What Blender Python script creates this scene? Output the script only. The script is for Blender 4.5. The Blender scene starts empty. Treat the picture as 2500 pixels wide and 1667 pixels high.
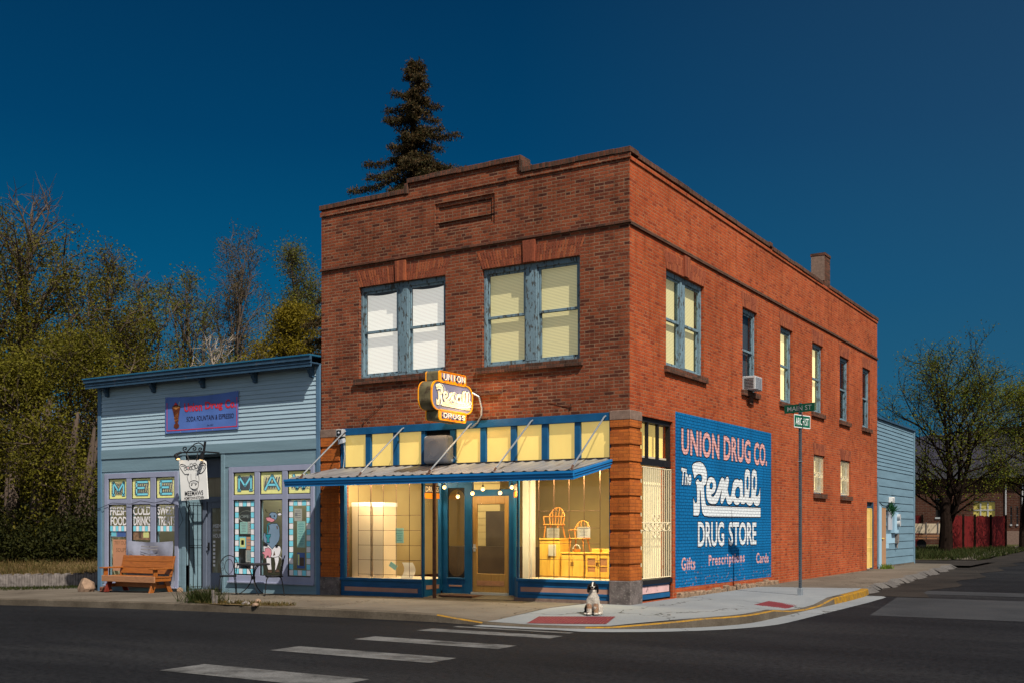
import bpy, bmesh, math, random
import numpy as np
from mathutils import Vector, Matrix, noise as mnoise
random.seed(7); rng = np.random.default_rng(7)
S = bpy.context.scene; COL = S.collection; R = math.radians

# ---------------------------------------------------------------- camera
FPX, HY, YAW, ZC = 2667.1, 1287.06, R(31.585), 1.5
CX, CY = 9.146, -19.225
cam = bpy.data.cameras.new('camera'); cam.sensor_width = 36; cam.lens = FPX/2500*36
cam.shift_y = (HY-833.5)/2500; cam.clip_end = 6000; cam.clip_start = .1
camo = bpy.data.objects.new('camera', cam); COL.objects.link(camo)
camo.location = (CX, CY, ZC); camo.rotation_euler = (R(90), 0, YAW); S.camera = camo

# ---------------------------------------------------------------- sun, sky, exposure
SUN_EL = R(51); SUN_H = Vector((.86, -.51, 0)).normalized()
to_sun = Vector((SUN_H.x*math.cos(SUN_EL), SUN_H.y*math.cos(SUN_EL), math.sin(SUN_EL)))
sl = bpy.data.lights.new('sun', 'SUN'); sl.energy = 5.0; sl.angle = R(.5); sl.color = (1, .92, .80)
so = bpy.data.objects.new('sun', sl); COL.objects.link(so)
so.rotation_euler = (-to_sun).to_track_quat('-Z', 'Y').to_euler()
w = bpy.data.worlds.new('World'); S.world = w; w.use_nodes = True
nt = w.node_tree; nt.nodes.clear(); L = nt.links.new
def wn(t, **k):
    n = nt.nodes.new(t)
    for a, b in k.items(): setattr(n, a, b)
    return n
wo = wn('ShaderNodeOutputWorld'); bg = wn('ShaderNodeBackground'); L(bg.outputs[0], wo.inputs[0])
sky = wn('ShaderNodeTexSky', sky_type='NISHITA', sun_disc=False, sun_elevation=SUN_EL, sun_rotation=math.atan2(SUN_H.x, SUN_H.y))
geo = wn('ShaderNodeTexCoord'); sep = wn('ShaderNodeSeparateXYZ'); L(geo.outputs['Generated'], sep.inputs[0])
# the deep polarised blue of the northern half of the sky, by elevation
ramp = wn('ShaderNodeValToRGB'); L(sep.outputs[2], ramp.inputs[0]); cr = ramp.color_ramp
def ramp_set(cr, stops):
    while len(cr.elements) > 1: cr.elements.remove(cr.elements[-1])
    for i, (p, c) in enumerate(stops):
        e = cr.elements[0] if i == 0 else cr.elements.new(p)
        e.position = p; e.color = (*c, 1)
ramp_set(cr, [(0, (.016, .125, .205)), (.08, (.008, .108, .195)), (.2, (.001, .076, .172)), (.33, (.0005, .043, .118)), (.46, (.0008, .027, .080)), (.8, (.004, .018, .06))])
dotn = wn('ShaderNodeVectorMath', operation='DOT_PRODUCT'); L(geo.outputs['Generated'], dotn.inputs[0]); dotn.inputs[1].default_value = (-math.sin(YAW), math.cos(YAW), 0)
mr = wn('ShaderNodeMapRange', interpolation_type='SMOOTHSTEP'); L(dotn.outputs['Value'], mr.inputs[0])
mr.inputs[1].default_value = .0; mr.inputs[2].default_value = .5
sky_k = wn('ShaderNodeMix', data_type='RGBA', blend_type='MULTIPLY'); sky_k.inputs[0].default_value = 1
L(sky.outputs[0], sky_k.inputs[6]); sky_k.inputs[7].default_value = (.085, .076, .068, 1)
mixs = wn('ShaderNodeMix', data_type='RGBA'); L(mr.outputs[0], mixs.inputs[0]); L(sky_k.outputs[2], mixs.inputs[6])
# low cloud bank above the northern horizon
cn = wn('ShaderNodeTexNoise'); cn.inputs['Scale'].default_value = 7; cn.inputs['Detail'].default_value = 6
cm = wn('ShaderNodeMapping'); cm.inputs['Scale'].default_value = (1, 1, 2.6); L(geo.outputs['Generated'], cm.inputs[0]); L(cm.outputs[0], cn.inputs['Vector'])
cr2 = wn('ShaderNodeMapRange'); L(cn.outputs[0], cr2.inputs[0]); cr2.inputs[1].default_value = .50; cr2.inputs[2].default_value = .66
ce = wn('ShaderNodeMapRange'); L(sep.outputs[2], ce.inputs[0]); ce.inputs[1].default_value = .19; ce.inputs[2].default_value = .10
cmul = wn('ShaderNodeMath', operation='MULTIPLY'); L(cr2.outputs[0], cmul.inputs[0]); L(ce.outputs[0], cmul.inputs[1])
mixc = wn('ShaderNodeMix', data_type='RGBA'); L(cmul.outputs[0], mixc.inputs[0]); L(ramp.outputs[0], mixc.inputs[6]); mixc.inputs[7].default_value = (.12, .19, .30, 1)
dr = wn('ShaderNodeVectorMath', operation='DOT_PRODUCT'); L(geo.outputs['Generated'], dr.inputs[0]); dr.inputs[1].default_value = (math.cos(YAW), math.sin(YAW), 0)
mr2 = wn('ShaderNodeMapRange'); L(dr.outputs['Value'], mr2.inputs[0]); mr2.inputs[1].default_value = .0; mr2.inputs[2].default_value = .6; mr2.inputs[3].default_value = 0; mr2.inputs[4].default_value = .55
mixr = wn('ShaderNodeMix', data_type='RGBA'); L(mr2.outputs[0], mixr.inputs[0]); L(mixc.outputs[2], mixr.inputs[6]); mixr.inputs[7].default_value = (.025, .062, .115, 1)
L(mixr.outputs[2], mixs.inputs[7]); L(mixs.outputs[2], bg.inputs[0]); bg.inputs[1].default_value = 1
S.view_settings.view_transform = 'Standard'; S.view_settings.look = 'None'; S.view_settings.exposure = .25; S.view_settings.gamma = 1
S.cycles.use_denoising = True; S.cycles.max_bounces = 6; S.cycles.transparent_max_bounces = 12
S.cycles.sample_clamp_indirect = 4; S.cycles.caustics_reflective = False; S.cycles.caustics_refractive = False

# ---------------------------------------------------------------- measured points of the place (photo -> metres on a known plane)
FW = Vector((-math.sin(YAW), math.cos(YAW))); RT = Vector((math.cos(YAW), math.sin(YAW)))
def ray(px): return FW+RT*((px-1250)/FPX)
def on_y(px, py, y=0.):            # point on a plane y = const (parallel to the shop front): (x, z)
    d = ray(px); t = (y-CY)/d.y; return CX+t*d.x, ZC-(py-HY)/FPX*t
def on_x(px, py, x=0.):            # point on a plane x = const (parallel to the side wall): (y, z)
    d = ray(px); t = (x-CX)/d.x; return CY+t*d.y, ZC-(py-HY)/FPX*t
def gz(x, y):                      # lie of the land
    z = 0.
    if x < 0: z -= .0008*min(-x, 20)**2+max(0, -x-20)*.012
    if y > 0: z += .003*min(y, 120)
    return z
def on_g(px, py, dz=0.):
    z = dz
    for i in range(25):
        t = (ZC-z)*FPX/(py-HY); d = ray(px); x, y = CX+t*d.x, CY+t*d.y; z = gz(x, y)+dz
    return x, y, z
def at_d(px, D):
    d = ray(px); return CX+d.x*D, CY+d.y*D

# ---------------------------------------------------------------- object helpers
def tag(o, label=None, cat=None, group=None, kind=None):
    if label: o['label'] = label
    if cat: o['category'] = cat
    if group: o['group'] = group
    if kind: o['kind'] = kind
    return o
def thing(name, label, cat, loc, group=None, rz=0):
    o = bpy.data.objects.new(name, None); COL.objects.link(o); o.empty_display_size = .2
    o.location = loc; o.rotation_euler = (0, 0, rz)
    return tag(o, label, cat, group)
def offset_of(o):
    v = Vector((0, 0, 0))
    while o is not None: v += o.location; o = o.parent
    return v
class MB:
    def __init__(s): s.v = []; s.f = []; s.m = []; s.uv = {}
    def add(s, vs, fs, m=0, uv=None):
        b = len(s.v); s.v += [tuple(v) for v in vs]
        for f in fs:
            if uv: s.uv[len(s.f)] = uv
            s.f.append([b+i for i in f]); s.m.append(m)
        return s
    def quad(s, a, b, c, d, m=0): return s.add([a, b, c, d], [(0, 1, 2, 3)], m)
    def box(s, x0, x1, y0, y1, z0, z1, m=0, top=True, bot=True):
        v = [(x0, y0, z0), (x1, y0, z0), (x1, y1, z0), (x0, y1, z0), (x0, y0, z1), (x1, y0, z1), (x1, y1, z1), (x0, y1, z1)]
        f = [(0, 1, 5, 4), (1, 2, 6, 5), (2, 3, 7, 6), (3, 0, 4, 7)]
        if top: f.append((4, 5, 6, 7))
        if bot: f.append((3, 2, 1, 0))
        return s.add(v, f, m)
    def obox(s, c, ax, ay, az, m=0):       # oriented box: centre and three half-axis vectors
        c, ax, ay, az = map(Vector, (c, ax, ay, az)); v = []
        for k in (-1, 1):
            for i, j in ((-1, -1), (1, -1), (1, 1), (-1, 1)): v.append(c+ax*i+ay*j+az*k)
        return s.add(v, [(0, 1, 5, 4), (1, 2, 6, 5), (2, 3, 7, 6), (3, 0, 4, 7), (4, 5, 6, 7), (3, 2, 1, 0)], m)
    def bar(s, a, b, wx, wz, m=0, up=(0, 0, 1)):   # square bar from a to b
        a, b = Vector(a), Vector(b); d = (b-a); l = d.length/2; d.normalize(); u = Vector(up)
        if abs(d.dot(u)) > .98: u = Vector((1, 0, 0))
        sd = d.cross(u).normalized(); u = sd.cross(d)
        return s.obox((a+b)/2, sd*wx/2, d*l, u*wz/2, m)
    def tube(s, pts, r, n=6, m=0, cap=True):
        pts = [Vector(p) for p in pts]; rs = r if isinstance(r, (list, tuple)) else [r]*len(pts)
        vs = []; prev = None
        for i, p in enumerate(pts):
            d = (pts[min(i+1, len(pts)-1)]-pts[max(i-1, 0)])
            d = d.normalized() if d.length > 1e-9 else Vector((0, 0, 1))
            if prev is None:
                u = Vector((0, 0, 1)) if abs(d.z) < .9 else Vector((1, 0, 0))
            else: u = prev
            sd = d.cross(u)
            sd = sd.normalized() if sd.length > 1e-6 else Vector((1, 0, 0)); u = sd.cross(d); prev = u
            for k in range(n):
                a = 2*math.pi*k/n; vs.append(p+(sd*math.cos(a)+u*math.sin(a))*rs[i])
        fs = []
        for i in range(len(pts)-1):
            for k in range(n): fs.append((i*n+k, i*n+(k+1) % n, (i+1)*n+(k+1) % n, (i+1)*n+k))
        if cap: fs += [tuple(range(n))[::-1], tuple((len(pts)-1)*n+k for k in range(n))]
        return s.add(vs, fs, m)
    def lathe(s, c, prof, n=16, m=0):      # prof: (radius, z) about a vertical axis at c
        vs = []; c = Vector(c)
        for r, z in prof:
            for k in range(n):
                a = 2*math.pi*k/n; vs.append((c.x+r*math.cos(a), c.y+r*math.sin(a), c.z+z))
        fs = [(i*n+k, i*n+(k+1) % n, (i+1)*n+(k+1) % n, (i+1)*n+k) for i in range(len(prof)-1) for k in range(n)]
        fs += [tuple(range(n))[::-1], tuple((len(prof)-1)*n+k for k in range(n))]
        return s.add(vs, fs, m)
    def ball(s, c, r, n=10, m=0):
        rx, ry, rz = r if isinstance(r, (tuple, list)) else (r, r, r)
        vs = []; h = n//2
        for i in range(h+1):
            t = math.pi*i/h-math.pi/2
            for k in range(n):
                a = 2*math.pi*k/n; vs.append((c[0]+rx*math.cos(t)*math.cos(a), c[1]+ry*math.cos(t)*math.sin(a), c[2]+rz*math.sin(t)))
        return s.add(vs, [(i*n+k, i*n+(k+1) % n, (i+1)*n+(k+1) % n, (i+1)*n+k) for i in range(h) for k in range(n)], m)
    def prism(s, pts, ext, m=0):           # planar polygon (3-D points) extruded by vector ext
        n = len(pts); e = Vector(ext); vs = [Vector(p) for p in pts]+[Vector(p)+e for p in pts]
        return s.add(vs, [tuple(range(n))[::-1], tuple(range(n, 2*n))]+[(i, (i+1) % n, n+(i+1) % n, n+i) for i in range(n)], m)
    def build(s, name, mats, parent=None, smooth=False, rot=False, bevel=0):
        me = bpy.data.meshes.new(name); off = offset_of(parent) if parent is not None else Vector((0, 0, 0))
        me.from_pydata([(v[0]-off.x, v[1]-off.y, v[2]-off.z) for v in s.v], [], s.f)
        for m in (mats if isinstance(mats, (list, tuple)) else [mats]): me.materials.append(m)
        me.polygons.foreach_set('material_index', s.m)
        uvl = me.uv_layers.new(name='UVMap'); co = s.v; data = np.zeros((len(me.loops), 2), np.float32)
        nrm = np.zeros(len(me.polygons)*3, np.float32); me.polygons.foreach_get('normal', nrm); nrm = nrm.reshape(-1, 3)
        k = 0
        for fi, f in enumerate(s.f):
            n = np.abs(nrm[fi]); ax = int(np.argmax(n)); custom = s.uv.get(fi)
            for q, vi in enumerate(f):
                x, y, z = co[vi]
                u = (y, z) if ax == 0 else ((x, z) if ax == 1 else (x, y))
                if custom: u = custom[q]
                elif rot: u = (u[1], u[0])
                data[k] = u; k += 1
        uvl.data.foreach_set('uv', data.ravel())
        if smooth: me.polygons.foreach_set('use_smooth', [True]*len(me.polygons))
        me.update(); o = bpy.data.objects.new(name, me); COL.objects.link(o)
        if parent is not None: o.parent = parent
        if bevel:
            b = o.modifiers.new('bevel', 'BEVEL'); b.width = bevel; b.segments = 1; b.limit_method = 'ANGLE'
        return o
def np_mesh(name, verts, faces4, mats, parent=None, midx=None):      # big quad meshes (leaves, grass)
    off = offset_of(parent) if parent is not None else Vector((0, 0, 0))
    verts = np.asarray(verts, np.float32)-np.array(off, np.float32); me = bpy.data.meshes.new(name)
    nf, q = faces4.shape
    me.vertices.add(len(verts)); me.vertices.foreach_set('co', verts.ravel())
    me.loops.add(nf*q); me.loops.foreach_set('vertex_index', faces4.ravel().astype(np.int32))
    me.polygons.add(nf); me.polygons.foreach_set('loop_start', np.arange(0, nf*q, q, dtype=np.int32))
    for m in (mats if isinstance(mats, (list, tuple)) else [mats]): me.materials.append(m)
    if midx is not None: me.polygons.foreach_set('material_index', np.asarray(midx, np.int32))
    me.update(calc_edges=True); me.validate()
    o = bpy.data.objects.new(name, me); COL.objects.link(o)
    if parent is not None: o.parent = parent
    return o

# lettering: the built-in font turned into flat faces, normalised to its bounding box
_tc = {}
def text_faces(body, bold=0., space=1.):
    key = (body, bold, space)
    if key in _tc: return _tc[key]
    cu = bpy.data.curves.new('lettering', 'FONT'); cu.body = body; cu.size = 1; cu.offset = bold; cu.resolution_u = 3; cu.space_character = space
    ob = bpy.data.objects.new('lettering', cu); COL.objects.link(ob)
    me = bpy.data.meshes.new_from_object(ob.evaluated_get(bpy.context.evaluated_depsgraph_get()))
    v = [(p.co.x, p.co.y) for p in me.vertices]; f = [tuple(p.vertices) for p in me.polygons]
    bpy.data.objects.remove(ob); bpy.data.curves.remove(cu); bpy.data.meshes.remove(me)
    x0 = min(p[0] for p in v); x1 = max(p[0] for p in v); y0 = min(p[1] for p in v); y1 = max(p[1] for p in v)
    _tc[key] = ([((p[0]-x0)/(x1-x0), (p[1]-y0)/(y1-y0)) for p in v], f); return _tc[key]
def put_text(mb, body, P, m=0, bold=0., space=1., shear=0.):
    """P(u, v) maps the unit square to a point in space"""
    v, f = text_faces(body, bold, space)
    mb.add([P(a+shear*b, b) for a, b in v], f, m)
def plane_y(x0, x1, z0, z1, y): return lambda u, v: (x0+(x1-x0)*u, y, z0+(z1-z0)*v)
def plane_x(y0, y1, z0, z1, x): return lambda u, v: (x, y0+(y1-y0)*u, z0+(z1-z0)*v)
def tri_poly(pts):                     # triangulate a simple 2-D polygon
    from mathutils.geometry import tessellate_polygon
    return tessellate_polygon([[Vector((p[0], p[1], 0)) for p in pts]])
def fill(mb, pts, P, m=0): mb.add([P(*p) for p in pts], [tuple(t) for t in tri_poly(pts)], m)
def ribbon(mb, pts, wd, P, m=0, closed=False):
    pts = [Vector((p[0], p[1])) for p in pts]; n = len(pts)
    for i in range(n if closed else n-1):
        a, b = pts[i], pts[(i+1) % n]; d = b-a
        if d.length < 1e-9: continue
        d.normalize(); s = Vector((-d.y, d.x))*wd/2; e = d*wd*.3; a = a-e; b = b+e
        mb.add([P(*(a+s)), P(*(a-s)), P(*(b-s)), P(*(b+s))], [(0, 1, 2, 3)], m)
def smooth_line(pts, k=6):
    pts = [Vector(p) for p in pts]; out = []
    for i in range(len(pts)-1):
        p0 = pts[max(i-1, 0)]; p1 = pts[i]; p2 = pts[i+1]; p3 = pts[min(i+2, len(pts)-1)]
        for j in range(k):
            t = j/k; out.append(.5*((2*p1)+(p2-p0)*t+(2*p0-5*p1+4*p2-p3)*t*t+(3*p1-p0-3*p2+p3)*t**3))
    return out+[pts[-1]]

# ---------------------------------------------------------------- materials
def newmat(name):
    m = bpy.data.materials.new(name); m.use_nodes = True; t = m.node_tree; b = t.nodes['Principled BSDF']; return m, t, b
def nd(t, typ, **k):
    n = t.nodes.new(typ)
    for a, v in k.items():
        if a.startswith('i_'): n.inputs[int(a[2:]) if a[2:].isdigit() else a[2:].replace('_', ' ')].default_value = v
        else: setattr(n, a, v)
    return n
def c4(c): return (*c, 1) if len(c) == 3 else c
def mixc_(t, fac, a, b, blend='MIX'):
    n = t.nodes.new('ShaderNodeMix'); n.data_type = 'RGBA'; n.blend_type = blend
    for s, v in ((0, fac), (6, a), (7, b)):
        if hasattr(v, 'is_linked'): t.links.new(v, n.inputs[s])
        else: n.inputs[s].default_value = v if s == 0 else c4(v)
    return n.outputs[2]
def paint(name, col, rough=.6, var=.15, scale=3., metal=0., bump=0., bscale=40., second=None, thr=(.55, .62), tscale=8., stretch=None, emit=0., spec=.2):
    """plain surface with uneven tone; second = colour of worn patches"""
    m, t, b = newmat(name); lk = t.links.new
    tc = nd(t, 'ShaderNodeTexCoord'); vec = tc.outputs['Object']
    if stretch:
        mp = nd(t, 'ShaderNodeMapping'); mp.inputs['Scale'].default_value = stretch; lk(vec, mp.inputs[0]); vec = mp.outputs[0]
    n1 = nd(t, 'ShaderNodeTexNoise', i_Scale=scale, i_Detail=5.); lk(vec, n1.inputs['Vector'])
    mr = nd(t, 'ShaderNodeMapRange', i_1=.25, i_2=.75, i_3=1-var, i_4=1+var); lk(n1.outputs[0], mr.inputs[0])
    cc = nd(t, 'ShaderNodeCombineColor')
    for i in range(3): lk(mr.outputs[0], cc.inputs[i])
    out = mixc_(t, 1., col, cc.outputs[0], 'MULTIPLY')
    if second:
        n2 = nd(t, 'ShaderNodeTexNoise', i_Scale=tscale, i_Detail=8., i_Roughness=.65); lk(vec, n2.inputs['Vector'])
        m2 = nd(t, 'ShaderNodeMapRange', i_1=thr[0], i_2=thr[1]); lk(n2.outputs[0], m2.inputs[0]); out = mixc_(t, m2.outputs[0], out, second)
    lk(out, b.inputs['Base Color']); b.inputs['Roughness'].default_value = rough; b.inputs['Metallic'].default_value = metal
    b.inputs['Specular IOR Level'].default_value = spec
    if bump:
        n3 = nd(t, 'ShaderNodeTexNoise', i_Scale=bscale, i_Detail=4.); lk(vec, n3.inputs['Vector'])
        bp = nd(t, 'ShaderNodeBump', i_Strength=bump, i_Distance=.02); lk(n3.outputs[0], bp.inputs['Height']); lk(bp.outputs[0], b.inputs['Normal'])
    if emit:
        lk(out, b.inputs['Emission Color']); b.inputs['Emission Strength'].default_value = emit
    return m
def brick(name, cols, mortar, painted=None, chips=None, bw=.215, rh=.0685, headers=True, mort=.009, stain=.25, bump=.5):
    m, t, b = newmat(name); lk = t.links.new
    uv = nd(t, 'ShaderNodeUVMap'); n0 = nd(t, 'ShaderNodeTexNoise', i_Scale=5., i_Detail=3.); lk(uv.outputs[0], n0.inputs['Vector'])
    dv = nd(t, 'ShaderNodeVectorMath', operation='SCALE'); dv.inputs['Scale'].default_value = .02; lk(n0.outputs['Color'], dv.inputs[0])
    vv = nd(t, 'ShaderNodeVectorMath', operation='ADD'); lk(uv.outputs[0], vv.inputs[0]); lk(dv.outputs[0], vv.inputs[1])
    def bt(wd):
        n = nd(t, 'ShaderNodeTexBrick', offset=.5, i_Scale=1.); n.inputs['Color1'].default_value = (0, 0, 0, 1); n.inputs['Color2'].default_value = (1, 1, 1, 1)
        n.inputs['Mortar Size'].default_value = mort; n.inputs['Mortar Smooth'].default_value = .25; n.inputs['Brick Width'].default_value = wd; n.inputs['Row Height'].default_value = rh
        lk(vv.outputs[0], n.inputs['Vector']); return n
    A = bt(bw); rnd, fac = A.outputs[0], A.outputs['Fac']
    if headers:
        B = bt(bw/2); sp = nd(t, 'ShaderNodeSeparateXYZ'); lk(vv.outputs[0], sp.inputs[0])
        m1 = nd(t, 'ShaderNodeMath', operation='MODULO'); m0 = nd(t, 'ShaderNodeMath', operation='ADD'); m0.inputs[1].default_value = rh*70; lk(sp.outputs[1], m0.inputs[0]); lk(m0.outputs[0], m1.inputs[0]); m1.inputs[1].default_value = rh*7
        m2 = nd(t, 'ShaderNodeMath', operation='LESS_THAN'); m2.inputs[1].default_value = rh; lk(m1.outputs[0], m2.inputs[0])
        rnd = mixc_(t, m2.outputs[0], rnd, B.outputs[0]); fac2 = mixc_(t, m2.outputs[0], A.outputs['Fac'], B.outputs['Fac']); fac = fac2
    rp = nd(t, 'ShaderNodeValToRGB'); ramp_set(rp.color_ramp, [(i/(len(cols)-1), c) for i, c in enumerate(cols)]); lk(rnd, rp.inputs[0]); col = rp.outputs[0]
    ng = nd(t, 'ShaderNodeTexNoise', i_Scale=30., i_Detail=6., i_Roughness=.75); lk(uv.outputs[0], ng.inputs['Vector'])
    gm = nd(t, 'ShaderNodeMapRange', i_1=.2, i_2=.8, i_3=.66, i_4=1.34); lk(ng.outputs[0], gm.inputs[0])
    cc = nd(t, 'ShaderNodeCombineColor')
    for i in range(3): lk(gm.outputs[0], cc.inputs[i])
    col = mixc_(t, 1., col, cc.outputs[0], 'MULTIPLY')
    nm = nd(t, 'ShaderNodeTexNoise', i_Scale=3.5, i_Detail=4.); lk(uv.outputs[0], nm.inputs['Vector'])
    mm = nd(t, 'ShaderNodeMapRange', i_1=.35, i_2=.65, i_3=.45, i_4=1.); lk(nm.outputs[0], mm.inputs[0])
    mf = nd(t, 'ShaderNodeMath', operation='MULTIPLY'); lk(fac, mf.inputs[0]); lk(mm.outputs[0], mf.inputs[1])
    if painted:
        base = mixc_(t, 1., painted, mixc_(t, .75, (1, 1, 1), cc.outputs[0]), 'MULTIPLY')
        dk = mixc_(t, 1., base, (.50, .50, .52), 'MULTIPLY'); pc = mixc_(t, fac, base, dk)
        if chips:
            nz = nd(t, 'ShaderNodeTexNoise', i_Scale=9., i_Detail=7., i_Roughness=.7); lk(uv.outputs[0], nz.inputs['Vector'])
            sp2 = nd(t, 'ShaderNodeSeparateXYZ'); lk(uv.outputs[0], sp2.inputs[0])
            hh = nd(t, 'ShaderNodeMapRange', i_1=.2, i_2=1.6, i_3=.585, i_4=.735); lk(sp2.outputs[1], hh.inputs[0])
            gt = nd(t, 'ShaderNodeMath', operation='GREATER_THAN'); lk(nz.outputs[0], gt.inputs[0]); lk(hh.outputs[0], gt.inputs[1])
            pc = mixc_(t, gt.outputs[0], pc, chips)
        col = pc
    else:
        col = mixc_(t, mf.outputs[0], col, mortar)
    if stain:
        nw = nd(t, 'ShaderNodeTexNoise', i_Scale=.55, i_Detail=6., i_Roughness=.6); lk(uv.outputs[0], nw.inputs['Vector'])
        sm = nd(t, 'ShaderNodeMapRange', i_1=.3, i_2=.7, i_3=1-stain, i_4=1+stain*.6); lk(nw.outputs[0], sm.inputs[0])
        c2 = nd(t, 'ShaderNodeCombineColor')
        for i in range(3): lk(sm.outputs[0], c2.inputs[i])
        col = mixc_(t, 1., col, c2.outputs[0], 'MULTIPLY')
    if stain:                               # water streaks running down the wall
        ms = nd(t, 'ShaderNodeMapping'); ms.inputs['Scale'].default_value = (3.2, .28, 1); lk(uv.outputs[0], ms.inputs[0]); ns = nd(t, 'ShaderNodeTexNoise', i_Scale=1.6, i_Detail=7., i_Roughness=.68); lk(ms.outputs[0], ns.inputs['Vector'])
        s2 = nd(t, 'ShaderNodeMapRange', i_1=.50, i_2=.75, i_3=1., i_4=1-stain*1.5); lk(ns.outputs[0], s2.inputs[0]); c3_ = nd(t, 'ShaderNodeCombineColor')
        for i in range(3): lk(s2.outputs[0], c3_.inputs[i])
        col = mixc_(t, 1., col, c3_.outputs[0], 'MULTIPLY')
    lk(col, b.inputs['Base Color']); b.inputs['Roughness'].default_value = .95; b.inputs['Specular IOR Level'].default_value = .06
    h = nd(t, 'ShaderNodeMath', operation='MULTIPLY_ADD'); lk(fac, h.inputs[0]); h.inputs[1].default_value = -1.; lk(ng.outputs[0], h.inputs[2])
    bp = nd(t, 'ShaderNodeBump', i_Strength=bump, i_Distance=.012); lk(h.outputs[0], bp.inputs['Height']); lk(bp.outputs[0], b.inputs['Normal'])
    return m
def glass(name, tint=(.92, .95, .95), refl=.06):
    m, t, b = newmat(name); lk = t.links.new; t.nodes.remove(b); o = t.nodes['Material Output']
    tr = nd(t, 'ShaderNodeBsdfTransparent'); tr.inputs[0].default_value = c4(tint); gl = nd(t, 'ShaderNodeBsdfGlossy', i_Roughness=.02)
    lw = nd(t, 'ShaderNodeLayerWeight', i_Blend=.5); pw = nd(t, 'ShaderNodeMath', operation='POWER'); pw.inputs[1].default_value = 6.; lk(lw.outputs['Facing'], pw.inputs[0])
    ma = nd(t, 'ShaderNodeMath', operation='MULTIPLY_ADD'); lk(pw.outputs[0], ma.inputs[0]); ma.inputs[1].default_value = .8; ma.inputs[2].default_value = refl
    mx = nd(t, 'ShaderNodeMixShader'); lk(ma.outputs[0], mx.inputs[0]); lk(tr.outputs[0], mx.inputs[1]); lk(gl.outputs[0], mx.inputs[2]); lk(mx.outputs[0], o.inputs[0]); return m
def leafmat(name, cols, rough=.65, trans=.38):
    m, t, b = newmat(name); lk = t.links.new
    g = nd(t, 'ShaderNodeNewGeometry'); rp = nd(t, 'ShaderNodeValToRGB'); ramp_set(rp.color_ramp, [(i/(len(cols)-1), c) for i, c in enumerate(cols)]); lk(g.outputs['Random Per Island'], rp.inputs[0])
    lk(rp.outputs[0], b.inputs['Base Color']); b.inputs['Roughness'].default_value = rough; b.inputs['Specular IOR Level'].default_value = .12
    tl = nd(t, 'ShaderNodeBsdfTranslucent'); lk(rp.outputs[0], tl.inputs[0]); mx = nd(t, 'ShaderNodeMixShader', i_0=trans); lk(b.outputs[0], mx.inputs[1]); lk(tl.outputs[0], mx.inputs[2]); lk(mx.outputs[0], t.nodes['Material Output'].inputs[0])
    return m
def blindmat(name, col, emit, pitch=.03, uvaxis=1):
    """venetian blind: slats as fine ridges, with a soft glow of its own in place of a lit room"""
    m, t, b = newmat(name); lk = t.links.new; uv = nd(t, 'ShaderNodeUVMap'); sp = nd(t, 'ShaderNodeSeparateXYZ'); lk(uv.outputs[0], sp.inputs[0])
    md = nd(t, 'ShaderNodeMath', operation='PINGPONG'); md.inputs[1].default_value = pitch/2; lk(sp.outputs[uvaxis], md.inputs[0])
    mr = nd(t, 'ShaderNodeMapRange', i_1=0., i_2=pitch/2, i_3=.55, i_4=1.08); lk(md.outputs[0], mr.inputs[0])
    cc = nd(t, 'ShaderNodeCombineColor')
    for i in range(3): lk(mr.outputs[0], cc.inputs[i])
    o = mixc_(t, 1., col, cc.outputs[0], 'MULTIPLY'); lk(o, b.inputs['Base Color']); lk(o, b.inputs['Emission Color']); b.inputs['Emission Strength'].default_value = emit; b.inputs['Roughness'].default_value = .6
    bp = nd(t, 'ShaderNodeBump', i_Strength=.5, i_Distance=.01); lk(md.outputs[0], bp.inputs['Height']); lk(bp.outputs[0], b.inputs['Normal'])
    return m
def wood(name, cols, scale=6., stretch=(1, 8, 8), rough=.5, bump=.15):
    m, t, b = newmat(name); lk = t.links.new; tc = nd(t, 'ShaderNodeTexCoord'); mp = nd(t, 'ShaderNodeMapping'); mp.inputs['Scale'].default_value = stretch; lk(tc.outputs['Object'], mp.inputs[0])
    n = nd(t, 'ShaderNodeTexNoise', i_Scale=scale, i_Detail=6., i_Distortion=.6); lk(mp.outputs[0], n.inputs['Vector'])
    rp = nd(t, 'ShaderNodeValToRGB'); ramp_set(rp.color_ramp, [(.25+.5*i/(len(cols)-1), c) for i, c in enumerate(cols)]); lk(n.outputs[0], rp.inputs[0]); lk(rp.outputs[0], b.inputs['Base Color'])
    b.inputs['Roughness'].default_value = rough; bp = nd(t, 'ShaderNodeBump', i_Strength=bump, i_Distance=.01); lk(n.outputs[0], bp.inputs['Height']); lk(bp.outputs[0], b.inputs['Normal']); return m
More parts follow.
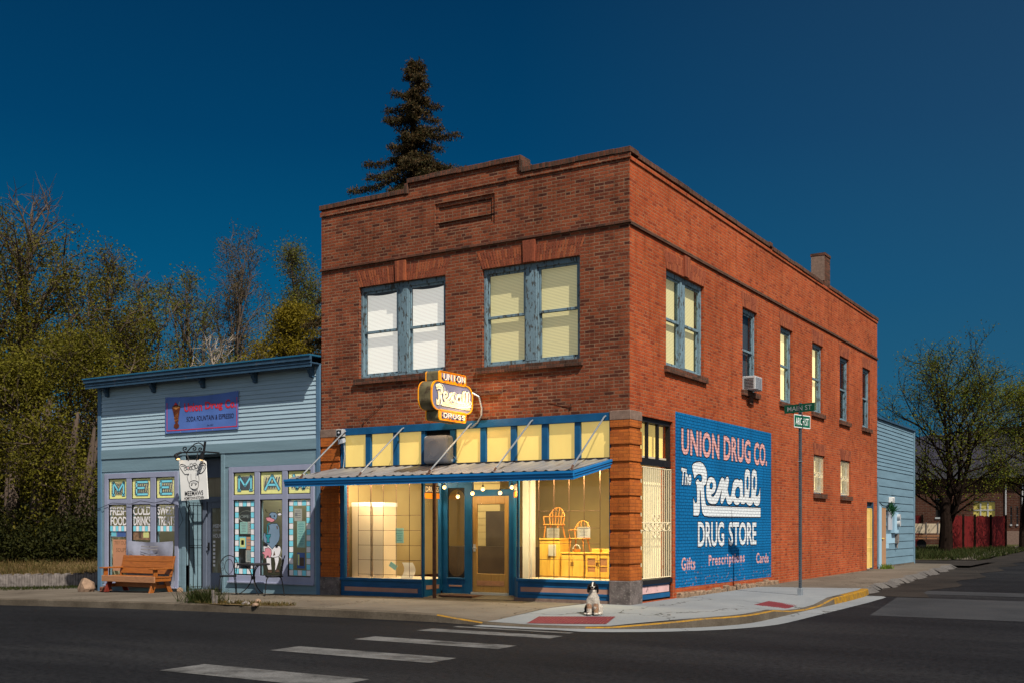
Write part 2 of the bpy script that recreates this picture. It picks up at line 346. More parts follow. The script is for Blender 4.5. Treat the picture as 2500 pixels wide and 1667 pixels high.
def ground_mat(name, cols, s1=.35, s2=60., rough=.9, grain=.35, bump=.4, cracks=0., bd=.01, stretch=None):
    m, t, b = newmat(name); lk = t.links.new; tc = nd(t, 'ShaderNodeTexCoord'); v = tc.outputs['Object']; vs = v
    if stretch: mp = nd(t, 'ShaderNodeMapping'); mp.inputs['Scale'].default_value = stretch; lk(v, mp.inputs[0]); vs = mp.outputs[0]
    a = nd(t, 'ShaderNodeTexNoise', i_Scale=s1, i_Detail=7., i_Roughness=.62); lk(vs, a.inputs['Vector'])
    rp = nd(t, 'ShaderNodeValToRGB'); ramp_set(rp.color_ramp, [(.28+.44*i/(len(cols)-1), c) for i, c in enumerate(cols)]); lk(a.outputs[0], rp.inputs[0])
    g = nd(t, 'ShaderNodeTexNoise', i_Scale=s2, i_Detail=6., i_Roughness=.85); lk(v, g.inputs['Vector'])
    mr = nd(t, 'ShaderNodeMapRange', i_1=.3, i_2=.7, i_3=1-grain, i_4=1+grain*1.2); lk(g.outputs[0], mr.inputs[0]); cc = nd(t, 'ShaderNodeCombineColor')
    for i in range(3): lk(mr.outputs[0], cc.inputs[i])
    col = mixc_(t, 1., rp.outputs[0], cc.outputs[0], 'MULTIPLY')
    if cracks:
        vo = nd(t, 'ShaderNodeTexVoronoi', feature='DISTANCE_TO_EDGE', i_Scale=cracks); wv = nd(t, 'ShaderNodeTexNoise', i_Scale=2.2, i_Detail=5.); lk(v, wv.inputs['Vector'])
        ad = nd(t, 'ShaderNodeVectorMath', operation='ADD'); lk(v, ad.inputs[0]); lk(wv.outputs['Color'], ad.inputs[1]); lk(ad.outputs[0], vo.inputs['Vector'])
        lt = nd(t, 'ShaderNodeMath', operation='LESS_THAN'); lt.inputs[1].default_value = .004; lk(vo.outputs['Distance'], lt.inputs[0]); col = mixc_(t, lt.outputs[0], col, mixc_(t, 1., col, (.35, .33, .3), 'MULTIPLY'))
    lk(col, b.inputs['Base Color']); b.inputs['Roughness'].default_value = rough; b.inputs['Specular IOR Level'].default_value = .07
    bp = nd(t, 'ShaderNodeBump', i_Strength=bump, i_Distance=bd); lk(g.outputs[0], bp.inputs['Height']); lk(bp.outputs[0], b.inputs['Normal']); return m

K = {}
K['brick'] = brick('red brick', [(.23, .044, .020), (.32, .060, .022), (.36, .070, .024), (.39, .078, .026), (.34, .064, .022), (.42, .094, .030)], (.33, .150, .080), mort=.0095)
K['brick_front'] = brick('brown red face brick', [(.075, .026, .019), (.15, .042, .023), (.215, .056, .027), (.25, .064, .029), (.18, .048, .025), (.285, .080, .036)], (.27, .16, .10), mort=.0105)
K['brick_v'] = brick('brick on edge', [(.12, .04, .028), (.23, .065, .038), (.30, .085, .045), (.26, .07, .04)], (.32, .22, .15), headers=False, bw=.2, rh=.0685)
K['brick_dark'] = brick('weathered brick on edge', [(.06, .035, .026), (.10, .05, .035), (.16, .065, .04), (.12, .05, .035)], (.10, .075, .06), headers=False, bw=.2, rh=.0685)
K['pressed'] = brick('orange pressed brick', [(.34, .092, .024), (.46, .13, .028), (.41, .112, .026)], (.12, .06, .03), headers=False, mort=.004, stain=.3)
K['mural'] = brick('blue painted brick', [(0, 0, 0), (1, 1, 1)], (0, 0, 0), painted=(.006, .142, .36), chips=(.33, .15, .09), headers=True, bump=.7, stain=.2)
K['mural_white'] = brick('white painted brick', [(0, 0, 0), (1, 1, 1)], (0, 0, 0), painted=(.72, .77, .80), bump=.7, stain=.06)
K['mural_pink'] = brick('pink painted brick', [(0, 0, 0), (1, 1, 1)], (0, 0, 0), painted=(.72, .38, .36), chips=(.015, .13, .30), bump=.7, stain=.06)
K['mural_black'] = brick('black painted brick', [(0, 0, 0), (1, 1, 1)], (0, 0, 0), painted=(.012, .016, .03), bump=.6, stain=.06)
K['school'] = brick('dull school brick', [(.055, .022, .015), (.088, .034, .022), (.072, .027, .017)], (.12, .095, .075), stain=.3, bw=.42, rh=.14, mort=.02)
K['granite'] = paint('rough granite', (.12, .10, .095), .8, .5, 6, bump=.5, bscale=30, second=(.2, .18, .16), tscale=20)
K['sandstone'] = paint('brown sandstone', (.20, .135, .105), .85, .25, 12, bump=.3, bscale=60)
K['rubble'] = paint('rubble stone', (.22, .15, .10), .9, .5, 7, bump=1., bscale=14, second=(.07, .05, .04), tscale=9)
K['win_blue'] = paint('flaking blue window paint', (.145, .225, .275), .6, .2, 4, second=(.055, .055, .05), thr=(.53, .59), tscale=16, stretch=(1, 1, .35), bump=.35, bscale=60)
K['store_blue'] = paint('store front blue paint', (.007, .080, .20), .45, .22, 3, bump=.1, bscale=20)
K['store_blue_hi'] = paint('awning blue paint', (.010, .16, .42), .4, .12, 2.5)
K['panel_tan'] = paint('tan panel paint', (.36, .2, .15), .55, .12, 4)
K['panel_pink'] = paint('pink panel paint', (.62, .40, .40), .55, .15, 4, second=(.3, .2, .2))
K['roofing'] = paint('dark roofing', (.025, .025, .03), .9, .2)
K['tin'] = paint('corrugated galvanised roofing', (.30, .30, .31), .45, .35, 2.2, metal=.55, second=(.20, .13, .09), thr=(.56, .72), tscale=3, stretch=(3, .6, 1))
K['galv'] = paint('galvanised pipe', (.32, .36, .40), .4, .15, 5, metal=.6)
K['rust'] = paint('rusty iron', (.09, .045, .03), .8, .4, 12)
K['iron'] = paint('black wrought iron', (.012, .012, .014), .5, .3, 10)
K['dark'] = paint('dark interior', (.012, .011, .011), .8, .2)
K['cream_iron'] = paint('cream painted bars', (.70, .60, .40), .5, .12, 9, second=(.45, .3, .15), thr=(.62, .7))
K['glass'] = glass('window glass'); K['glass_dull'] = glass('old window glass', (.80, .84, .82), .08)
K['yshade'] = paint('self lit yellow board', (.86, .59, .17), .7, .12, 1.6, emit=.46, stretch=(1, 1, .6))  # opaque board given its own glow to brighten the transoms
K['blind_y'] = blindmat('yellow lit blind', (.82, .70, .36), .28); K['blind_w'] = blindmat('white lit blind', (.88, .82, .74), .62)
K['blind_d'] = blindmat('dark blind', (.05, .06, .075), .0); K['shade_w'] = paint('glowing window shade', (.88, .70, .34), .7, .16, 3, emit=.85, stretch=(6, 6, .5))
K['white'] = paint('white enamel', (.84, .84, .82), .4, .06); K['cream'] = paint('cream paint', (.70, .58, .42), .5, .08, 2)
K['grey_metal'] = paint('grey enamel', (.34, .37, .42), .5, .1, 2); K['light_grey'] = paint('light grey enamel', (.38, .39, .40), .5, .1, 3)
K['door_tan'] = wood('varnished tan door', [(.25, .135, .030), (.31, .175, .040), (.36, .205, .052)], 3, (8, 8, .8), .45, .05)
K['clap'] = paint('pale blue clapboard', (.33, .455, .54), .65, .10, 2.2, bump=.12, bscale=50, stretch=(.4, 1, 3))
K['clap_low'] = paint('grey blue panel siding', (.17, .265, .32), .65, .12, 2.2, bump=.25, bscale=30, stretch=(.25, 1, 3))
K['clap_trim'] = paint('slate blue trim', (.085, .17, .27), .6, .12, 3); K['eave'] = paint('dark blue eave paint', (.030, .072, .125), .55, .2, 3, second=(.11, .10, .11), thr=(.60, .7), tscale=3)
K['lav'] = paint('lavender window trim', (.28, .305, .425), .55, .1, 3)
K['lav_d'] = paint('slate door paint', (.13, .155, .215), .55, .12, 3)
K['shed'] = paint('sky blue shed siding', (.135, .225, .29), .6, .14, 1.6, bump=.1, bscale=40, stretch=(1, .4, 3)); K['shed_lt'] = paint('fresh light blue paint', (.30, .47, .60), .6, .05)
K['gold'] = paint('orange sign enamel', (.90, .34, .010), .35, .12, 3, second=(.70, .19, .01), tscale=5, emit=.12); K['sign_blue'] = paint('faded violet sign enamel', (.175, .185, .30), .4, .1, 3)  # orange enamel carries a slight glow of its own
K['sign_side'] = paint('tarnished sign metal', (.19, .16, .085), .5, .4, 4, second=(.07, .045, .03), tscale=5, thr=(.5, .66), metal=.2)
K['neon'] = paint('faintly glowing neon tube', (.85, .80, .68), .2, .03, emit=.35); K['neon_cream'] = paint('cream sign lettering', (.88, .75, .46), .4, .06, emit=.22)  # tubes and lettering carry a weak glow in their colour
K['wood_or'] = wood('orange stained pine', [(.18, .052, .009), (.28, .085, .012), (.33, .105, .015)], 4, (1.2, 9, 9), .5)
K['wood_worn'] = wood('worn bench board', [(.22, .10, .05), (.36, .17, .08), (.28, .13, .065)], 4, (1.2, 9, 9), .7, .4)
K['wood_red'] = paint('dark red paint', (.14, .02, .012), .6, .2, 5)
K['wood_raw'] = wood('weathered bare wood', [(.24, .13, .07), (.36, .20, .10), (.30, .17, .09)], 5, (7, 7, .8), .8, .4)
K['pine'] = wood('yellow varnished cabinet', [(.58, .33, .05), (.70, .43, .075), (.76, .50, .10)], 2.5, (4, 4, .8), .4, .03)
K['chair_or'] = wood('honey oak chair', [(.45, .17, .03), (.58, .24, .05)], 5, (3, 3, 1), .45, .03)
K['paper'] = leafmat('white paper', [(.78, .77, .74), (.76, .75, .72)], .7, .5); K['teal_paper'] = paint('mint paper', (.36, .66, .60), .7, .1, 30); K['orange_paper'] = paint('salmon poster board', (.74, .33, .19), .7, .06, 4)
K['ink'] = paint('dark ink', (.03, .03, .04), .7, .05); K['ink_soft'] = paint('grey ink', (.28, .28, .30), .7, .05)
K['p_yellow'] = paint('yellow window paint', (.88, .88, .34), .6, .08, 6); K['p_cyan'] = paint('cyan window paint', (.22, .72, .88), .6, .08, 6); K['p_white'] = paint('white window paint', (.86, .84, .86), .6, .06, 8)
K['p_slate'] = paint('slate window paint', (.09, .115, .15), .6, .25, 10); K['p_pink'] = paint('pink window paint', (.75, .30, .36), .6, .06); K['p_brown'] = paint('brown window paint', (.13, .08, .055), .6, .15); K['p_black'] = paint('black window paint', (.02, .02, .025), .6, .1); K['p_teal'] = paint('teal window paint', (.03, .30, .36), .6, .1); K['p_grey'] = paint('blue grey window paint', (.20, .30, .42), .6, .1)
K['banner_blue'] = paint('blue printed vinyl', (.085, .165, .47), .45, .2, 1.6); K['banner_red'] = paint('red print', (.62, .03, .05), .5, .05); K['banner_dark'] = paint('navy print', (.02, .02, .06), .5, .05); K['cola'] = paint('cola brown print', (.12, .03, .012), .5, .5, 9)
K['vinyl'] = paint('pale vinyl banner', (.27, .29, .37), .5, .3, 2.5); K['skin_photo'] = paint('photo print', (.36, .20, .12), .6, .6, 14)
K['green_sign'] = paint('green reflective sheeting', (.004, .105, .06), .35, .08); K['sign_white'] = paint('white sign lettering', (.74, .78, .78), .4, .05); K['sign_dull'] = paint('weathered sign lettering', (.36, .42, .42), .5, .05)
K['post'] = paint('dark galvanised post', (.085, .105, .125), .5, .25, 6, metal=.4)
K['fence_red'] = paint('barn red boards', (.12, .007, .007), .8, .4, 3, second=(.05, .005, .005), tscale=4, stretch=(3, 3, .4))
K['rock'] = paint('tan rock', (.24, .16, .11), .9, .4, 7, bump=.8, bscale=14); K['rock_g'] = paint('grey rock', (.17, .15, .14), .9, .4, 7, bump=.8, bscale=14)
K['bulb'] = paint('lit bulb glass', (1, .62, .24), .3, .02, emit=1.9); K['orange_band'] = paint('orange lettered band', (.85, .24, .01), .5, .06, emit=.15)
K['bark'] = paint('grey brown bark', (.085, .062, .048), .95, .4, 5, bump=.6, bscale=18, stretch=(1, 1, .25)); K['bark_pale'] = paint('pale bare bark', (.30, .25, .20), .9, .3, 5); K['bark_dark'] = paint('dark bark', (.014, .009, .007), .95, .3, 5, spec=.03)
K['asphalt'] = ground_mat('asphalt', [(.0058, .0060, .0070), (.0108, .0111, .0127), (.0215, .0216, .0228)], .34, 13, .8, 1., .8, cracks=0, stretch=(.22, 1, 1))
K['asphalt_old'] = ground_mat('grey old asphalt', [(.024, .026, .029), (.033, .035, .039), (.041, .042, .045)], .6, 60, .9, .35, .4)
K['asphalt_brown'] = ground_mat('worn gravelly asphalt', [(.014, .013, .012), (.024, .021, .019), (.036, .031, .027)], .5, 45, .9, .6, .6)
K['concrete'] = ground_mat('old sidewalk concrete', [(.075, .062, .050), (.118, .100, .080), (.155, .135, .110)], .45, 45, .9, .2, .25, cracks=.35)
K['concrete_new'] = ground_mat('new sidewalk concrete', [(.155, .170, .183), (.185, .200, .212), (.212, .226, .236)], .7, 40, .85, .16, .15, cracks=.22)
K['kerb'] = ground_mat('kerb concrete', [(.045, .036, .026), (.08, .066, .050), (.115, .097, .075)], 1.2, 30, .9, .35, .5)
K['yellow'] = ground_mat('yellow kerb paint', [(.10, .08, .055), (.25, .135, .018), (.34, .18, .014)], 5, 40, .7, .15, .2)
K['stripe'] = ground_mat('worn white road paint', [(.02, .02, .02), (.075, .075, .075), (.115, .115, .115), (.13, .13, .13)], 2.6, 40, .8, .5, .4)
K['tactile'] = ground_mat('red tactile paving', [(.115, .024, .030), (.155, .034, .040)], 2, 30, .7, .2, .2)
K['gravel'] = ground_mat('grey gravel', [(.06, .056, .055), (.10, .094, .09), (.14, .13, .12)], .4, 28, .95, .5, .9, bd=.03)
K['dirt'] = ground_mat('dry bank soil', [(.07, .048, .022), (.12, .082, .04), (.095, .08, .028)], .8, 25, .95, .4, .6)
K['lawn'] = ground_mat('rough grass soil', [(.032, .036, .012), (.055, .055, .02), (.075, .062, .03)], .5, 30, .95, .5, .8)
K['field'] = ground_mat('far ground', [(.05, .045, .03), (.07, .06, .04)], .05, 3, .95, .3, .3)
K['grass'] = leafmat('grass blades', [(.016, .028, .005), (.032, .046, .010), (.055, .052, .018)])
K['drygrass'] = leafmat('dry grass blades', [(.09, .065, .022), (.12, .085, .03), (.06, .065, .018)])
K['hill'] = ground_mat('far hills', [(.026, .026, .038), (.036, .034, .048)], .01, .2, 1, .2, 0)

# ================================================================ THE SETTING
def sheet(name, xs, ys, zf, mat, keep=None, label=None, kind='structure'):
    v = [(x, y, zf(x, y)) for y in ys for x in xs]; n = len(xs); f = []
    for j in range(len(ys)-1):
        for i in range(n-1):
            if keep is None or keep((xs[i]+xs[i+1])/2, (ys[j]+ys[j+1])/2): f.append((j*n+i, j*n+i+1, (j+1)*n+i+1, (j+1)*n+i))
    return tag(MB().add(v, f).build(name, mat), kind=kind)
def lin(a, b, s): return list(np.linspace(a, b, max(2, int(round((b-a)/s))+1)))
sheet('ground', [-3000, -400, -150]+lin(-80, 60, 4)+[150, 400, 3000], [-600, -150]+lin(-60, 140, 4)+[200, 500, 4000], lambda x, y: gz(x, y)-.32, K['field'])
sheet('road', lin(-110, 60, 1.7), lin(-45, 130, 1.75), lambda x, y: gz(x, y)-.15, K['asphalt'])
# plan outline of the pavement: along the main street, round the corner, up the side street
def kerb_line():
    P = [(-110, -3.55), (-60, -3.55)]+[(x, -3.62) for x in np.arange(-40, -1.9, 1.)]+[(-1.6, -3.68), (-1., -3.7), (-.3, -3.7)]
    P += [(-.3+3.1*math.sin(a), -.6-3.1*math.cos(a)) for a in np.linspace(.12, math.pi/2, 12)]
    return P+[(2.8, y) for y in np.arange(.2, 6.1, 1.)]+[(2.74, 7.0), (2.62, 7.9)]
KL = kerb_line()
def kerb_top(x, y):                 # pavement height beside the kerb: ramps down at the two crossings
    z = gz(x, y)
    d1 = max(0, 1-max(0, abs(x-.15)-1.0)/1.3) if y < -1.2 and x < 2.2 else 0
    d2 = max(0, 1-max(0, abs(y-2.3)-.7)/1.3) if x > 1.6 else 0
    return z-.115*max(d1, d2)
def pav_z(x, y):
    z = gz(x, y)
    e1 = max(0, 1-max(0, abs(x-.15)-1.0)/1.3)*min(1, max(0, (-1.5-y)/1.8)) if x < 2.4 else 0
    e2 = max(0, 1-max(0, abs(y-2.3)-.7)/1.3)*min(1, max(0, (x-1.4)/1.1)) if y > -1 else 0
    return z-.115*max(e1, e2)
mb = MB(); nk = len(KL); KW = .16
def inward(i):
    a = Vector(KL[max(i-1, 0)]); b = Vector(KL[min(i+1, nk-1)]); d = (b-a).normalized(); return Vector((-d.y, d.x))
sec = []
for i, (x, y) in enumerate(KL):
    n = inward(i); q = Vector((x, y))+n*KW; z = kerb_top(x, y); g = gz(x, y)-.17
    sec.append(((x-n.x*.02, y-n.y*.02, g), (x, y, z-.02), (x+n.x*.032, y+n.y*.032, z), (q.x, q.y, z)))
def is_yellow(i, k):
    x, y = KL[i]
    if x < -1.2: return x > -2.7 and y < -3.2 and k == 1
    return x > .5 and y < 7.6 and (k == 1 or (k == 0 and y > 3.6) or (k == 2 and y > 4.6))
for i in range(nk-1):
    for k in range(3): mb.add([sec[i][k], sec[i+1][k], sec[i+1][k+1], sec[i][k+1]], [(0, 1, 2, 3)], 1 if is_yellow(i, k) else 0)
tag(mb.build('kerb', [K['kerb'], K['yellow']]), kind='structure')
# pavement slabs: strips from the kerb back to the buildings
def strip(name, pts_out, pts_in, mat, n=10, dz=0., lo=0, zf=pav_z, joints=False):
    mb = MB(); m = len(pts_out); v = []
    for i in range(m):
        for k in range(n+1):
            t = k/n; x = pts_out[i][0]*(1-t)+pts_in[i][0]*t; y = pts_out[i][1]*(1-t)+pts_in[i][1]*t; v.append((x, y, zf(x, y)+dz))
    f = [(i*(n+1)+k, (i+1)*(n+1)+k, (i+1)*(n+1)+k+1, i*(n+1)+k+1) for i in range(m-1) for k in range(n)]
    return tag(mb.add(v, f).build(name, mat), kind='structure')
inn = [(Vector(p)+inward(i)*(KW-.01)) for i, p in enumerate(KL)]
main = [(i, p) for i, p in enumerate(KL) if p[0] <= -.9]
strip('pavement', [tuple(inn[i]) for i, p in main], [(min(p[0], -.9), 1.6 if p[0] > -15.2 else 1.2) for i, p in main], K['concrete'], 14)
corner = [(i, p) for i, p in enumerate(KL) if p[0] >= -1.05]
strip('pavement', [tuple(inn[i]) for i, p in corner], [((-.9 if p[1] < -.6 else -.3), .1 if p[1] < 0 else min(p[1], 7.1)) for i, p in corner], K['concrete_new'], 14, dz=.004)
# older pavement further up the side street, broken at its outer edge
ys = lin(7.05, 26.3, .5); out = [(2.42-.055*(y-7)+.09*math.sin(y*2.3)+.06*math.sin(y*5.1), y) for y in ys]
strip('pavement', out, [(-.3, y) for y in ys], K['concrete'], 6, dz=.002, zf=lambda x, y: gz(x, y)-.012*max(0, x-1.2))
mb = MB()
for i in range(len(out)-1):                 # crumbling edge down to the road
    (xa_, ya_), (xb_, yb_) = out[i], out[i+1]; mb.add([(xa_, ya_, gz(xa_, ya_)-.012*max(0, xa_-1.2)+.002), (xb_, yb_, gz(xb_, yb_)-.012*max(0, xb_-1.2)+.002), (xb_+.22+.1*random.random(), yb_, gz(xb_, yb_)-.16), (xa_+.22+.1*random.random(), ya_, gz(xa_, ya_)-.16)], [(0, 1, 2, 3)])
tag(mb.build('pavement_edge', K['gravel']), kind='structure')
ys = lin(33, 75, 2); strip('pavement', [(1.15-.02*(y-33)+.12*math.sin(y), y) for y in ys], [(-.45-.02*(y-33), y) for y in ys], K['concrete'], 2, dz=.01, zf=lambda x, y: gz(x, y)-.03)
ys = lin(26.2, 33.2, .7); strip('driveway', [(2.1, y) for y in ys], [(-3.5, y) for y in ys], K['asphalt_brown'], 6, dz=-.055, zf=gz)
ys = lin(7.4, 60, 1.); strip('road_shoulder', [(3.9-.035*(y-7)+.25*math.sin(y*1.1), y) for y in ys], [(1.2-.02*(y-7), y) for y in ys], K['asphalt_brown'], 4, dz=-.142, zf=gz)
# pale gutter pan round the corner
gi = [i for i, p in enumerate(KL) if p[0] > -1.2]
gout = [tuple(Vector(KL[i])-inward(i)*(.5 if 3 < k < len(gi)-1 else .28)) for k, i in enumerate(gi)]+[(3.25, 8.6), (3.0, 9.2)]
gin = [KL[i] for i in gi]+[(2.62, 8.6), (2.62, 9.2)]
strip('gutter', gout, gin, K['concrete_new'], 3, dz=-.144, zf=gz)
# patches of older asphalt across the side street
for (x0, y0, x1, y1) in ((3.45, 1.7, 12.5, 7.2), (3.2, 8.7, 12.5, 10.2)):
    ysn = lin(y0, y1, .6); strip('road_patch', [(x1, y) for y in ysn], [(x0+(.5*(7.2-y) if y0 < 5 else 0)*.25, y) for y in ysn], K['asphalt_old'], 8, dz=-.145, zf=gz)
# crossing stripes
for k, (x0, x1, y0, y1) in enumerate([(-.93, 1.62, -10.62, -9.93), (-1.33, 1.33, -8.42, -7.84), (-1.30, 1.22, -6.70, -6.20), (-1.33, 1.12, -5.10, -4.68)]):
    sheet('crossing_stripe', lin(x0, x1, .4), lin(y0, y1, .35), lambda x, y: gz(x, y)-.145, K['stripe'])
sheet('crossing_stripe', lin(-1.2, 1.0, .4), [-4.28, -4.12], lambda x, y: gz(x, y)-.145, K['stripe'])
# red tactile pads with domes
def pad(c, ax, ay, nx, ny):
    mb = MB(); c = Vector(c); ax = Vector(ax); ay = Vector(ay); v = []
    P = lambda u, w, h=0: (c.x+ax.x*u+ay.x*w, c.y+ax.y*u+ay.y*w, pav_z(c.x+ax.x*u+ay.x*w, c.y+ax.y*u+ay.y*w)+.011+h)
    for j in range(7):
        for i in range(9): v.append(P(i/8, j/6))
    mb.add(v, [(j*9+i, j*9+i+1, (j+1)*9+i+1, (j+1)*9+i) for j in range(6) for i in range(8)])
    for i in range(nx):
        for j in range(ny):
            p = P((i+.5)/nx, (j+.5)/ny); mb.lathe(p, [(.014, -.001), (.010, .005)], 5)
    return tag(mb.build('tactile_paving', K['tactile']), kind='structure')
pad((-.28, -3.44), (1.30, .40), (-.24, .84), 24, 14); pad((1.86, 1.78), (.62, .02), (-.06, 1.12), 12, 20)
# left: gravel lot, retaining wall, grass bank
sheet('gravel_lot', lin(-70, -15.9, 1.2), [1.15, 2, 4, 7, 10, 14, 18, 24, 30], lambda x, y: gz(x, y)+.006+(0 if y > 1.5 else -.01), K['gravel'])
wa = on_g(-260, 1437); wb = on_g(330, 1428); 
def wall_pts(t): return Vector((wa[0]+(wb[0]-wa[0])*t, wa[1]+(wb[1]-wa[1])*t))
mb = MB(); d = (wall_pts(1)-wall_pts(0)).normalized(); nrm_ = Vector((-d.y, d.x)); wh = .40; N = 90
for i in range(N):                      # ribbed block wall
    a = wall_pts(i/N); b = wall_pts((i+.86)/N); g = gz(a.x, a.y)-.1; o = nrm_*.0
    mb.prism([(a.x, a.y, g), (b.x, b.y, g), (b.x+nrm_.x*.25, b.y+nrm_.y*.25, g), (a.x+nrm_.x*.25, a.y+nrm_.y*.25, g)], (0, 0, wh+.1+.03*math.sin(i*1.7)))
a, b = wall_pts(0)+nrm_*.03, wall_pts(1)+nrm_*.03; mb.prism([(a.x, a.y, -.6), (b.x, b.y, -.6), (b.x+nrm_.x*.3, b.y+nrm_.y*.3, -.6), (a.x+nrm_.x*.3, a.y+nrm_.y*.3, -.6)], (0, 0, .6-.33+wh-.03))
tag(mb.build('retaining_wall', K['rock_g']), 'low ribbed grey block retaining wall along the back of the gravel lot', 'retaining wall')
def bank_z(s): return gz(wall_pts(.5).x, wall_pts(.5).y)+wh-.05+.42*min(1, s/3.)
mb = MB(); v = []; 
for i in range(41):
    for s in (.2, .8, 1.5, 2.2, 3., 6., 14., 40.):
        p = wall_pts(-.3+1.6*i/40)+nrm_*s; v.append((p.x, p.y, bank_z(s)+.07*mnoise.noise(Vector((p.x*.7, p.y*.7, 0)))))
mb.add(v, [(i*8+k, (i+1)*8+k, (i+1)*8+k+1, i*8+k+1) for i in range(40) for k in range(7)])
tag(mb.build('grass_bank', K['dirt']), kind='structure')
def blades(name, pts, h, wd, mat, spread=.35):
    n = len(pts); pts = np.asarray(pts); a = rng.uniform(0, 6.28, n); hh = h*rng.uniform(.5, 1.25, n); dx = np.cos(a)*wd; dy = np.sin(a)*wd
    lx = rng.normal(0, spread, n)*hh; ly = rng.normal(0, spread, n)*hh; z0 = pts[:, 2]
    V = np.stack([np.stack([pts[:, 0]-dx, pts[:, 1]-dy, z0], 1), np.stack([pts[:, 0]+dx, pts[:, 1]+dy, z0], 1), np.stack([pts[:, 0]+lx+dx*.2, pts[:, 1]+ly+dy*.2, z0+hh], 1), np.stack([pts[:, 0]+lx-dx*.2, pts[:, 1]+ly-dy*.2, z0+hh], 1)], 1).reshape(-1, 3)
    return np_mesh(name, V, np.arange(4*n).reshape(-1, 4), mat)
P = []
for i in range(9000):
    p = wall_pts(random.uniform(-.25, 1.2))+nrm_*(random.random()**1.5*4+.25); s = (p-wall_pts(0)).dot(nrm_); P.append((p.x, p.y, bank_z(s)-.02))
tag(blades('bank_grass', P, .16, .012, K['drygrass']), kind='stuff')
P = []
for i in range(3500):
    p = wall_pts(random.uniform(0, 1.1))-nrm_*(random.random()**2*1.6+.02); P.append((p.x, p.y, gz(p.x, p.y)))
tag(blades('lot_weeds', P, .07, .01, K['grass']), kind='stuff')
# right: yard of rough grass beyond the shed, hills far off
sheet('yard', lin(-40, .2, 2.), lin(26.35, 74, 2.), lambda x, y: gz(x, y)-.03, K['lawn'], keep=lambda x, y: not (y < 32.5 and x > -3.4))
P = []
for i in range(9000):
    x = random.uniform(-9, .6); y = 33+random.random()**1.4*26; P.append((x, y, gz(x, y)-.03))
for i in range(900):
    y = random.uniform(33, 60); P.append((1.1-.02*(y-33)+random.gauss(0, .12), y, gz(1, y)-.08))
tag(blades('yard_grass', P, .22, .02, K['grass']), kind='stuff')
mb = MB(); v = []; nh = 120
for i in range(nh+1):
    a = R(-70+140*i/nh)-YAW; dx, dy = math.sin(a), math.cos(a); h = 128+34*mnoise.fractal(Vector((i*.09, 2.3, 0)), .9, 2.1, 6)+14*math.exp(-((i-78)/14)**2)
    for dist, hh in ((1250, -8), (1500, h*.55), (1750, h), (2100, h*.7), (2300, -8)): v.append((dx*dist, dy*dist, hh))
mb.add(v, [(i*5+k, (i+1)*5+k, (i+1)*5+k+1, i*5+k+1) for i in range(nh) for k in range(4)])
tag(mb.build('hills', K['hill'], smooth=True), kind='structure')

# ================================================================ THE BRICK CORNER BUILDING
B = thing('brick_building', 'two storey red brick corner building with shop front and painted blue side sign', 'building', (0, 0, 0))
W, DEP, TOP = -7.85, 20.06, 8.80
def holed(mb, axis, const, u0, u1, z0, z1, holes, depth, m=0, mr=0):
    """wall face in a plane with rectangular openings and their reveals; depth is signed, inward"""
    us = sorted({u0, u1, *[h[0] for h in holes], *[h[1] for h in holes]}); zs = sorted({z0, z1, *[h[2] for h in holes], *[h[3] for h in holes]})
    P = (lambda u, z, d=0: (u, const+d, z)) if axis == 'y' else (lambda u, z, d=0: (const+d, u, z))
    for i in range(len(us)-1):
        for j in range(len(zs)-1):
            cu, cz = (us[i]+us[i+1])/2, (zs[j]+zs[j+1])/2
            if any(h[0] < cu < h[1] and h[2] < cz < h[3] for h in holes): continue
            mb.add([P(us[i], zs[j]), P(us[i+1], zs[j]), P(us[i+1], zs[j+1]), P(us[i], zs[j+1])], [(0, 1, 2, 3)], m)
    for h in holes:
        d = h[4] if len(h) > 4 else depth
        for (a, b) in (((h[0], h[2]), (h[1], h[2])), ((h[1], h[2]), (h[1], h[3])), ((h[1], h[3]), (h[0], h[3])), ((h[0], h[3]), (h[0], h[2]))):
            mb.add([P(*a), P(*b), P(*b, d), P(*a, d)], [(0, 1, 2, 3)], mr)
WZ0, WZ1 = 4.86, 6.91
FW_ = [(-6.73, -4.35), (-3.41, -1.09)]
SW_ = [(1.75, 3.86), (6.36, 7.42), (9.29, 10.36), (12.22, 13.32), (15.18, 16.26), (18.02, 19.06)]
LW_ = [(12.38, 13.52), (15.29, 16.48)]
SHOP = (-7.29, -.41, -.2, 3.76); SIDE_SHOP = (.50, 2.10, .02, 3.72); DOOR_S = (18.62, 19.55, .06, 2.38)
PAN = (-4.63, -3.10, 7.83, 8.47)
wmb = MB()
holed(wmb, 'y', 0, W, 0, -.4, 8.81, [(a, b, WZ0, WZ1) for a, b in FW_]+[SHOP, PAN+(.03,)], .30)
wmb.box(-5.32, -2.47, .0, .33, 8.81, 9.03)
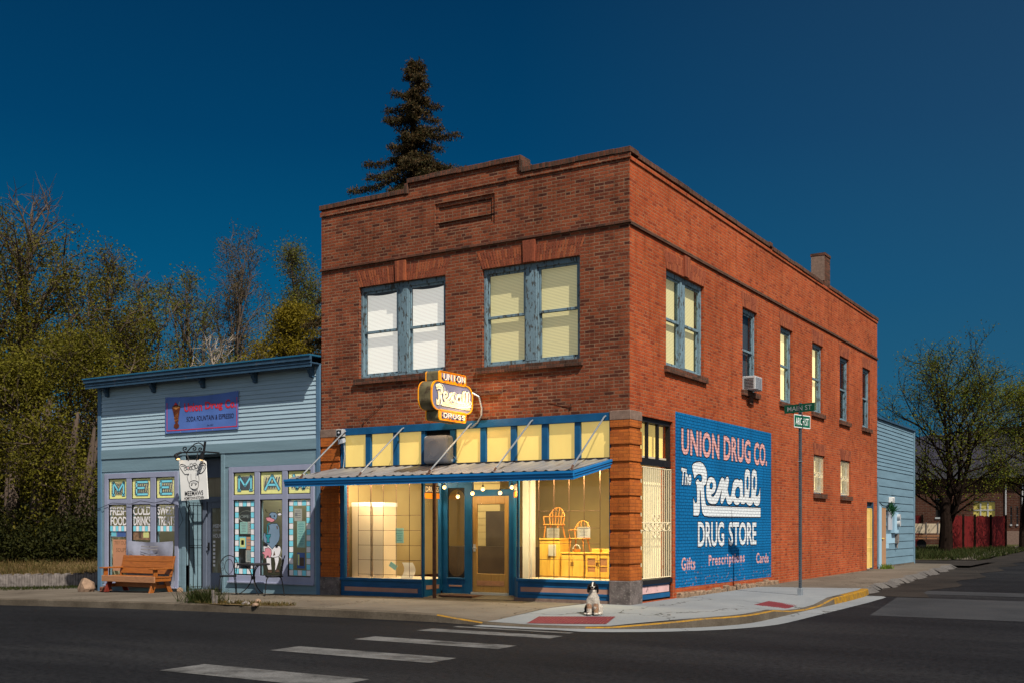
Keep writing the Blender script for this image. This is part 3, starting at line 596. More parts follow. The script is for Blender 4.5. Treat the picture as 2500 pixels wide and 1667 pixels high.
# recessed brick panel: a second step inside the first
holed(wmb, 'y', .03, PAN[0], PAN[1], PAN[2], PAN[3], [(PAN[0]+.08, PAN[1]-.08, PAN[2]+.07, PAN[3]-.08)], .03)
wmb.quad((PAN[0], .06, PAN[2]), (PAN[1], .06, PAN[2]), (PAN[1], .06, PAN[3]), (PAN[0], .06, PAN[3]))
holed(wmb, 'x', 0, 0, DEP, -.3, 8.72, [(a, b, WZ0, 6.87) for a, b in SW_]+[(a, b, 2.50, 3.63) for a, b in LW_]+[SIDE_SHOP, DOOR_S], -.30)
wmb.quad((0, DEP, -.3), (W, DEP, -.3), (W, DEP, 8.72), (0, DEP, 8.72)); wmb.quad((W, DEP, -.4), (W, 0, -.4), (W, 0, 8.72), (W, DEP, 8.72))
for p in ((W+.3, -.3, .3, .32),): pass
wmb.quad((W, .33, 8.72), (-.33, .33, 8.72), (-.33, .33, 8.05), (W, .33, 8.05)); wmb.quad((-.33, .33, 8.05), (-.33, DEP-.3, 8.05), (-.33, DEP-.3, 8.72), (-.33, .33, 8.72))
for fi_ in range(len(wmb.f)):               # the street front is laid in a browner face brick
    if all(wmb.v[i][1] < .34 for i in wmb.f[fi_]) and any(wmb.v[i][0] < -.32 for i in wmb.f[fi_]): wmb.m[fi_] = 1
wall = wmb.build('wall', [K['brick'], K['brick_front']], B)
MB().quad((W+.01, .02, 8.05), (-.01, .02, 8.05), (-.01, DEP-.01, 8.05), (W+.01, DEP-.01, 8.05)).build('roof', K['roofing'], B)
# coping of bricks on edge, stepping up over the middle of the front, uneven along its length
cm_ = MB()
def coping(axis, u0, u1, z, out=.05, inn_=.34, h=.105):
    u = u0
    while u < u1-.02:
        e = min(u+random.uniform(.5, .9), u1); dz = random.uniform(-.008, .008); o = out+random.uniform(-.006, .006)
        if axis == 'y': cm_.box(u, e-.004, -o, inn_, z+dz, z+h+dz)
        else: cm_.box(-inn_, o, u, e-.004, z+dz, z+h+dz)
        u = e
coping('y', W-.04, -5.36, 8.81); coping('y', -5.36, -2.43, 9.03); coping('y', -2.43, 0.045, 8.765)
for x in (-5.38, -2.43): cm_.box(x-.045, x+.045, -.055, .335, 8.80, 9.028)
coping('x', .345, 8.3, 8.725); coping('x', 8.3, 8.52, 8.765); coping('x', 8.52, 13.2, 8.69)
cm_.build('coping', K['brick_dark'], B, rot=True, bevel=.006); cm_ = MB(); coping('x', 13.88, DEP+.04, 8.70); cm_.build('coping', K['brick_dark'], B, rot=True, bevel=.006)
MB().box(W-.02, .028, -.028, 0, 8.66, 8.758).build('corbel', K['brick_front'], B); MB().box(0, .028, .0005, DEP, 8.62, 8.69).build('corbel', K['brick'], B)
bb = MB(); bb.box(W-.02, .042, -.042, 0, 7.395, 7.455); bb.box(0, .042, 0, DEP+.02, 7.36, 7.43); bb.build('belt_course', K['brick_dark'], B, bevel=.008)

# jack arches: bricks on end, fanned, with a proud keystone
def arch(axis, u0, u1, z0, z1, proud, key=True):
    mb = MB(); n = int((u1-u0+.2)/.072); mid = (u0+u1)/2; fl = .13
    P = (lambda u, z, d: (u, -d, z)) if axis == 'y' else (lambda u, z, d: (d, u, z))
    for i in range(n):
        a, b = i/n, (i+1)/n; g = .06/n*8
        lo = (u0+(u1-u0)*(a+.004), u0+(u1-u0)*(b-.004)); hi = (u0-fl+(u1-u0+2*fl)*(a+.004), u0-fl+(u1-u0+2*fl)*(b-.004))
        cz = random.uniform(.35, .65); o = random.uniform(0, 3); dd = proud+random.uniform(-.002, .002)
        for (ta, tb) in ((0, cz-.01), (cz+.01, 1)):
            q = [(lo[0]+(hi[0]-lo[0])*ta, z0+(z1-z0)*ta), (lo[1]+(hi[1]-lo[1])*ta, z0+(z1-z0)*ta), (lo[1]+(hi[1]-lo[1])*tb, z0+(z1-z0)*tb), (lo[0]+(hi[0]-lo[0])*tb, z0+(z1-z0)*tb)]
            mb.prism([P(*p, 0.001) for p in q], tuple(Vector(P(0, 0, dd))-Vector(P(0, 0, 0))), random.randint(0, 2))
    ob = mb.build('lintel', K['arch'], wall)
    if key:
        k = MB()
        for i in range(5):
            a = mid-.15+.3*i/5+.003; b = mid-.15+.3*(i+1)/5-.003
            k.prism([P(a+.02*(i-2)*-.5, z0, 0), (P(b+.02*(i-2)*-.5, z0, 0)), P(b, z1+.10, 0), P(a, z1+.10, 0)], tuple(Vector(P(0, 0, .048))-Vector(P(0, 0, 0))), random.randint(0, 2))
        k.build('keystone', K['arch'], wall)
    return ob
K['arch'] = [paint('arch brick '+n, c, .85, .25, 30, bump=.3, bscale=50) for n, c in (('red', (.25, .066, .032)), ('brown', (.20, .054, .028)), ('orange', (.30, .085, .036)))]
for a, b in FW_: arch('y', a, b, WZ1+.005, 7.26, .004)
for k, (a, b) in enumerate(SW_): arch('x', a, b, 6.875, 7.22, .004, key=(k == 0))
for a, b in LW_: arch('x', a, b, 3.635, 3.96, .004, key=False)

def sill(axis, u0, u1, z, h=.13, out=.07):
    mb = MB(); u = u0
    while u < u1-.03:
        o = out+random.uniform(-.006, .006); e = min(u+.072, u1)
        if axis == 'y': mb.box(u+.003, e-.003, -o, .12, z-h, z+random.uniform(-.004, .002))
        else: mb.box(-.12, o, u+.003, e-.003, z-h, z+random.uniform(-.004, .002))
        u = e
    return mb.build('sill', K['brick_dark'], wall)
def sash_window(axis, u0, u1, z0, z1, units, blind, name='window', rec=.10, fr=.075, raised=0., mull=.26, blind_mats=None):
    """a wooden sash window set back in its opening: frame, sashes, panes, blinds"""
    s = 1 if axis == 'y' else -1
    def bx(mb, a, b, d0, d1, c, e, m=0):
        if axis == 'y': mb.box(a, b, d0, d1, c, e, m)
        else: mb.box(-d1, -d0, a, b, c, e, m)
    f = MB(); bx(f, u0+.002, u0+fr, rec-.03, rec+.10, z0, z1); bx(f, u1-fr, u1-.002, rec-.03, rec+.10, z0, z1); bx(f, u0+fr, u1-fr, rec-.03, rec+.10, z1-fr-.03, z1-.002); bx(f, u0+fr, u1-fr, rec-.035, rec+.10, z0+.002, z0+.06)
    edges = [(u0+fr, u1-fr)]
    if units == 2:
        mid = (u0+u1)/2; bx(f, mid-mull/2, mid+mull/2, rec-.04, rec+.10, z0+.06, z1-fr-.03); bx(f, mid-mull/2-.03, mid-mull/2+.012, rec-.028, rec+.1, z0+.06, z1-fr-.03); bx(f, mid+mull/2-.012, mid+mull/2+.03, rec-.028, rec+.1, z0+.06, z1-fr-.03)
        edges = [(u0+fr, mid-mull/2-.03), (mid+mull/2+.03, u1-fr)]
    W_ = f.build(name, K['win_blue'], B, bevel=.006)
    for q, (a, b) in enumerate(edges):
        zt, zb = z1-fr-.03, z0+.06; zm = (zt+zb)/2+.02; sm = MB(); st = .045
        for lo, hi, d in ((zm-.02, zt, rec+.0), (zb+raised, zm+.025, rec+.035)):
            bx(sm, a, a+st, d, d+.035, lo, hi); bx(sm, b-st, b, d, d+.035, lo, hi); bx(sm, a+st, b-st, d+.001, d+.034, hi-st, hi-.001); bx(sm, a+st, b-st, d-.006, d+.034, lo, lo+st+.01)
        sm.build('sash', K['win_blue'], W_, bevel=.004)
        g = MB()
        for lo, hi, d in ((zm+.02, zt-st, rec+.018), (zb+st+raised, zm-.02, rec+.052)):
            (g.quad((a+st, d, lo), (b-st, d, lo), (b-st, d, hi), (a+st, d, hi)) if axis == 'y' else g.quad((-d, a+st, lo), (-d, b-st, lo), (-d, b-st, hi), (-d, a+st, hi)))
        g.build('pane', K['glass'], W_)
        bm = blind_mats[q] if blind_mats else blind
        if bm:
            dd = rec+.115; bl = MB(); n = 10; tp = zt-(.0 if bm is not K['blind_w'] else .05)
            for k in range(n):                                    # slightly bowed blind
                for zz0, zz1 in ((zb, tp),):
                    u_a, u_b = a+(b-a)*k/n, a+(b-a)*(k+1)/n; sg = lambda u: .04*math.sin(math.pi*(u-a)/(b-a)) if bm is K['blind_w'] else 0
                    vv = [(u_a, zz0), (u_b, zz0), (u_b, zz1-sg(u_b)), (u_a, zz1-sg(u_a))]
                    bl.add([((u, dd, z) if axis == 'y' else (-dd, u, z)) for u, z in vv], [(0, 1, 2, 3)])
            bl.build('blind', bm, W_)
        # room behind: a shallow dark lining that closes the opening
    bk = MB(); bx(bk, u0+.01, u1-.01, rec+.19, rec+.2, z0+.01, z1-.01); bk.build('room_lining', K['dark'], W_)
    return W_
sash_window('y', *FW_[0], WZ0, WZ1, 2, K['blind_w']); sash_window('y', *FW_[1], WZ0, WZ1, 2, K['blind_y'])
for a, b in FW_: sill('y', a-.12, b+.10, WZ0-.005)
side_blinds = [K['blind_y'], K['blind_d'], K['shade_w'], K['shade_w'], None, None]
for k, (a, b) in enumerate(SW_):
    sash_window('x', a, b, WZ0, 6.87, 2 if k == 0 else 1, side_blinds[k], raised=.0, mull=.2); sill('x', a-.10, b+.10, WZ0-.005)
for a, b in LW_:
    w_ = sash_window('x', a, b, 2.50, 3.63, 1, K['shade_w'], rec=.14); sill('x', a-.08, b+.08, 2.495)
    g = MB(); yb = lambda t: a+.05+(b-a-.1)*t
    for i in range(9): g.tube([(-.05, yb(i/8), 2.53), (-.05, yb(i/8), 3.60)], .009, 5)
    for z in (2.55, 2.98, 3.12, 3.585): g.tube([(-.05, yb(0), z), (-.05, yb(1), z)], .009, 5)
    for i in range(5):
        c = yb(.1+.2*i); g.tube([(-.055, c+.055*math.cos(q*math.pi/5), 3.05+.055*math.sin(q*math.pi/5)) for q in range(11)], .007, 4)
    g.build('grate', K['cream_iron'], w_)

# pilasters of banded orange pressed brick on granite feet, sandstone caps
def pilaster(x0, x1, y0, y1, foot, cap, bot):
    mb = MB(); z = foot; h = .333
    while z < cap-.05:
        e = min(z+h-.072, cap); mb.box(x0, x1, y0, y1, z, e); mb.box(x0+.022, x1-.022, y0+.022, y1-.022, e, min(e+.072, cap)) if e < cap-.01 else None; z += h
    p = mb.build('pilaster', K['pressed'], B, bevel=.004)
    MB().box(x0-.012, x1+.012, y0-.012, y1+.012, bot, foot).build('footing', K['granite'], p, bevel=.012)
    MB().box(x0-.006, x1+.006, y0-.006, y1+.006, cap, cap+.185).build('capital', K['sandstone'], p, bevel=.008)
pilaster(W-.0, -7.29, -.035, .25, .37, 3.575, -.25); pilaster(-.41, .032, -.035, .50, .465, 3.60, -.2)
# rubble footing along the side wall
mb = MB(); y = 2.3
for i in range(60):
    l = random.uniform(.18, .42); mb.obox((.03, y+l/2, .02+.003*y+random.uniform(-.02, .03)), (.05+random.uniform(0, .03), 0, 0), (0, l/2, 0), (0, 0, random.uniform(.06, .11))); y += l
    if y > 8.6: break
o = mb.build('footing_stones', K['rubble'], B, bevel=.02)
# chimney
cz = MB(); cz.box(-.44, -.03, 13.62, 14.2, 8.0, 9.66); cz.box(-.46, -.01, 13.60, 14.22, 9.66, 9.74)
cz.build('chimney', K['brick_dark'], B); MB().box(-.435, -.035, 13.60, 13.616, 8.9, 9.64).build('chimney_render', K['sandstone'], B)

# ---------------------------------------------------------------- shop front
LB = MB()   # timber carcass
LB.box(-7.285, -.415, -.02, .10, 3.60, 3.755)                         # head beam
for a, b in ((-7.285, -7.19), (-6.56, -6.41), (-5.78, -5.64), (-5.01, -4.90), (-4.24, -4.11), (-3.47, -3.33), (-2.72, -2.585), (-1.98, -1.83), (-1.22, -1.09), (-.445, -.415)):
    LB.box(a, b, .01, .09, 2.82, 3.60)
LB.box(-7.285, -.415, .0, .12, 2.66, 2.82)
shop = LB.build('shop_front', K['store_blue'], B, bevel=.006)
cells = [(-7.19, -6.56), (-6.41, -5.78), (-5.64, -5.01), None, (-4.11, -3.47), (-3.33, -2.72), (-2.585, -1.98), (-1.83, -1.22), (-1.09, -.445)]
for c in cells:
    if c is None: continue
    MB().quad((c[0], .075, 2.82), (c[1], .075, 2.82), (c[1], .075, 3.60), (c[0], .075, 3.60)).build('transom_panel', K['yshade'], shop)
    MB().quad((c[0], .045, 2.82), (c[1], .045, 2.82), (c[1], .045, 3.60), (c[0], .045, 3.60)).build('transom_pane', K['glass'], shop)
MB().box(-4.90, -4.24, .10, .12, 2.82, 3.60).build('transom_backing', K['dark'], shop)
# stall risers and window boxes
REC = .70
def riser(x0, x1, zs, zp0, zp1, bot, px0, px1, mat):
    mb = MB(); mb.box(x0, x1, .015, .12, bot, zs-.06); mb.box(x0-.01, x1+.005, -.03, .14, zs-.06, zs)
    mb.box(x0+.03, x1-.03, .0, .015, zp0-.05, zp0); mb.box(x0+.03, x1-.03, .0, .015, zp1, zp1+.04)
    r = mb.build('stall_riser', K['store_blue'], shop, bevel=.006)
    MB().box(px0, px1, .004, .016, zp0, zp1).build('riser_panel', mat, shop)
riser(-7.285, -4.985, .37, .07, .165, -.2, -7.16, -5.10, K['panel_tan']); riser(-2.55, -.415, .455, .19, .285, .06, -2.47, -.46, K['panel_tan'])
MB().box(-2.62, -.415, -.012, .13, -.15, .06).box(-7.285, -4.95, -.012, .13, -.25, -.19).build('plinth', K['sandstone'], shop)
# display window panes, side pane of the lobby, frames
def pane_q(a, b, z0, z1, name='display_pane', mat='glass'):
    return MB().quad((a[0], a[1], z0), (b[0], b[1], z0), (b[0], b[1], z1), (a[0], a[1], z1)).build(name, K[mat], shop)
pane_q((-7.17, .05), (-4.99, .05), .37, 2.66); pane_q((-2.545, .05), (-.43, .05), .455, 2.66)
pane_q((-4.97, .06), (-4.97, REC-.02), .37, 2.66); pane_q((-2.55, .06), (-3.02, REC-.02), .455, 2.66)
for bx_ in ((-7.285, -7.17, .0, .1, .37, 2.66), (-5.0, -4.955, .02, .08, .37, 2.66), (-.44, -.415, .0, .1, .455, 2.66), (-5.02, -4.93, REC-.04, REC+.04, .1, 2.66)): MB().box(*bx_).build('display_frame', K['store_blue'], shop)
fr = MB(); fr.bar((-2.55, .05, .455), (-2.55, .05, 2.66), .035, .04, up=(0, 1, 0)); fr.build('display_frame', K['store_blue'], shop); fr = MB(); fr.bar((-3.03, REC-.02, .1), (-3.03, REC-.02, 2.66), .05, .05, up=(0, 1, 0)); fr.build('display_frame', K['store_blue'], shop)
MB().box(-4.985, -4.955, .06, REC-.02, -.1, .37).build('stall_riser', K['store_blue'], shop); MB().box(-4.954, -4.948, .12, REC-.1, .15, .24).build('riser_panel', K['panel_tan'], shop)
MB().prism([(-2.55, .06, -.1), (-3.03, REC-.02, -.1), (-3.0, REC-.02, -.1), (-2.52, .06, -.1)], (0, 0, .555)).build('stall_riser', K['store_blue'], shop)
# recessed lobby wall: side light, door, fan light
lw = MB(); z1 = 2.66
lw.box(-4.93, -4.79, REC, REC+.06, .02, z1); lw.box(-4.79, -4.33, REC, REC+.06, .02, .40); lw.box(-4.33, -4.13, REC-.01, REC+.07, .02, z1); lw.box(-4.79, -4.33, REC, REC+.06, 2.38, z1)
lw.box(-3.18, -3.03, REC-.01, REC+.07, .02, z1); lw.box(-4.13, -3.18, REC, REC+.06, 2.19, 2.33); lw.box(-4.80, -4.31, REC-.03, REC, .36, .40)
lob = lw.build('lobby_front', K['store_blue'], B, bevel=.005)
MB().box(-4.74, -4.40, REC-.012, REC-.002, .20, .235).build('riser_panel', K['panel_tan'], lob)
# the side light has rounded ends
sp = MB(); pts = [(-4.79, .40), (-4.33, .40), (-4.33, 2.38), (-4.79, 2.38)]
xm, rr = -4.56, .21; top = [(xm+rr*math.cos(a), 2.15+.2*math.sin(a)) for a in np.linspace(0, math.pi, 13)]; botm = [(xm-rr*math.cos(a), .62-.2*math.sin(a)) for a in np.linspace(0, math.pi, 13)]
cap_t = [(-4.79, 2.38), (-4.79, 2.15)]+top[::-1]+[(-4.33, 2.15), (-4.33, 2.38)]; cap_b = [(-4.33, .40), (-4.33, .62)]+botm[::-1]+[(-4.79, .62), (-4.79, .40)]
for poly in (cap_t, cap_b): fill(sp, poly, lambda x, z: (x, REC+.028, z))
for a, b in ((-4.79, -4.77), (-4.35, -4.33)): sp.quad((a, REC+.028, .62), (b, REC+.028, .62), (b, REC+.028, 2.15), (a, REC+.028, 2.15))
sp.build('spandrel', K['dark'], lob); MB().quad((-4.79, REC+.03, .4), (-4.33, REC+.03, .4), (-4.33, REC+.03, 2.38), (-4.79, REC+.03, 2.38)).build('side_pane', K['glass_dull'], lob)
MB().quad((-4.13, REC+.03, 2.33), (-3.18, REC+.03, 2.33), (-3.18, REC+.03, 2.66), (-4.13, REC+.03, 2.66)).build('fan_light', K['glass_dull'], lob)
dm = MB(); x0, x1, zb, zt = -4.125, -3.185, .10, 2.185; dy0, dy1 = REC+.005, REC+.05
dm.box(x0, x0+.115, dy0, dy1, zb, zt); dm.box(x1-.115, x1, dy0, dy1, zb, zt); dm.box(x0+.115, x1-.115, dy0+.001, dy1-.001, zb, zb+.40); dm.box(x0+.115, x1-.115, dy0+.001, dy1-.001, zt-.17, zt)
door = dm.build('door', K['door_tan'], B, bevel=.005)
MB().quad((x0+.115, REC+.03, zb+.40), (x1-.115, REC+.03, zb+.40), (x1-.115, REC+.03, zt-.17), (x0+.115, REC+.03, zt-.17)).build('door_pane', K['glass_dull'], door)
h_ = MB(); h_.tube([(x0+.055, dy0-.005, 1.06), (x0+.055, dy0-.06, 1.06), (x0+.15, dy0-.065, 1.055)], .014, 6); h_.box(x0+.03, x0+.08, dy0-.012, dy0, .98, 1.14); h_.build('handle', K['light_grey'], door)
MB().box(x0+.12, x1-.12, dy0-.004, dy0, zb+.14, zb+.25).build('kick_plate', K['wood_worn'], door)
MB().box(-4.13, -3.18, REC-.06, REC+.06, .04, .095).build('threshold', K['light_grey'], lob)
# lobby floor, ramping up a little
v = [(-4.95, -.015, -.02), (-2.6, -.015, .004), (-3.03, REC, .05), (-4.95, REC, .05)]; MB().add(v, [(0, 1, 2, 3)]).build('lobby_floor', K['concrete'], B)
MB().box(-4.62, -3.75, .12, .6, .012, .045).build('door_mat', K['rust'], B)
MB().box(-5.2, -2.5, .12, REC+.1, 2.67, 2.72).build('lobby_ceiling', K['dark'], B)
MB().tube([(-4.62, -.03, -.05), (-4.62, -.03, 2.66)], .042, 8).build('iron_post', K['rust'], B)
# lettered bands over the lobby sides
def band(P, body, name='lettered_band'):
    m = MB(); m.add([P(0, 0), P(1, 0), P(1, .42), P(0, .42)], [(0, 1, 2, 3)], 0); m.add([P(0, .42), P(1, .42), P(1, 1), P(0, 1)], [(0, 1, 2, 3)], 1)
    b_ = m.build(name, [K['orange_band'], K['ink']], shop); t = MB(); nx = Vector(P(1, 0))-Vector(P(0, 0)); up = Vector((0, 0, 1)); n = nx.cross(up).normalized()
    put_text(t, body, lambda u, v: tuple(Vector(P(.06+.88*u, .50+.42*v))+n*.004), 0, .02); t.build('lettering', K['cream'], b_)
bz0_, bz1_ = on_x(1058, 1216, -4.96)[1], on_x(1058, 1184, -4.96)[1]
band(lambda u, v: (-4.962, .08+.56*u, bz0_+(bz1_-bz0_)*v), 'DRUGS')
band(lambda u, v: (-3.035+.46*u, REC-.04-.60*u, bz0_+(bz1_-bz0_)*v), 'DRUGS')
# the rooms behind: shop floor, back partition, party wall, ceiling, warm lamps in the windows
rm = MB(); rm.quad((-7.5, REC+.1, .10), (-.12, REC+.1, .10), (-.12, 6.5, .10), (-7.5, 6.5, .10)); fl_ = rm.build('shop_floor', K['wood_worn'], B)
K['plaster'] = paint('warm plaster', (.46, .37, .18), .8, .12, 1.2); K['plaster_d'] = paint('dim plaster', (.38, .31, .15), .8, .25, .8); K['reflected_dark'] = paint('dark counter', (.05, .035, .022), .6, .4, 2)
MB().quad((-7.5, 5.4, .3), (-.12, 5.4, .3), (-.12, 5.4, 2.9), (-7.5, 5.4, 2.9)).build('back_partition', K['plaster_d'], B)
MB().quad((-7.5, .12, .3), (-7.5, 5.4, .3), (-7.5, 5.4, 2.9), (-7.5, .12, 2.9)).quad((-.30, 2.2, .3), (-.30, 5.4, .3), (-.30, 5.4, 2.9), (-.30, 2.2, 2.9)).build('party_wall', K['plaster'], B)
MB().box(-7.5, -.12, .12, 5.4, 2.9, 2.95).build('shop_ceiling', K['cream'], B)
pc = MB()                                                                 # boards and dark block standing in for a house reflected in the door
for i in range(13): pc.box(-6.0, -5.05, 3.3+.0*i, 3.33, .55+i*.17, .55+i*.17+.155)
pc.build('reflected_boards', K['plaster'], B); MB().box(-6.4, -3.4, 2.6, 3.2, .1, 1.05).box(-5.2, -4.6, 2.9, 3.2, 1.05, 1.9).build('reflected_block', K['reflected_dark'], B)
MB().box(-3.2, -3.05, 1.3, 1.6, .1, 2.9).box(-2.98, -2.93, 1.25, 1.3, .1, 2.9).build('white_post', K['white'], B)
MB().box(-7.28, -5.0, .13, 1.5, .33, .36).box(-2.5, -.44, .13, 1.5, .42, .45).build('display_floor', K['cream'], B)
def lamp(x, y, z, sx, sy, e, col=(1, .76, .42), rot=(0, 0, 0)):
    l = bpy.data.lights.new('lamp', 'AREA'); l.shape = 'RECTANGLE'; l.size = sx; l.size_y = sy; l.energy = e; l.color = col
    o = bpy.data.objects.new('lamp', l); COL.objects.link(o); o.location = (x, y, z); o.rotation_euler = rot; return o
lamp(-6.1, .10, 2.62, 2.0, .1, 85, (1, .76, .44), (R(35), 0, 0)); lamp(-1.45, .10, 2.62, 1.9, .1, 150, (1, .77, .36), (R(28), 0, 0)); lamp(-4.0, 2.0, 2.7, 2.0, 1.2, 45, (1, .80, .5))
lamp(-1.4, 2.2, 2.85, 2.0, .8, 60, (1, .8, .5), (R(20), 0, 0)); lamp(-6.0, 2.6, 2.85, 2.0, .8, 30, (1, .8, .5))
# grilles behind the display panes
def grille(xs, zs, y, mat='rust', r=.0075, z0=.4, z1=2.66):
    g = MB()
    for x in xs: g.tube([(x, y, z0), (x, y, z1)], r, 4)
    for z in zs: g.tube([(min(xs), y, z), (max(xs), y, z)], r*.6, 4)
    g.build('window_grille', K[mat], shop)
Lx = [on_y(780+c/3.135, 1250, .16)[0] for c in (297, 390, 396, 488, 587, 688, 778)]
grille(Lx, [on_y(950, 980+c/3.135, .16)[1] for c in (868, 983, 1097, 1210, 1322)], .16)
Rx = [on_y(1130+c/3.7325, 1250, .16)[0] for c in (692, 830, 968, 1105, 1250)]
grille(Rx, [on_y(1400, 1080+c/3.7325, .16)[1] for c in (620, 775, 918, 1066, 1220)], .16, z0=.46)

# side shop window round the corner: transom lights, barred window, pink riser
y0, y1 = .515, 2.09
sf = MB(); sf.box(-.14, -.05, y0, y1, 3.62, 3.715); sf.box(-.15, -.04, y0, y1, 2.76, 2.90); sf.box(-.14, -.05, y0, y0+.05, .45, 3.62); sf.box(-.14, -.05, y1-.06, y1, .02, 3.62)
for y in (.98, 1.50): sf.box(-.12, -.06, y-.03, y+.03, 2.90, 3.62)
sf.box(-.16, -.0, y0, y1, .36, .45); sf.box(-.12, -.06, y0, y1, .04, .36)
side = sf.build('side_window', K['iron'], B)
MB().box(-.06, -.045, y0+.02, y1-.08, .17, .315).build('riser_panel', K['panel_pink'], side); MB().box(-.055, -.04, y0+.02, y1-.05, .06, .155).build('riser_board', K['store_blue'], side); MB().box(-.055, -.04, y0+.02, y1-.05, .325, .36).build('riser_board', K['store_blue'], side)
MB().quad((-.1, y0, 2.9), (-.1, y1, 2.9), (-.1, y1, 3.62), (-.1, y0, 3.62)).build('transom_pane', K['glass'], side); MB().quad((-.11, y0, .45), (-.11, y1, .45), (-.11, y1, 2.76), (-.11, y0, 2.76)).build('pane', K['glass'], side)
MB().quad((-.22, y0, 2.9), (-.22, y1, 2.9), (-.22, y1, 3.62), (-.22, y0, 3.62)).build('transom_shade', K['shade_dim'] if 'shade_dim' in K else K['yshade'], side)
K['curtain'] = paint('lit ivory curtain', (.84, .68, .38), .8, .18, 4, emit=.55, stretch=(1, 5, .3)); K['painted_interior'] = paint('dim shop interior seen through the side glass', (.30, .25, .13), .8, .5, 1.6, stretch=(1, 1.5, .7), emit=.12)
MB().quad((-.26, 1.22, .45), (-.26, y1, .45), (-.26, y1, 2.76), (-.26, 1.22, 2.76)).build('curtain', K['curtain'], side); MB().quad((-.34, y0, .45), (-.34, 1.3, .45), (-.34, 1.3, 2.76), (-.34, y0, 2.76)).build('interior_sheet', K['painted_interior'], side)  # flat sheet stands in for the dim interior, faint glow painted in
g = MB()
for i in range(15):
    y = y0+.07+(y1-y0-.11)*i/14; g.tube([(-.025, y, .47), (-.025, y, 2.72)], .010, 5)
for z in (.48, 1.44, 1.60, 2.71): g.tube([(-.025, y0+.06, z), (-.025, y1-.03, z)], .012, 5)
for sx in (-1, 1):
    for k in range(3):
        cz, cy, rr = 1.52+(-.17, 0, .17)[k], 1.28+sx*.11, .085
        g.tube([(-.012, cy+rr*(1-q/26)*math.cos(q*.42)*sx, cz+rr*(1-q/26)*math.sin(q*.42)) for q in range(22)], .009, 5)
for yy in (.72, .98, 1.62, 1.88):
    g.tube([(-.012, yy+.07*math.cos(q*math.pi/6), 1.52+.07*math.sin(q*math.pi/6)) for q in range(13)], .009, 5)
g.build('grate', K['cream_iron'], side)
# side door with yellow bars at the far end
a, b, c, d = DOOR_S; dm = MB(); dm.box(-.16, -.12, a+.02, b-.02, c+.02, d-.2); dd = dm.build('side_door', K['cream'], B)
g = MB()
for i in range(7): g.tube([(-.05, a+.06+(b-a-.12)*i/6, c+.06), (-.05, a+.06+(b-a-.12)*i/6, 2.16)], .014, 5)
for z in (.14, .8, 1.15, 2.15): g.tube([(-.05, a+.05, z), (-.05, b-.05, z)], .014, 5)
K['gold_bar'] = paint('gold painted bars', (.72, .50, .12), .5, .15, 5); g.build('grate', K['gold_bar'], dd)
fm = MB(); fm.box(-.17, -.0, b-.05, b, c, d); fm.box(-.17, -.02, a, a+.03, c, d); fm.box(-.17, -.1, a+.03, b-.05, d-.2, d); fm.build('door_frame', K['eave'], dd)
MB().box(-.2, .06, a-.05, b+.05, -.05, c+.02).build('threshold', K['concrete'], dd)

# ---------------------------------------------------------------- painted side sign
MS = (2.23, 8.52, .225, 3.955); XO = .0035
mural = MB().quad((XO, MS[0], MS[2]), (XO, MS[1], MS[2]), (XO, MS[1], MS[3]), (XO, MS[0], MS[3])).build('painted_sign', K['mural'], B)
def SA(cx, cy): return on_x(1640+cx/6.273, 990+cy/6.273)
def SBq(cx, cy): return on_x(1640+cx/6.273, 1200+cy/6.273)
WORDS = []
def sign_text(body, tl, bl, tr, br, conv, mat, edge=True, bold=.035, space=1., shear=0.):
    c = [conv(*p) for p in (bl, br, tl, tr)]; yl = (c[0][0]+c[2][0])/2; yr = (c[1][0]+c[3][0])/2
    def P(x): return lambda u, v: (x, yl+(yr-yl)*u, (c[0][1]*(1-u)+c[1][1]*u)*(1-v)+(c[2][1]*(1-u)+c[3][1]*u)*v)
    if edge:
        for k, (du, dv) in enumerate(((-.011, .0), (.011, 0), (0, .014), (0, -.014), (-.008, .01), (.008, -.01), (.008, .01), (-.008, -.01))):
            m = MB(); hh = abs(c[2][1]-c[0][1]); ww = yr-yl
            put_text(EDGE, body, lambda u, v: P(XO+.0012+.00012*k)(u+du*2.2/max(ww, .1), v+dv*1.6/max(hh, .1)), 0, bold, space, shear)
    m = MB(); put_text(m, body, P(XO+.003), 0, bold, space, shear); WORDS.append((m, mat))
EDGE = MB(); LET = {'mural_white': MB(), 'mural_pink': MB()}
sign_text('UNION DRUG', (140, 330), (150, 740), (1200, 525), (1205, 885), SA, 'mural_pink', bold=.03, space=1.08)
sign_text('CO.', (1255, 548), (1258, 905), (1455, 585), (1455, 920), SA, 'mural_pink', bold=.03, space=1.02)
sign_text('The', (130, 940), (128, 1206), (292, 985), (285, 1212), SA, 'mural_white', bold=.03, shear=.10)
sign_text('DRUG', (398, 452), (398, 845), (795, 455), (800, 830), SBq, 'mural_white', bold=.025, space=1.0); sign_text('STORE', (870, 457), (868, 825), (1292, 462), (1292, 808), SBq, 'mural_white', bold=.025, space=.98)
sign_text('Gifts', (145, 1003), (145, 1205), (355, 1000), (355, 1185), SBq, 'mural_pink', False, .022, 1.12); sign_text('Prescriptions', (562, 965), (565, 1180), (1112, 915), (1112, 1120), SBq, 'mural_pink', False, .022, 1.25); sign_text('Cards', (1290, 930), (1290, 1095), (1480, 935), (1480, 1085), SBq, 'mural_pink', False, .022, 1.12)
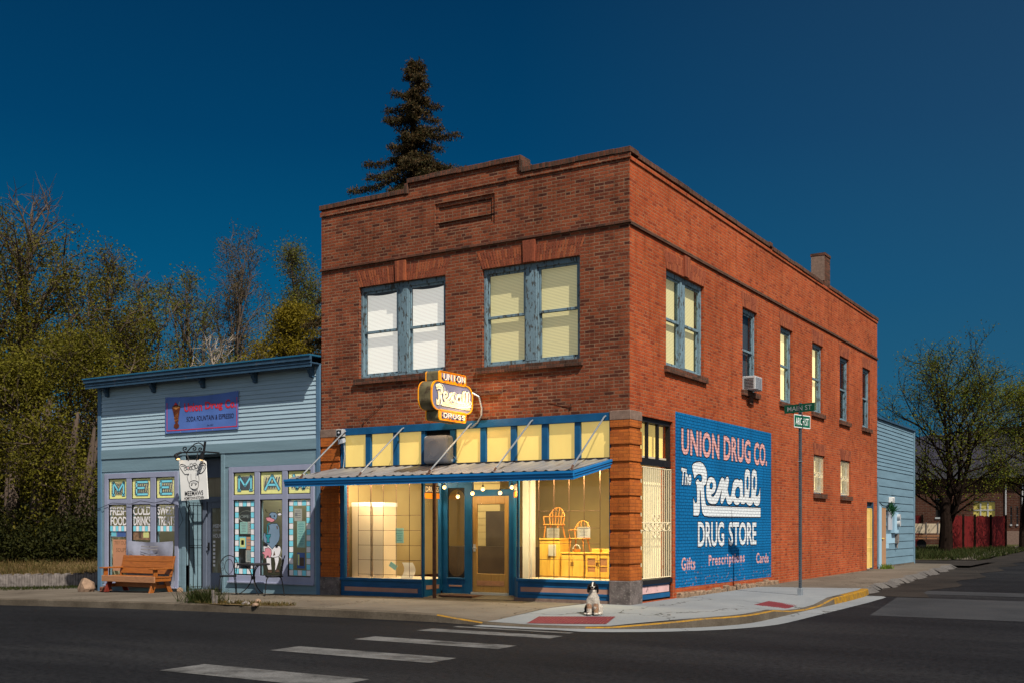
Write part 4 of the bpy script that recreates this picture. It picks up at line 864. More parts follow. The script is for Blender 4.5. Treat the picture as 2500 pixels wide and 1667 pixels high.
RX = [(310,915),(330,885),(370,862),(430,858),(470,880),(505,930),(530,1000),(535,1070),(530,1150),(520,1190),(485,1225),(490,1300),(497,1400),(515,1500),(530,1527),(900,1545),(1355,1562),(1355,1700),(900,1697),(560,1690),(500,1680),(470,1640),(455,1560),(447,1430),(440,1350),(432,1275),(425,1290),(425,1400),(427,1560),(420,1640),(400,1680),(330,1675),(330,1560),(328,1410),(345,1470),(368,1490),(385,1465),(385,1350),(380,1220),(365,1170),(375,1140),(400,1120),(415,1150),(440,1165),(460,1140),(462,1095),(450,1050),(410,1035),(375,1060),(345,1110),(335,1060),(320,1000)]
EX = [(600,1088),(640,1105),(668,1160),(675,1240),(650,1320),(595,1360),(610,1390),(640,1385),(670,1340),(700,1260),(735,1150),(765,1090),(795,1110),(808,1160),(835,1085),(860,1085),(872,1140),(862,1210),(848,1270),(860,1330),(885,1400),(905,1370),(920,1280),(935,1180),(965,1125),(1005,1118),(1030,1145),(1055,1118),(1080,1150),(1085,1250),(1085,1350),(1098,1405),(1112,1380),(1115,1200),(1115,1050),(1130,975),(1160,965),(1190,1000),(1195,1100),(1192,1250),(1175,1400),(1200,1415),(1215,1380),(1222,1200),(1222,1050),(1235,985),(1262,970),(1290,1000),(1300,1100),(1298,1250),(1280,1370),(1305,1390),(1330,1350),(1350,1250),(1350,1450),(1335,1510),(1300,1532),(1265,1510),(1245,1460),(1225,1510),(1190,1530),(1155,1505),(1130,1470),(1105,1500),(1065,1500),(1045,1465),(1020,1505),(985,1515),(955,1490),(935,1440),(910,1490),(880,1510),(850,1490),(820,1390),(795,1440),(765,1500),(745,1470),(748,1390),(772,1250),(745,1330),(715,1430),(690,1480),(655,1502),(610,1500),(565,1480),(535,1420),(525,1320),(528,1220),(540,1150),(565,1100)]
HOLES = [[(600,1180),(580,1210),(585,1250),(605,1260),(620,1230),(618,1190)], [(1000,1250),(975,1290),(968,1350),(985,1390),(1015,1400),(1035,1370),(1038,1290),(1020,1250)], [(1152,1090),(1142,1150),(1145,1250),(1158,1270),(1170,1200),(1165,1100)], [(1255,1090),(1245,1150),(1248,1250),(1260,1270),(1272,1200),(1270,1100)]]
PX = lambda x: (lambda y, z: (x, y, z))
def closed_smooth(pts, k=3): return smooth_line([(*p, 0) for p in pts+[pts[0]]], k)[:-1]
HOLE = MB()
for poly in (RX, EX):
    q = [SA(*p) for p in poly]; fill(LET['mural_white'], q, PX(XO+.003)); ribbon(EDGE, q, .055, PX(XO+.0022), 0, True)
for poly in HOLES:
    q = [SA(*p) for p in poly]; fill(HOLE, q, PX(XO+.0052)); ribbon(EDGE, q, .05, PX(XO+.0044), 0, True)
for k, m in LET.items():
    if m.v: m.build('script_lettering', K[k], mural)
for m, k in WORDS: m.build('painted_word', K[k], mural)
EDGE.build('letter_outline', K['mural_black'], mural); HOLE.build('letter_counter', K['mural'], mural)

# ---------------------------------------------------------------- the awning
A = thing('awning', 'blue edged corrugated metal awning on slanting rods over the shop front', 'awning', (-3.9, 0, 2.4))
ax0, ax1, ay, za, zb_ = -7.41, -.41, -1.60, 2.545, 2.845
mb = MB(); nr = 117; v = []
for i in range(nr+1):
    x = ax0+.02+(ax1-ax0-.04)*i/nr; rz = .022 if i % 4 == 0 else 0.
    v += [(x, ay+.03, za+.012+rz), (x, -.0, zb_+rz)]
mb.add(v, [(2*i, 2*i+2, 2*i+3, 2*i+1) for i in range(nr)]); mb.build('roof_sheet', K['tin'], A)
MB().add([(ax0+.02, ay+.03, za-.03), (ax1-.02, ay+.03, za-.03), (ax1-.02, 0, zb_-.04), (ax0+.02, 0, zb_-.04)], [(0, 1, 2, 3)]).build('soffit', K['panel_tan'], A)
def fascia(p, q, n):
    mb = MB(); p = Vector(p); q = Vector(q); n = Vector(n); up = Vector((0, 0, 1))
    prof = [(0, -.16), (.022, -.16), (.022, -.105), (.040, -.095), (.040, -.055), (.058, -.045), (.058, 0), (0, 0)]
    v = [e+n*a+up*b for e in (p, q) for a, b in prof]; k = len(prof)
    mb.add(v, [(i, (i+1) % k, k+(i+1) % k, k+i) for i in range(k)]+[tuple(range(k))[::-1], tuple(range(k, 2*k))]); return mb
fascia((ax0-.058, ay, za), (ax1+.058, ay, za), (0, -1, 0)).build('fascia', K['store_blue_hi'], A)
fascia((ax1, ay+.003, za-.002), (ax1, 0, zb_), (1, 0, 0)).build('fascia', K['store_blue_hi'], A); fascia((ax0, 0, zb_), (ax0, ay+.003, za-.002), (-1, 0, 0)).build('fascia', K['store_blue_hi'], A)
mb = MB(); mb.box(-7.28, -.42, -.03, .0, zb_-.02, zb_+.035); mb.build('flashing', K['roofing'], A)
for x0_, x1_ in ((-7.10, -7.12), (-5.45, -5.50), (-3.66, -3.72), (-2.16, -2.16), (-.5, -.47)):
    r = MB(); r.tube([(x0_, -.03, 3.69), (x0_, -.10, 3.66), (x1_, ay+.16, za+.10)], .017, 6); rod = r.build('rod', K['galv'], A)
    k = MB(); k.tube([(x1_, ay+.17, za+.11), (x1_, ay+.10, za+.035)], .022, 6); k.box(x1_-.03, x1_+.03, ay+.06, ay+.13, za+.01, za+.045); k.build('rod_foot', K['rust'], rod)

# ---------------------------------------------------------------- neon sign
XS = -3.545; XB = XS-.30
for gx_ in (XS+.30, XB-.30):                    # added point lamps beside the sign, warming the brick behind
    l = bpy.data.lights.new('added_sign_glow', 'POINT'); l.energy = 16; l.color = (1, .62, .26); l.shadow_soft_size = .2; lo = bpy.data.objects.new('added_sign_glow', l); COL.objects.link(lo); lo.location = (gx_, -.55, 4.0)
N_ = thing('neon_sign', 'orange and violet neon shop sign jutting from the brick front above the awning', 'sign', (XS, -.2, 3.6))
def C5(cx, cy): return on_x(980+cx/7.84, 860+cy/7.84, XS)
def rrect(y0, y1, z0, z1, r, n=6):
    P = []
    for cy, cz, a0 in ((y1-r, z1-r, 0), (y0+r, z1-r, 90), (y0+r, z0+r, 180), (y1-r, z0+r, 270)):
        for k in range(n+1): a = R(a0+90*k/n); P.append((cy+r*math.cos(a), cz+r*math.sin(a)))
    return P
yl = C5(565, 800)[0]; yr = C5(1352, 860)[0]; zt = C5(950, 585)[1]; zb2 = C5(950, 1130)[1]
ty0, ty1 = C5(708, 400)[0], C5(1222, 480)[0]; tz1 = C5(960, 388)[1]; tz0 = C5(960, 1318)[1]
body = rrect(yl, yr, zb2, zt, .21, 8)
def cabinet(poly, name, mats):
    m = MB(); pts = [Vector((p[0], p[1], 0)) for p in poly]; n = len(poly); T = tri_poly(poly)
    for x in (XS, XB): m.add([(x, p[0], p[1]) for p in poly], [tuple(t) for t in T], 0)
    m.add([(XS, p[0], p[1]) for p in poly]+[(XB, p[0], p[1]) for p in poly], [(i, (i+1) % n, n+(i+1) % n, n+i) for i in range(n)], 1)
    rim = [(p[0], p[1]) for p in poly]; c = (sum(p[0] for p in poly)/n, sum(p[1] for p in poly)/n)
    for x0, x1 in ((XS-.004, XS+.018), (XB-.018, XB+.004)):
        o = [(c[0]+(p[0]-c[0])*1.012, c[1]+(p[1]-c[1])*1.012) for p in rim]; i_ = [(c[0]+(p[0]-c[0])*.955, c[1]+(p[1]-c[1])*.955) for p in rim]
        m.add([(x1, *p) for p in o]+[(x1, *p) for p in i_]+[(x0, *p) for p in o], [(k, (k+1) % n, n+(k+1) % n, n+k) for k in range(n)]+[(k, (k+1) % n, 2*n+(k+1) % n, 2*n+k) for k in range(n)], 2)
    return m.build(name, mats, N_)
cabinet(body, 'main_panel', [K['sign_blue'], K['sign_side'], K['gold']])
cabinet(rrect(ty0, ty1, zt-.02, tz1, .05, 3), 'top_panel', [K['gold'], K['sign_side'], K['gold']]); cabinet(rrect(ty0, ty1, tz0, zb2+.02, .05, 3), 'bottom_panel', [K['gold'], K['sign_side'], K['gold']])
ST = {'U': [[(0, 1), (0, .2), (.25, 0), (.75, 0), (1, .2), (1, 1)]], 'N': [[(0, 0), (0, 1), (1, 0), (1, 1)]], 'I': [[(.5, 0), (.5, 1)]], 'O': [[(.5, 1), (.1, .85), (0, .5), (.1, .15), (.5, 0), (.9, .15), (1, .5), (.9, .85), (.5, 1)]],
      'D': [[(0, 0), (0, 1), (.6, 1), (1, .75), (1, .25), (.6, 0), (0, 0)]], 'R': [[(0, 0), (0, 1), (.7, 1), (1, .8), (.7, .5), (0, .5)], [(.5, .5), (1, 0)]], 'G': [[(1, .85), (.6, 1), (.15, .85), (0, .5), (.15, .15), (.6, 0), (1, .15), (1, .5), (.6, .5)]], 'S': [[(1, .85), (.6, 1), (.15, .9), (.1, .65), (.9, .4), (.95, .12), (.5, 0), (0, .15)]]}
def neon_word(word, y0, y1, z0, z1, nm):
    n = len(word); cw = (y1-y0)/n
    for i, ch in enumerate(word):
        plate = MB(); tube = MB()
        for st in ST[ch]:
            q = [(y0+cw*(i+.17+.66*u), z0+(z1-z0)*v) for u, v in st]; ribbon(plate, q, .046, PX(XS+.006)); tube.tube([(XS+.05, *p) for p in q], .0085, 5)
        p = plate.build('letter', K['sign_blue'], N_); tube.build('neon_tube', K['neon'], p)
neon_word('UNION', ty0+.10, ty1-.06, zt+.045, tz1-.05, 'lettering'); neon_word('DRUGS', ty0+.10, ty1-.06, tz0+.06, zb2-.055, 'lettering')
# the script word, after the same outline as on the wall, reduced
cr_ = [C5(650, 610), C5(1305, 720), C5(650, 1020), C5(1305, 1090)]
def SC(px, py):
    u = (px-310)/1045; v = 1-(py-858)/842; yb = cr_[0][0]+(cr_[1][0]-cr_[0][0])*u
    zlo = cr_[2][1]*(1-u)+cr_[3][1]*u; zhi = cr_[0][1]*(1-u)+cr_[1][1]*u; return yb, zlo+(zhi-zlo)*v
zlo_, zhi_ = (cr_[2][1]+cr_[3][1])/2-.0, (cr_[0][1]+cr_[1][1])/2+.02
SC = lambda px, py: (cr_[0][0]+(cr_[1][0]-cr_[0][0])*(px-310)/1045, zlo_+(zhi_-zlo_)*(1-(py-858)/842))
s1 = MB(); s2 = MB(); s3 = MB()
for poly in (RX, EX): q = [SC(*p) for p in poly]; fill(s1, q, PX(XS+.010)); ribbon(s3, q, .018, PX(XS+.006), 0, True); s2.tube([(XS+.05, *p) for p in q[::2]], .006, 4)
for poly in HOLES: fill(s3, [SC(*p) for p in poly], PX(XS+.014))
s1.build('script_lettering', K['neon_cream'], N_); s2.build('neon_tube', K['neon'], N_); s3.build('script_outline', K['ink'], N_)  # dark ink edge and letter openings of the script
# brackets, chain stays and conduit
br_ = MB(); br_.bar((XB+.12, -.25, tz1-.22), (XB+.12, 0., tz1-.22), .04, .05); br_.bar((XB+.12, -.25, tz0+.25), (XB+.12, 0., tz0+.25), .04, .05); br_.bar((XS-.02, -.03, 4.30), (XS+.62, -.03, 4.30), .06, .045); br_.bar((XS-.02, -.03, 3.80), (XS+.30, -.03, 3.80), .05, .03); br_.build('bracket', K['rust'], N_)
MB().tube([(XS-.1, -1.15, tz1), (XS-.35, -.5, 5.0), (XS-.62, -.02, 5.55)], .006, 4).build('stay', K['rust'], N_)
MB().tube([(XS+.0, -.18, 4.32), (XS+.12, -.10, 4.24), (XS+.17, -.07, 4.0), (XS+.16, -.07, 3.85), (XS+.05, -.06, 3.70), (XS-.12, -.06, 3.60)], .018, 6).build('conduit', K['galv'], N_)

# ================================================================ THE CLAPBOARD SHOP
H = thing('clapboard_shop', 'low blue clapboard shop with hand painted window panes beside the brick building', 'building', (-11.8, 0, -.1))
HX0, HX1 = -15.72, -7.87
def F2(cx, cy, y=0.): return on_y(200+cx/3.7333, 1080+cy/3.7333, y)
def F1(cx, cy, y=0.): return on_y(200+cx/3.92, 840+cy/3.92, y)
AL = (-12.36, -11.10); ALD = max(.5, on_x(496, 1300, AL[0])[0])
PZ = dict(t1=F2(540, 318)[1], t0=F2(540, 511)[1], l1=F2(540, 560)[1], l0=F2(330, 1238)[1], r1=F2(1729, 258)[1], r0=F2(1729, 470)[1], s1=F2(1726, 515)[1], s0=F2(1726, 1213)[1])
LP = [tuple(F2(c, 400)[0] for c in p) for p in ((246, 412), (456, 630), (678, 851))]
RP = [tuple(F2(c, 400)[0] for c in p) for p in ((1385, 1579), (1626, 1831), (1878, 2090))]
holes = [(a, b, PZ['t0'], PZ['t1']) for a, b in LP]+[(a, b, PZ['l0'], PZ['l1']) for a, b in LP]+[(a, b, PZ['r0'], PZ['r1']) for a, b in RP]+[(a, b, PZ['s0'], PZ['s1']) for a, b in RP]+[(AL[0], AL[1], -.3, 3.31)]
wm = MB(); holed(wm, 'y', 0, HX0, HX1, -.5, 3.57, holes, .10)
wm.quad((HX0, 0, -.5), (HX0, 12, -.5), (HX0, 12, 5.3), (HX0, 0, 5.3)).quad((HX1, 0, -.5), (HX1, 12, -.5), (HX1, 12, 5.3), (HX1, 0, 5.3)).quad((HX0, 12, -.5), (HX1, 12, -.5), (HX1, 12, 5.3), (HX0, 12, 5.3))
wm.box(HX0+.13, AL[0]-.13, -.012, 0, 2.99, 3.30); wm.box(AL[1]+.13, HX1-.12, -.012, 0, 2.99, 3.30)
for z in (.02, -.13): wm.box(HX0+.13, AL[0]-.13, -.01, 0, z, z+.135); wm.box(AL[1]+.13, HX1-.12, -.01, 0, z+.02, z+.155)
hw = wm.build('wall', K['clap_low'], H)
sd = MB(); z = 3.575; k = 0
while z < 5.26:
    n = 4; cuts = [HX0+.12]+sorted(random.uniform(HX0+1, HX1-1) for _ in range(1))+[HX1-.1]
    for a, b in zip(cuts, cuts[1:]):
        e = z+.103; dz = random.uniform(-.001, .001)
        sd.prism([(a+.001, -.021, z+dz), (a+.001, -.004, e), (a+.001, .004, e), (a+.001, .004, z+dz)], (b-a-.002, 0, 0))
    z += .1035
sd.build('clapboards', K['clap'], H)
tr = MB(); tr.box(HX0-.02, HX0+.12, -.035, .05, -.5, 5.27); tr.box(HX1-.11, HX1, -.035, .05, -.3, 5.27); tr.build('corner_board', K['clap_trim'], H, bevel=.004)
tb = MB(); tb.box(HX0+.12, HX1-.11, -.032, 0, 3.33, 3.57); tb.box(AL[0]-.13, AL[0], -.02, .0, -.3, 3.33); tb.box(AL[1], AL[1]+.13, -.02, .0, -.3, 3.33); tb.build('trim_board', K['clap_low'], H, bevel=.004)
# eave with fascia boards and corbels
ev = MB(); ev.box(HX0-.17, HX1-.005, -.34, .02, 5.27, 5.30); ev.box(HX0-.16, HX1-.01, -.325, -.295, 5.195, 5.345); ev.box(HX0-.19, HX1-.004, -.365, -.30, 5.345, 5.44)
ev.build('fascia', K['eave'], H, bevel=.004)
K['blue_roof'] = paint('blue metal roof', (.02, .13, .24), .35, .2, 3, metal=.2)
MB().prism([(HX0-.21, -.385, 5.44), (HX0-.21, -.385, 5.475), (HX0-.21, 12, 5.70), (HX0-.21, 12, 5.6)], (HX1-HX0+.207, 0, 0)).build('roof', K['blue_roof'], H)
for px in (258, 371.6, 492, 619.6, 757.6):
    x = on_y(px, 940, -.1)[0]; m = MB()
    m.prism([(x-.05, -.02, 4.98), (x-.05, -.09, 5.0), (x-.05, -.10, 5.06), (x-.05, -.15, 5.10), (x-.05, -.16, 5.15), (x-.05, -.22, 5.19), (x-.05, -.22, 5.27), (x-.05, -.02, 5.27)], (.10, 0, 0)); m.build('corbel', K['eave'], H)
# window frames
def unit(panes, zt1, zt0, zl1, zl0, out):
    m = MB(); x0, x1, z0, z1 = out; xs = [p for q in panes for p in q]
    m.box(x0, panes[0][0], -.030, .02, z0, z1); m.box(panes[-1][1], x1, -.030, .02, z0, z1); m.box(panes[0][0], panes[-1][1], -.029, .02, zt1, z1); m.box(panes[0][0], panes[-1][1], -.029, .02, z0, zl0)
    for a, b in zip(panes, panes[1:]): m.box(a[1], b[0], -.025, .02, zl0, zt1)
    for a, b in panes: m.box(a, b, -.022, .02, zl1, zt0)
    m.box(x0-.02, x1+.02, -.07, -.03, z0-.03, z0+.01)
    w_ = m.build('window', K['lav'], H, bevel=.005)
    for a, b in panes:
        for c, d in ((zt0, zt1), (zl0, zl1)):
            st = MB(); st.box(a, a+.02, -.008, .03, c, d); st.box(b-.02, b, -.008, .03, c, d); st.box(a+.02, b-.02, -.008, .03, d-.02, d); st.box(a+.02, b-.02, -.008, .03, c, c+.02); st.build('pane_bead', K['iron'], w_)
            MB().quad((a, .016, c), (b, .016, c), (b, .016, d), (a, .016, d)).build('pane', K['glass'], w_)
    return w_
wl = unit(LP, PZ['t1'], PZ['t0'], PZ['l1'], PZ['l0'], (-15.47, -12.62, PZ['l0']-.17, 2.94)); wr = unit(RP, PZ['r1'], PZ['r0'], PZ['s1'], PZ['s0'], (-10.82, -8.06, PZ['s0']-.16, 2.98))
K['shop_in'] = paint('olive shop interior', (.42, .39, .27), .9, .3, .9)
for a, b, nm in ((HX0+.1, AL[0]-.02, 0), (AL[1]+.02, HX1-.1, 1)):
    m = MB(); m.quad((a, .75, -.1), (b, .75, -.1), (b, .75, 3.2), (a, .75, 3.2)); m.quad((a, .1, -.1), (a, .75, -.1), (a, .75, 3.2), (a, .1, 3.2)); m.quad((b, .1, -.1), (b, .75, -.1), (b, .75, 3.2), (b, .1, 3.2)); m.quad((a, .1, 3.2), (b, .1, 3.2), (b, .75, 3.2), (a, .75, 3.2)); m.quad((a, .1, -.1), (b, .1, -.1), (b, .75, -.1), (a, .75, -.1)); m.build('shop_interior', K['shop_in'], H); lamp((a+b)/2, .35, 3.1, (b-a)*.8, .3, 22, (1, .93, .72))  # area lamp added under each ceiling to brighten the interior
YP = .010
def on_pane(body, win, mats, name): return body.build(name, mats, win)
# painted letter panes
PM = [K['p_yellow'], K['p_slate'], K['p_cyan'], K['p_white'], K['p_black'], K['p_pink'], K['p_brown'], K['p_teal'], K['p_grey']]
def letter_pane(win, a, b, c, d, ch, cut=False):
    m = MB(); w_ = b-a; h = d-c; e = .022
    q = [(a+e, c+e), (b-e, c+e), (b-e, d-e), (a+e, d-e)]; wob = lambda: random.uniform(-.006, .006)
    t = .075
    for (x0, x1, z0, z1) in ((a+e, b-e, c+e, c+e+t*1.15), (a+e, b-e, d-e-t, d-e), (a+e, a+e+t*.9, c+e+t*1.15, d-e-t), (b-e-t*.8, b-e, c+e+t*1.15, d-e-t)):
        m.add([(x0+wob(), YP, z0+wob()), (x1+wob(), YP, z0+wob()), (x1+wob(), YP, z1+wob()), (x0+wob(), YP, z1+wob())], [(0, 1, 2, 3)], 0)
    for i in range(6):
        x = a+.16+(w_-.32)*i/5; m.add([(x-.06, YP+.002, c+.14), (x-.02, YP+.002, c+.14), (x+.06, YP+.002, d-.14), (x+.02, YP+.002, d-.14)], [(0, 1, 2, 3)], 1)
    P = plane_y(a+w_*.24, b-w_*.20, c+h*.22, d-h*.20, YP-.004)
    gl = {'M': [[(0, 0), (0, 1), (.5, .3), (1, 1), (1, 0)], [(-.08, 0), (.1, 0)], [(.9, 0), (1.08, 0)]], 'E': [[(1, 1), (0, 1), (0, 0), (1, 0)], [(0, .52), (.7, .52)]], 'A': [[(-.05, 0), (.5, 1), (1.05, 0)], [(.22, .34), (.78, .34)]], 'W': [[(0, 1), (.25, 0), (.5, .7), (.75, 0), (1, 1)]]}[ch]
    sx, sz = w_*.56, h*.58; to = lambda u, v: (a+w_*.24+sx*u, YP-.004, c+h*.22+sz*v)
    for st in gl:
        pts = [(u*sx, v*sz) for u, v in st]; ribbon(m, pts, .095, lambda x, z: (a+w_*.24+x, YP-.003, c+h*.22+z), 1); ribbon(m, pts, .050, lambda x, z: (a+w_*.24+x, YP-.006, c+h*.22+z), 2)
    m.build('painted_letter', PM, win)
for (a, b), ch in zip(LP, 'MEE'): letter_pane(wl, a, b, PZ['t0'], PZ['t1'], ch)
for (a, b), ch in zip(RP, 'MAW'): letter_pane(wr, a, b, PZ['r0'], PZ['r1'], ch)
def F2q(cx, cy): return F2(cx, cy, YP)
for (a, b), (l1, l2), c0 in zip(LP, (('FRESH', 'FOOD'), ('COLD', 'DRINKS'), ('SWEET', 'TREATS')), ((248, 575), (460, 562), (680, 560))):
    m = MB(); x0, x1 = a+.035, b-.02; z = PZ['l1']
    put_text(m, l1, plane_y(x0, x1, z-.28, z-.045, YP), 3, .02, .95); put_text(m, l2, plane_y(x0+.02, x1+.0, z-.55, z-.315, YP), 3, .02, .95)
    n = 6; s = (x1-x0)/n
    for i in range(n): m.add([(x0+s*i+.005, YP, z-.70), (x0+s*(i+1)-.005, YP, z-.70), (x0+s*(i+1)-.005, YP, z-.565), (x0+s*i+.005, YP, z-.565)], [(0, 1, 2, 3)], 2 if i % 2 == 0 else 3)
    m.build('painted_lettering', PM, wl)
def checker(win, a, b, c, d, nx=5, nz=12, first=0):
    m = MB(); s = (b-a-.05)/nx; h = (d-c-.05)/nz; a += .025; c += .025
    for i in range(nx):
        for j in range(nz):
            if 0 < i < nx-1 and 0 < j < nz-1: continue
            g = .007; m.add([(a+s*i+g, YP, c+h*j+g), (a+s*(i+1)-g, YP, c+h*j+g), (a+s*(i+1)-g, YP, c+h*(j+1)-g), (a+s*i+g, YP, c+h*(j+1)-g)], [(0, 1, 2, 3)], 2 if (i+j+first) % 2 == 0 else 3)
    m.build('painted_checks', PM, win)
checker(wr, *RP[0], PZ['s0'], PZ['s1'], 5, 13); checker(wr, *RP[2], PZ['s0'], PZ['s1'], 5, 13, 1)
# painted cow drinking through a straw
cw = MB()
def C3(cx, cy): x, z = on_y(580+cx/7.65, 1215+cy/7.65, YP); return x, z
def cpoly(pts, m, dy=0., edge=True, wd=.012):
    q = [C3(*p) for p in pts]; fill(cw, q, PYc(YP-dy), m)
    if edge: ribbon(cw, q, wd, PYc(YP-dy-.0006), 4, True)
PYc = lambda y: (lambda x, z: (x, y, z))
cpoly([(480, 900), (560, 830), (700, 870), (800, 900), (812, 960), (790, 1050), (760, 1100), (680, 1110), (600, 1100), (520, 1060), (485, 980)], 3, .001)
cpoly([(565, 860), (500, 820), (480, 720), (500, 640), (560, 690), (600, 560), (580, 500), (640, 470), (740, 470), (780, 540), (790, 700), (770, 800), (720, 870), (650, 950)], 8, .002)
cpoly([(535, 1110), (625, 1100), (630, 1240), (640, 1340), (575, 1340), (545, 1240)], 3, .002); cpoly([(685, 1105), (770, 1090), (775, 1160), (745, 1260), (715, 1350), (700, 1345), (705, 1220)], 3, .002)
cpoly([(565, 1340), (640, 1335), (660, 1390), (560, 1395)], 6, .003); cpoly([(705, 1350), (760, 1310), (800, 1380), (700, 1388)], 6, .003)
cpoly([(515, 940), (580, 920), (630, 960), (638, 1040), (615, 1110), (590, 1110), (575, 1070), (555, 1080), (525, 1135), (500, 1110), (505, 1060), (465, 1030), (470, 1000), (510, 1000)], 5, .004)
cpoly([(595, 290), (640, 260), (710, 265), (745, 310), (735, 380), (700, 420), (640, 400), (600, 360)], 8, .003); cpoly([(530, 360), (600, 350), (660, 380), (695, 390), (690, 430), (640, 450), (550, 420)], 5, .005)
cpoly([(745, 290), (800, 268), (835, 305), (790, 328), (755, 318)], 3, .004); cpoly([(740, 265), (770, 235), (795, 210), (785, 245), (755, 270)], 0, .004); cpoly([(525, 205), (540, 240), (560, 265), (545, 265), (528, 235)], 0, .004)
cpoly([(525, 675), (625, 670), (615, 720), (590, 750), (600, 830), (545, 825), (555, 750), (535, 720)], 7, .006); ribbon(cw, [C3(565, 670), C3(562, 500), C3(600, 470)], .03, PYc(YP-.006), 7)
cpoly([(690, 985), (705, 1060), (665, 1075), (680, 1010)], 6, .0045, False); cpoly([(490, 860), (530, 835), (570, 860), (560, 905), (500, 895)], 4, .0035, False); cpoly([(700, 870), (765, 880), (745, 930), (710, 920)], 4, .0035, False); cpoly([(725, 520), (750, 520), (755, 580), (735, 570)], 6, .0035, False)
for p in ((618, 335), (690, 330)): cpoly([(p[0]-10, p[1]-15), (p[0]+10, p[1]-15), (p[0]+10, p[1]+20), (p[0]-10, p[1]+20)], 4, .0055, False)
ribbon(cw, [C3(780, 1080), C3(820, 1120), C3(840, 1180), C3(815, 1260)], .018, PYc(YP-.003), 3)
cw.build('painted_cow', PM, wr)
# alcove: lining, door, lights over it
m = MB(); m.quad((AL[0], 0, -.2), (AL[0], ALD, -.2), (AL[0], ALD, 3.31), (AL[0], 0, 3.31)).quad((AL[1], 0, -.2), (AL[1], ALD, -.2), (AL[1], ALD, 3.31), (AL[1], 0, 3.31)).quad((AL[0], 0, 3.31), (AL[1], 0, 3.31), (AL[1], ALD, 3.31), (AL[0], ALD, 3.31))
for z in (.55, 1.2, 1.85, 2.5): m.box(AL[0], AL[0]+.006, .02, ALD, z, z+.64)
m.quad((AL[0], ALD+.08, -.1), (AL[1], ALD+.08, -.1), (AL[1], ALD+.08, 3.31), (AL[0], ALD+.08, 3.31))
m.build('alcove', K['clap_low'], H)
MB().quad((AL[0], -.02, -.118), (AL[1], -.02, -.118), (AL[1], ALD, -.075), (AL[0], ALD, -.075)).build('alcove_floor', K['concrete'], H)
dx0 = on_y(506, 1300, ALD)[0]; dx1 = dx0+.93; dzt = on_y(520, 1224, ALD)[1]
m = MB(); m.box(AL[0]+.01, dx0, ALD-.03, ALD+.05, -.08, 3.25); m.box(dx1, AL[1]+.5, ALD-.03, ALD+.05, -.08, 3.25); m.box(dx0, dx1, ALD-.03, ALD+.05, dzt, dzt+.13); m.box(dx0, dx1, ALD-.03, ALD+.05, dzt+.62, 3.25)
dfm = m.build('door_frame', K['lav_d'], H, bevel=.004)
m = MB(); m.box(dx0+.02, dx0+.15, ALD-.005, ALD+.04, -.06, dzt); m.box(dx1-.15, dx1-.02, ALD-.005, ALD+.04, -.06, dzt); m.box(dx0+.15, dx1-.15, ALD-.004, ALD+.039, -.06, .35); m.box(dx0+.15, dx1-.15, ALD-.004, ALD+.039, dzt-.16, dzt)
d_ = m.build('door', K['lav_d'], H, bevel=.004)
K['tan_in'] = paint('tan curtain', (.36, .30, .21), .9, .25, 2, stretch=(5, 5, .4))
MB().quad((dx0+.15, ALD+.03, .35), (dx1-.15, ALD+.03, .35), (dx1-.15, ALD+.03, dzt-.16), (dx0+.15, ALD+.03, dzt-.16)).build('door_curtain', K['tan_in'], d_); MB().quad((dx0, ALD+.03, dzt+.13), (dx1, ALD+.03, dzt+.13), (dx1, ALD+.03, dzt+.62), (dx0, ALD+.03, dzt+.62)).build('fan_light', K['tan_in'], dfm)
MB().quad((dx0+.15, ALD+.015, .35), (dx1-.15, ALD+.015, .35), (dx1-.15, ALD+.015, dzt-.16), (dx0+.15, ALD+.015, dzt-.16)).build('door_pane', K['glass_dull'], d_)
m = MB(); zz = dzt-.5
put_text(m, 'MEEMAWS', plane_y(dx0+.2, dx0+.72, zz-.17, zz-.07, ALD+.01), 0, .01); put_text(m, 'HOMETOWN KITCHEN', plane_y(dx0+.2, dx0+.72, zz-.25, zz-.2, ALD+.01), 0); put_text(m, 'HOURS', plane_y(dx0+.2, dx0+.55, zz-.42, zz-.31, ALD+.01), 0, .01)
for i in range(7): m.add([(dx0+.2, ALD+.01, zz-.55-.1*i), (dx0+.28, ALD+.01, zz-.55-.1*i), (dx0+.28, ALD+.01, zz-.49-.1*i), (dx0+.2, ALD+.01, zz-.49-.1*i)], [(0, 1, 2, 3)])
m.build('lettering', K['p_white'], d_)
m = MB(); m.tube([(dx0+.07, ALD-.005, 1.0), (dx0+.07, ALD-.07, 1.0), (dx0+.16, ALD-.07, 1.0)], .014); m.box(dx0+.045, dx0+.095, ALD-.02, ALD-.005, .92, 1.12); m.build('handle', K['iron'], d_)
g = MB()                                                   # iron security gate folded back against the alcove side
for y in np.linspace(.06, ALD-.08, 4): g.tube([(AL[0]+.05, y, -.03), (AL[0]+.05, y, 2.15)], .006 if .1 < y < ALD-.15 else .014, 5)
for z in (.0, 1.05, 2.13): g.tube([(AL[0]+.05, .06, z), (AL[0]+.05, ALD-.08, z)], .007, 5)
gt_ = thing('security_gate', 'black iron security gate folded back inside the clapboard shop doorway', 'gate', (AL[0]+.05, .3, -.1)); g.build('gate_frame', K['iron'], gt_)
MB().tube([(AL[0]+.07, .08, 1.0), (AL[0]+.12, .08, 1.0), (AL[0]+.12, .16, 1.0)], .012).build('latch', K['iron'], gt_)
